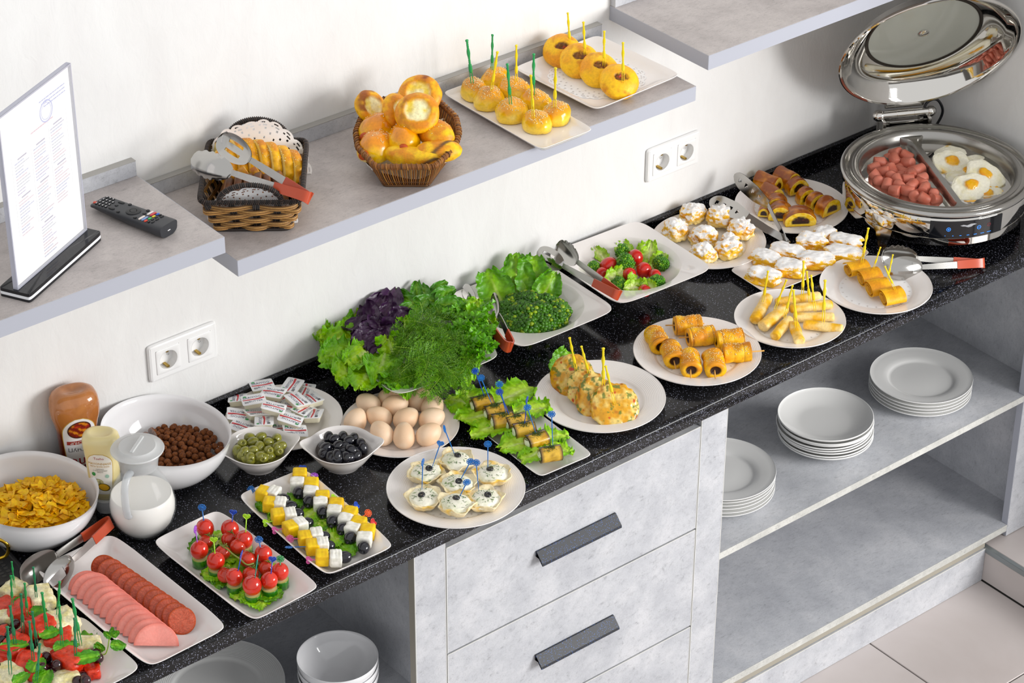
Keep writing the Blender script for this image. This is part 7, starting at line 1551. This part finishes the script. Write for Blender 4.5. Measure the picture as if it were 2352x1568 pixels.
for i, (bx, by, tx, ty, c) in enumerate(((185, 310, 150, -10, 'green'), (160, 545, 140, 170, 'green'), (475, 485, 430, 60, 'dgreen'), (355, 690, 318, 268, 'green'), (300, 910, 270, 405, 'dgreen'), (200, 1095, 130, 560, 'dgreen'), (480, 1090, 415, 632, 'dgreen'), (612, 915, 543, 388, 'green'), (745, 720, 773, 246, 'green'), (805, 1092, 765, 552, 'green'), (1040, 1042, 935, 466, 'green'), (980, 1230, 965, 722, 'dgreen'), (435, 1295, 378, 762, 'dgreen'), (135, 1445, 95, 828, 'dgreen'), (470, 1540, 518, 1050, 'dgreen'))):
    b = at(*cF(bx, by), FZ + .034); pick(c, 'fork', b, rise(b, *cF(tx, ty)), ('bright' if c == 'green' else 'deep') + ' green bead-stemmed pick standing in the fruit salad', 'picks in the fruit salad ' + c, .012)

# ------------------------------------------------------------------ food in the chafing dish
def chl(x, y, z): return (CHM @ np.array([x, y, z, 1]))[:3]
def saus_geo(k, L):
    prof = [(0, -L), (.0095, -L), (.0118, -L + .002), (.0125, 0), (.0118, L - .004), (.008, L - .0005), (0, L)] if k % 2 else [(0, -L), (.0105, -L), (.0115, -L + .001), (.0125, 0), (.0115, L - .001), (.0105, L), (0, L)]
    V, F = lathe(prof, 22); V[:, 0] += .18 * V[:, 2] * (V[:, 2] > 0); m = fbm(V * 70 + k, 2, k); c = mixc(hx('cd8474'), hx('b86c5c'), sm(-.2, .4, m)); return V, F, c
sgm = [mesh('sausage_piece', G().add(saus_geo(k, (.012, .015, .013, .016, .011, .014)[k])), True, 50) for k in range(6)]
for me in sgm: me.materials.append(SOFT)
rs = np.random.default_rng(4); poly = np.array([(1998, 392), (2022, 362), (2062, 346), (2098, 350), (2108, 374), (2132, 402), (2152, 425), (2172, 445), (2178, 462), (2150, 464), (2100, 454), (2055, 440), (2015, 420)], float)
def inpoly(u, v):
    r = False; j = len(poly) - 1
    for i in range(len(poly)):
        (xi, yi), (xj, yj) = poly[i], poly[j]
        if (yi > v) != (yj > v) and u < (xj - xi) * (v - yi) / (yj - yi) + xi: r = not r
        j = i
    return r
pts = []; tries = 0
while len(pts) < 150 and tries < 30000:
    tries += 1; u, v = rs.uniform(1996, 2186), rs.uniform(344, 466); lay = 0 if tries < 12000 else 1
    if not inpoly(u, v): continue
    e = min(1, math.hypot((u - 2090) / 95, (v - 408) / 62)); z = .090 + .010 * (1 - e) - (.014 if lay == 0 else 0); p = at(u, v, z)
    lp = (np.linalg.inv(CHM) @ np.append(p, 1))[:3]
    if math.hypot(lp[0], lp[1]) > .138 or lp[0] > -.029: continue
    if all(np.linalg.norm((p - q) * np.array([1, 1, 1.1])) > .0205 for q in pts): pts.append(p)
for i, p in enumerate(pts):
    d = nz(rs.normal(0, 1, 3) * np.array([1, 1, .4])); tag(ob('sausage_piece', sgm[i % 6], None, None, zframe(p, d, UP)), 'short cooked sausage piece in the steel pan compartment', 'sausage', 'sausage pieces in the chafing dish')
def fried_geo(k):
    V, F = ico(5); a = np.arctan2(V[:, 1], V[:, 0]); e = 1 + .06 * np.sin(a * 2 + k) + .05 * np.sin(a * 3 + 2 * k) + .03 * np.sin(a * 7 + k); x, y = V[:, 0] * e, V[:, 1] * e * .9; r = np.hypot(V[:, 0] - .08 * math.cos(k), V[:, 1] - .08 * math.sin(k)); z = np.sign(V[:, 2]) * np.abs(V[:, 2]) ** .6 * .16 + (V[:, 2] > 0) * (.13 * sm(.42, .25, r) + .03 * fbm(V * 6 + k, 2, k)); Wv = np.column_stack([x, y, z]) * .044; m = fbm(Wv * 60 + k, 3, k); c = mixc(hx('f8f4e2'), hx('efe8c4'), sm(-.2, .5, m)); yk = sm(.40, .31, r + .05 * m) * (V[:, 2] > 0); c = mixc(c, mixc(hx('f3b41e'), hx('e8960f'), sm(-.2, .4, m)), yk); c = mixc(c, hx('e9b23a'), sm(.25, .6, m) * sm(.75, .95, np.hypot(V[:, 0], V[:, 1])) * .8); return Wv, F, c
for i, (u, v, z, nr) in enumerate(((2192, 360, .082, UP - .3 * GF), (2257, 381, .082, UP - .25 * GF + .2 * GR), (2300, 444, .082, UP - .1 * GF), (2220, 416, .082, UP - .2 * GF), (2318, 424, .080, UP + .1 * GR), (2280, 448, .084, UP - .2 * GF), (2198, 380, .090, UP - .4 * GF + .1 * GR), (2239, 438, .092, UP - .4 * GF), (2286, 411, .092, UP - .35 * GF + .1 * GR), (2228, 392, .084, UP - .2 * GF))):
    pe = at(u, v, z); le = (np.linalg.inv(CHM) @ np.append(pe, 1))[:3]; le[0] = max(le[0], .060); re_ = math.hypot(le[0], le[1]); le[:2] *= min(1, .112 / re_); pe = chl(*le)
    single('fried_egg', G().add(fried_geo(i)), WET, 'fried egg with cooked yellow yolk in the steel pan compartment', 'egg', zframe(pe, nr, r_.normal(0, 1, 3)), 'fried eggs in the chafing dish')

# ------------------------------------------------------------------ let piled pieces settle against one another
def settle(prefixes, k=.80, steps=40, lim=.016, floor=None, up=.35):
    L = [o for o in bpy.data.objects if o.parent is None and o.name.split('.')[0] in prefixes]
    if not L: return
    bpy.context.view_layer.update(); rad = []
    for o in L:
        ms = [c for c in ([o] + list(o.children)) if c.type == 'MESH' and c.get('kind') != 'stuff']; d = max((np.array(c.dimensions) for c in ms), key=lambda q: q.prod()); rad.append(k * (d / 2).prod() ** (1 / 3))
    rad = np.array(rad); C0 = []
    for o in L:
        m = o if o.type == 'MESH' else next(c for c in o.children if c.type == 'MESH'); bb = np.array([m.matrix_world @ Vector(q) for q in m.bound_box]); C0.append(bb.mean(0))
    C0 = np.array(C0); P_ = C0.copy(); R2 = rad[:, None] + rad[None]
    for _ in range(steps):
        d = P_[:, None] - P_[None]; n = np.linalg.norm(d, axis=2) + 1e-9; ov = np.clip(R2 - n, 0, None); np.fill_diagonal(ov, 0); mv = ((ov / n)[:, :, None] * d).sum(1) * .35; mv[:, 2] *= up; P_ += mv
        t = P_ - C0; tn = np.linalg.norm(t, axis=1, keepdims=True) + 1e-9; P_ = C0 + t * np.minimum(1, lim / tn)
        P_[:, 2] = np.maximum(P_[:, 2], C0[:, 2] - .001)
    for o, t in zip(L, P_ - C0): o.location = o.location + Vector(t)
settle({'sausage_bun', 'poppy_seed_roll', 'cheese_bun'}, .88, lim=.008, up=.9)
settle({'watermelon_chunk', 'melon_chunk', 'cherry'}, .86, lim=.013, up=.9)
settle({'stuffed_bun'}, .9, lim=.004, up=.5)
settle({'cream_puff'}, .95, lim=.010, up=.2)
settle({'apple_strudel'}, .95, lim=.012, up=.2)
settle({'chocolate_strudel'}, .85, lim=.012, up=.2)
settle({'fried_egg'}, .80, lim=.012, up=1.2)
settle({'cherry_tomato'}, 1.0, lim=.010, up=.3)
settle({'tomato_skewer', 'vine_tomato'}, 1.0, lim=.008, up=.1)
settle({'sesame_pastry_roll'}, 1.0, lim=.009, up=.1)
# pieces reaching over a plate's sloping rim ride up on it
for k, nm in (('puff', 'cream_puff'), ('choco', 'chocolate_strudel')):
    for o in bpy.data.objects:
        if o.name.split('.')[0] == nm and o.parent is None:
            r = math.hypot(o.location.x - EC[k][0][0], o.location.y - EC[k][0][1]) + .024 - .66 * EC[k][1]
            if r > 0: o.location.z += min(.009, r * .28)
for o in bpy.data.objects:
    if o.name in ('sesame_bun.001', 'sesame_bun'): o.location += Vector((0, -.010, .001))
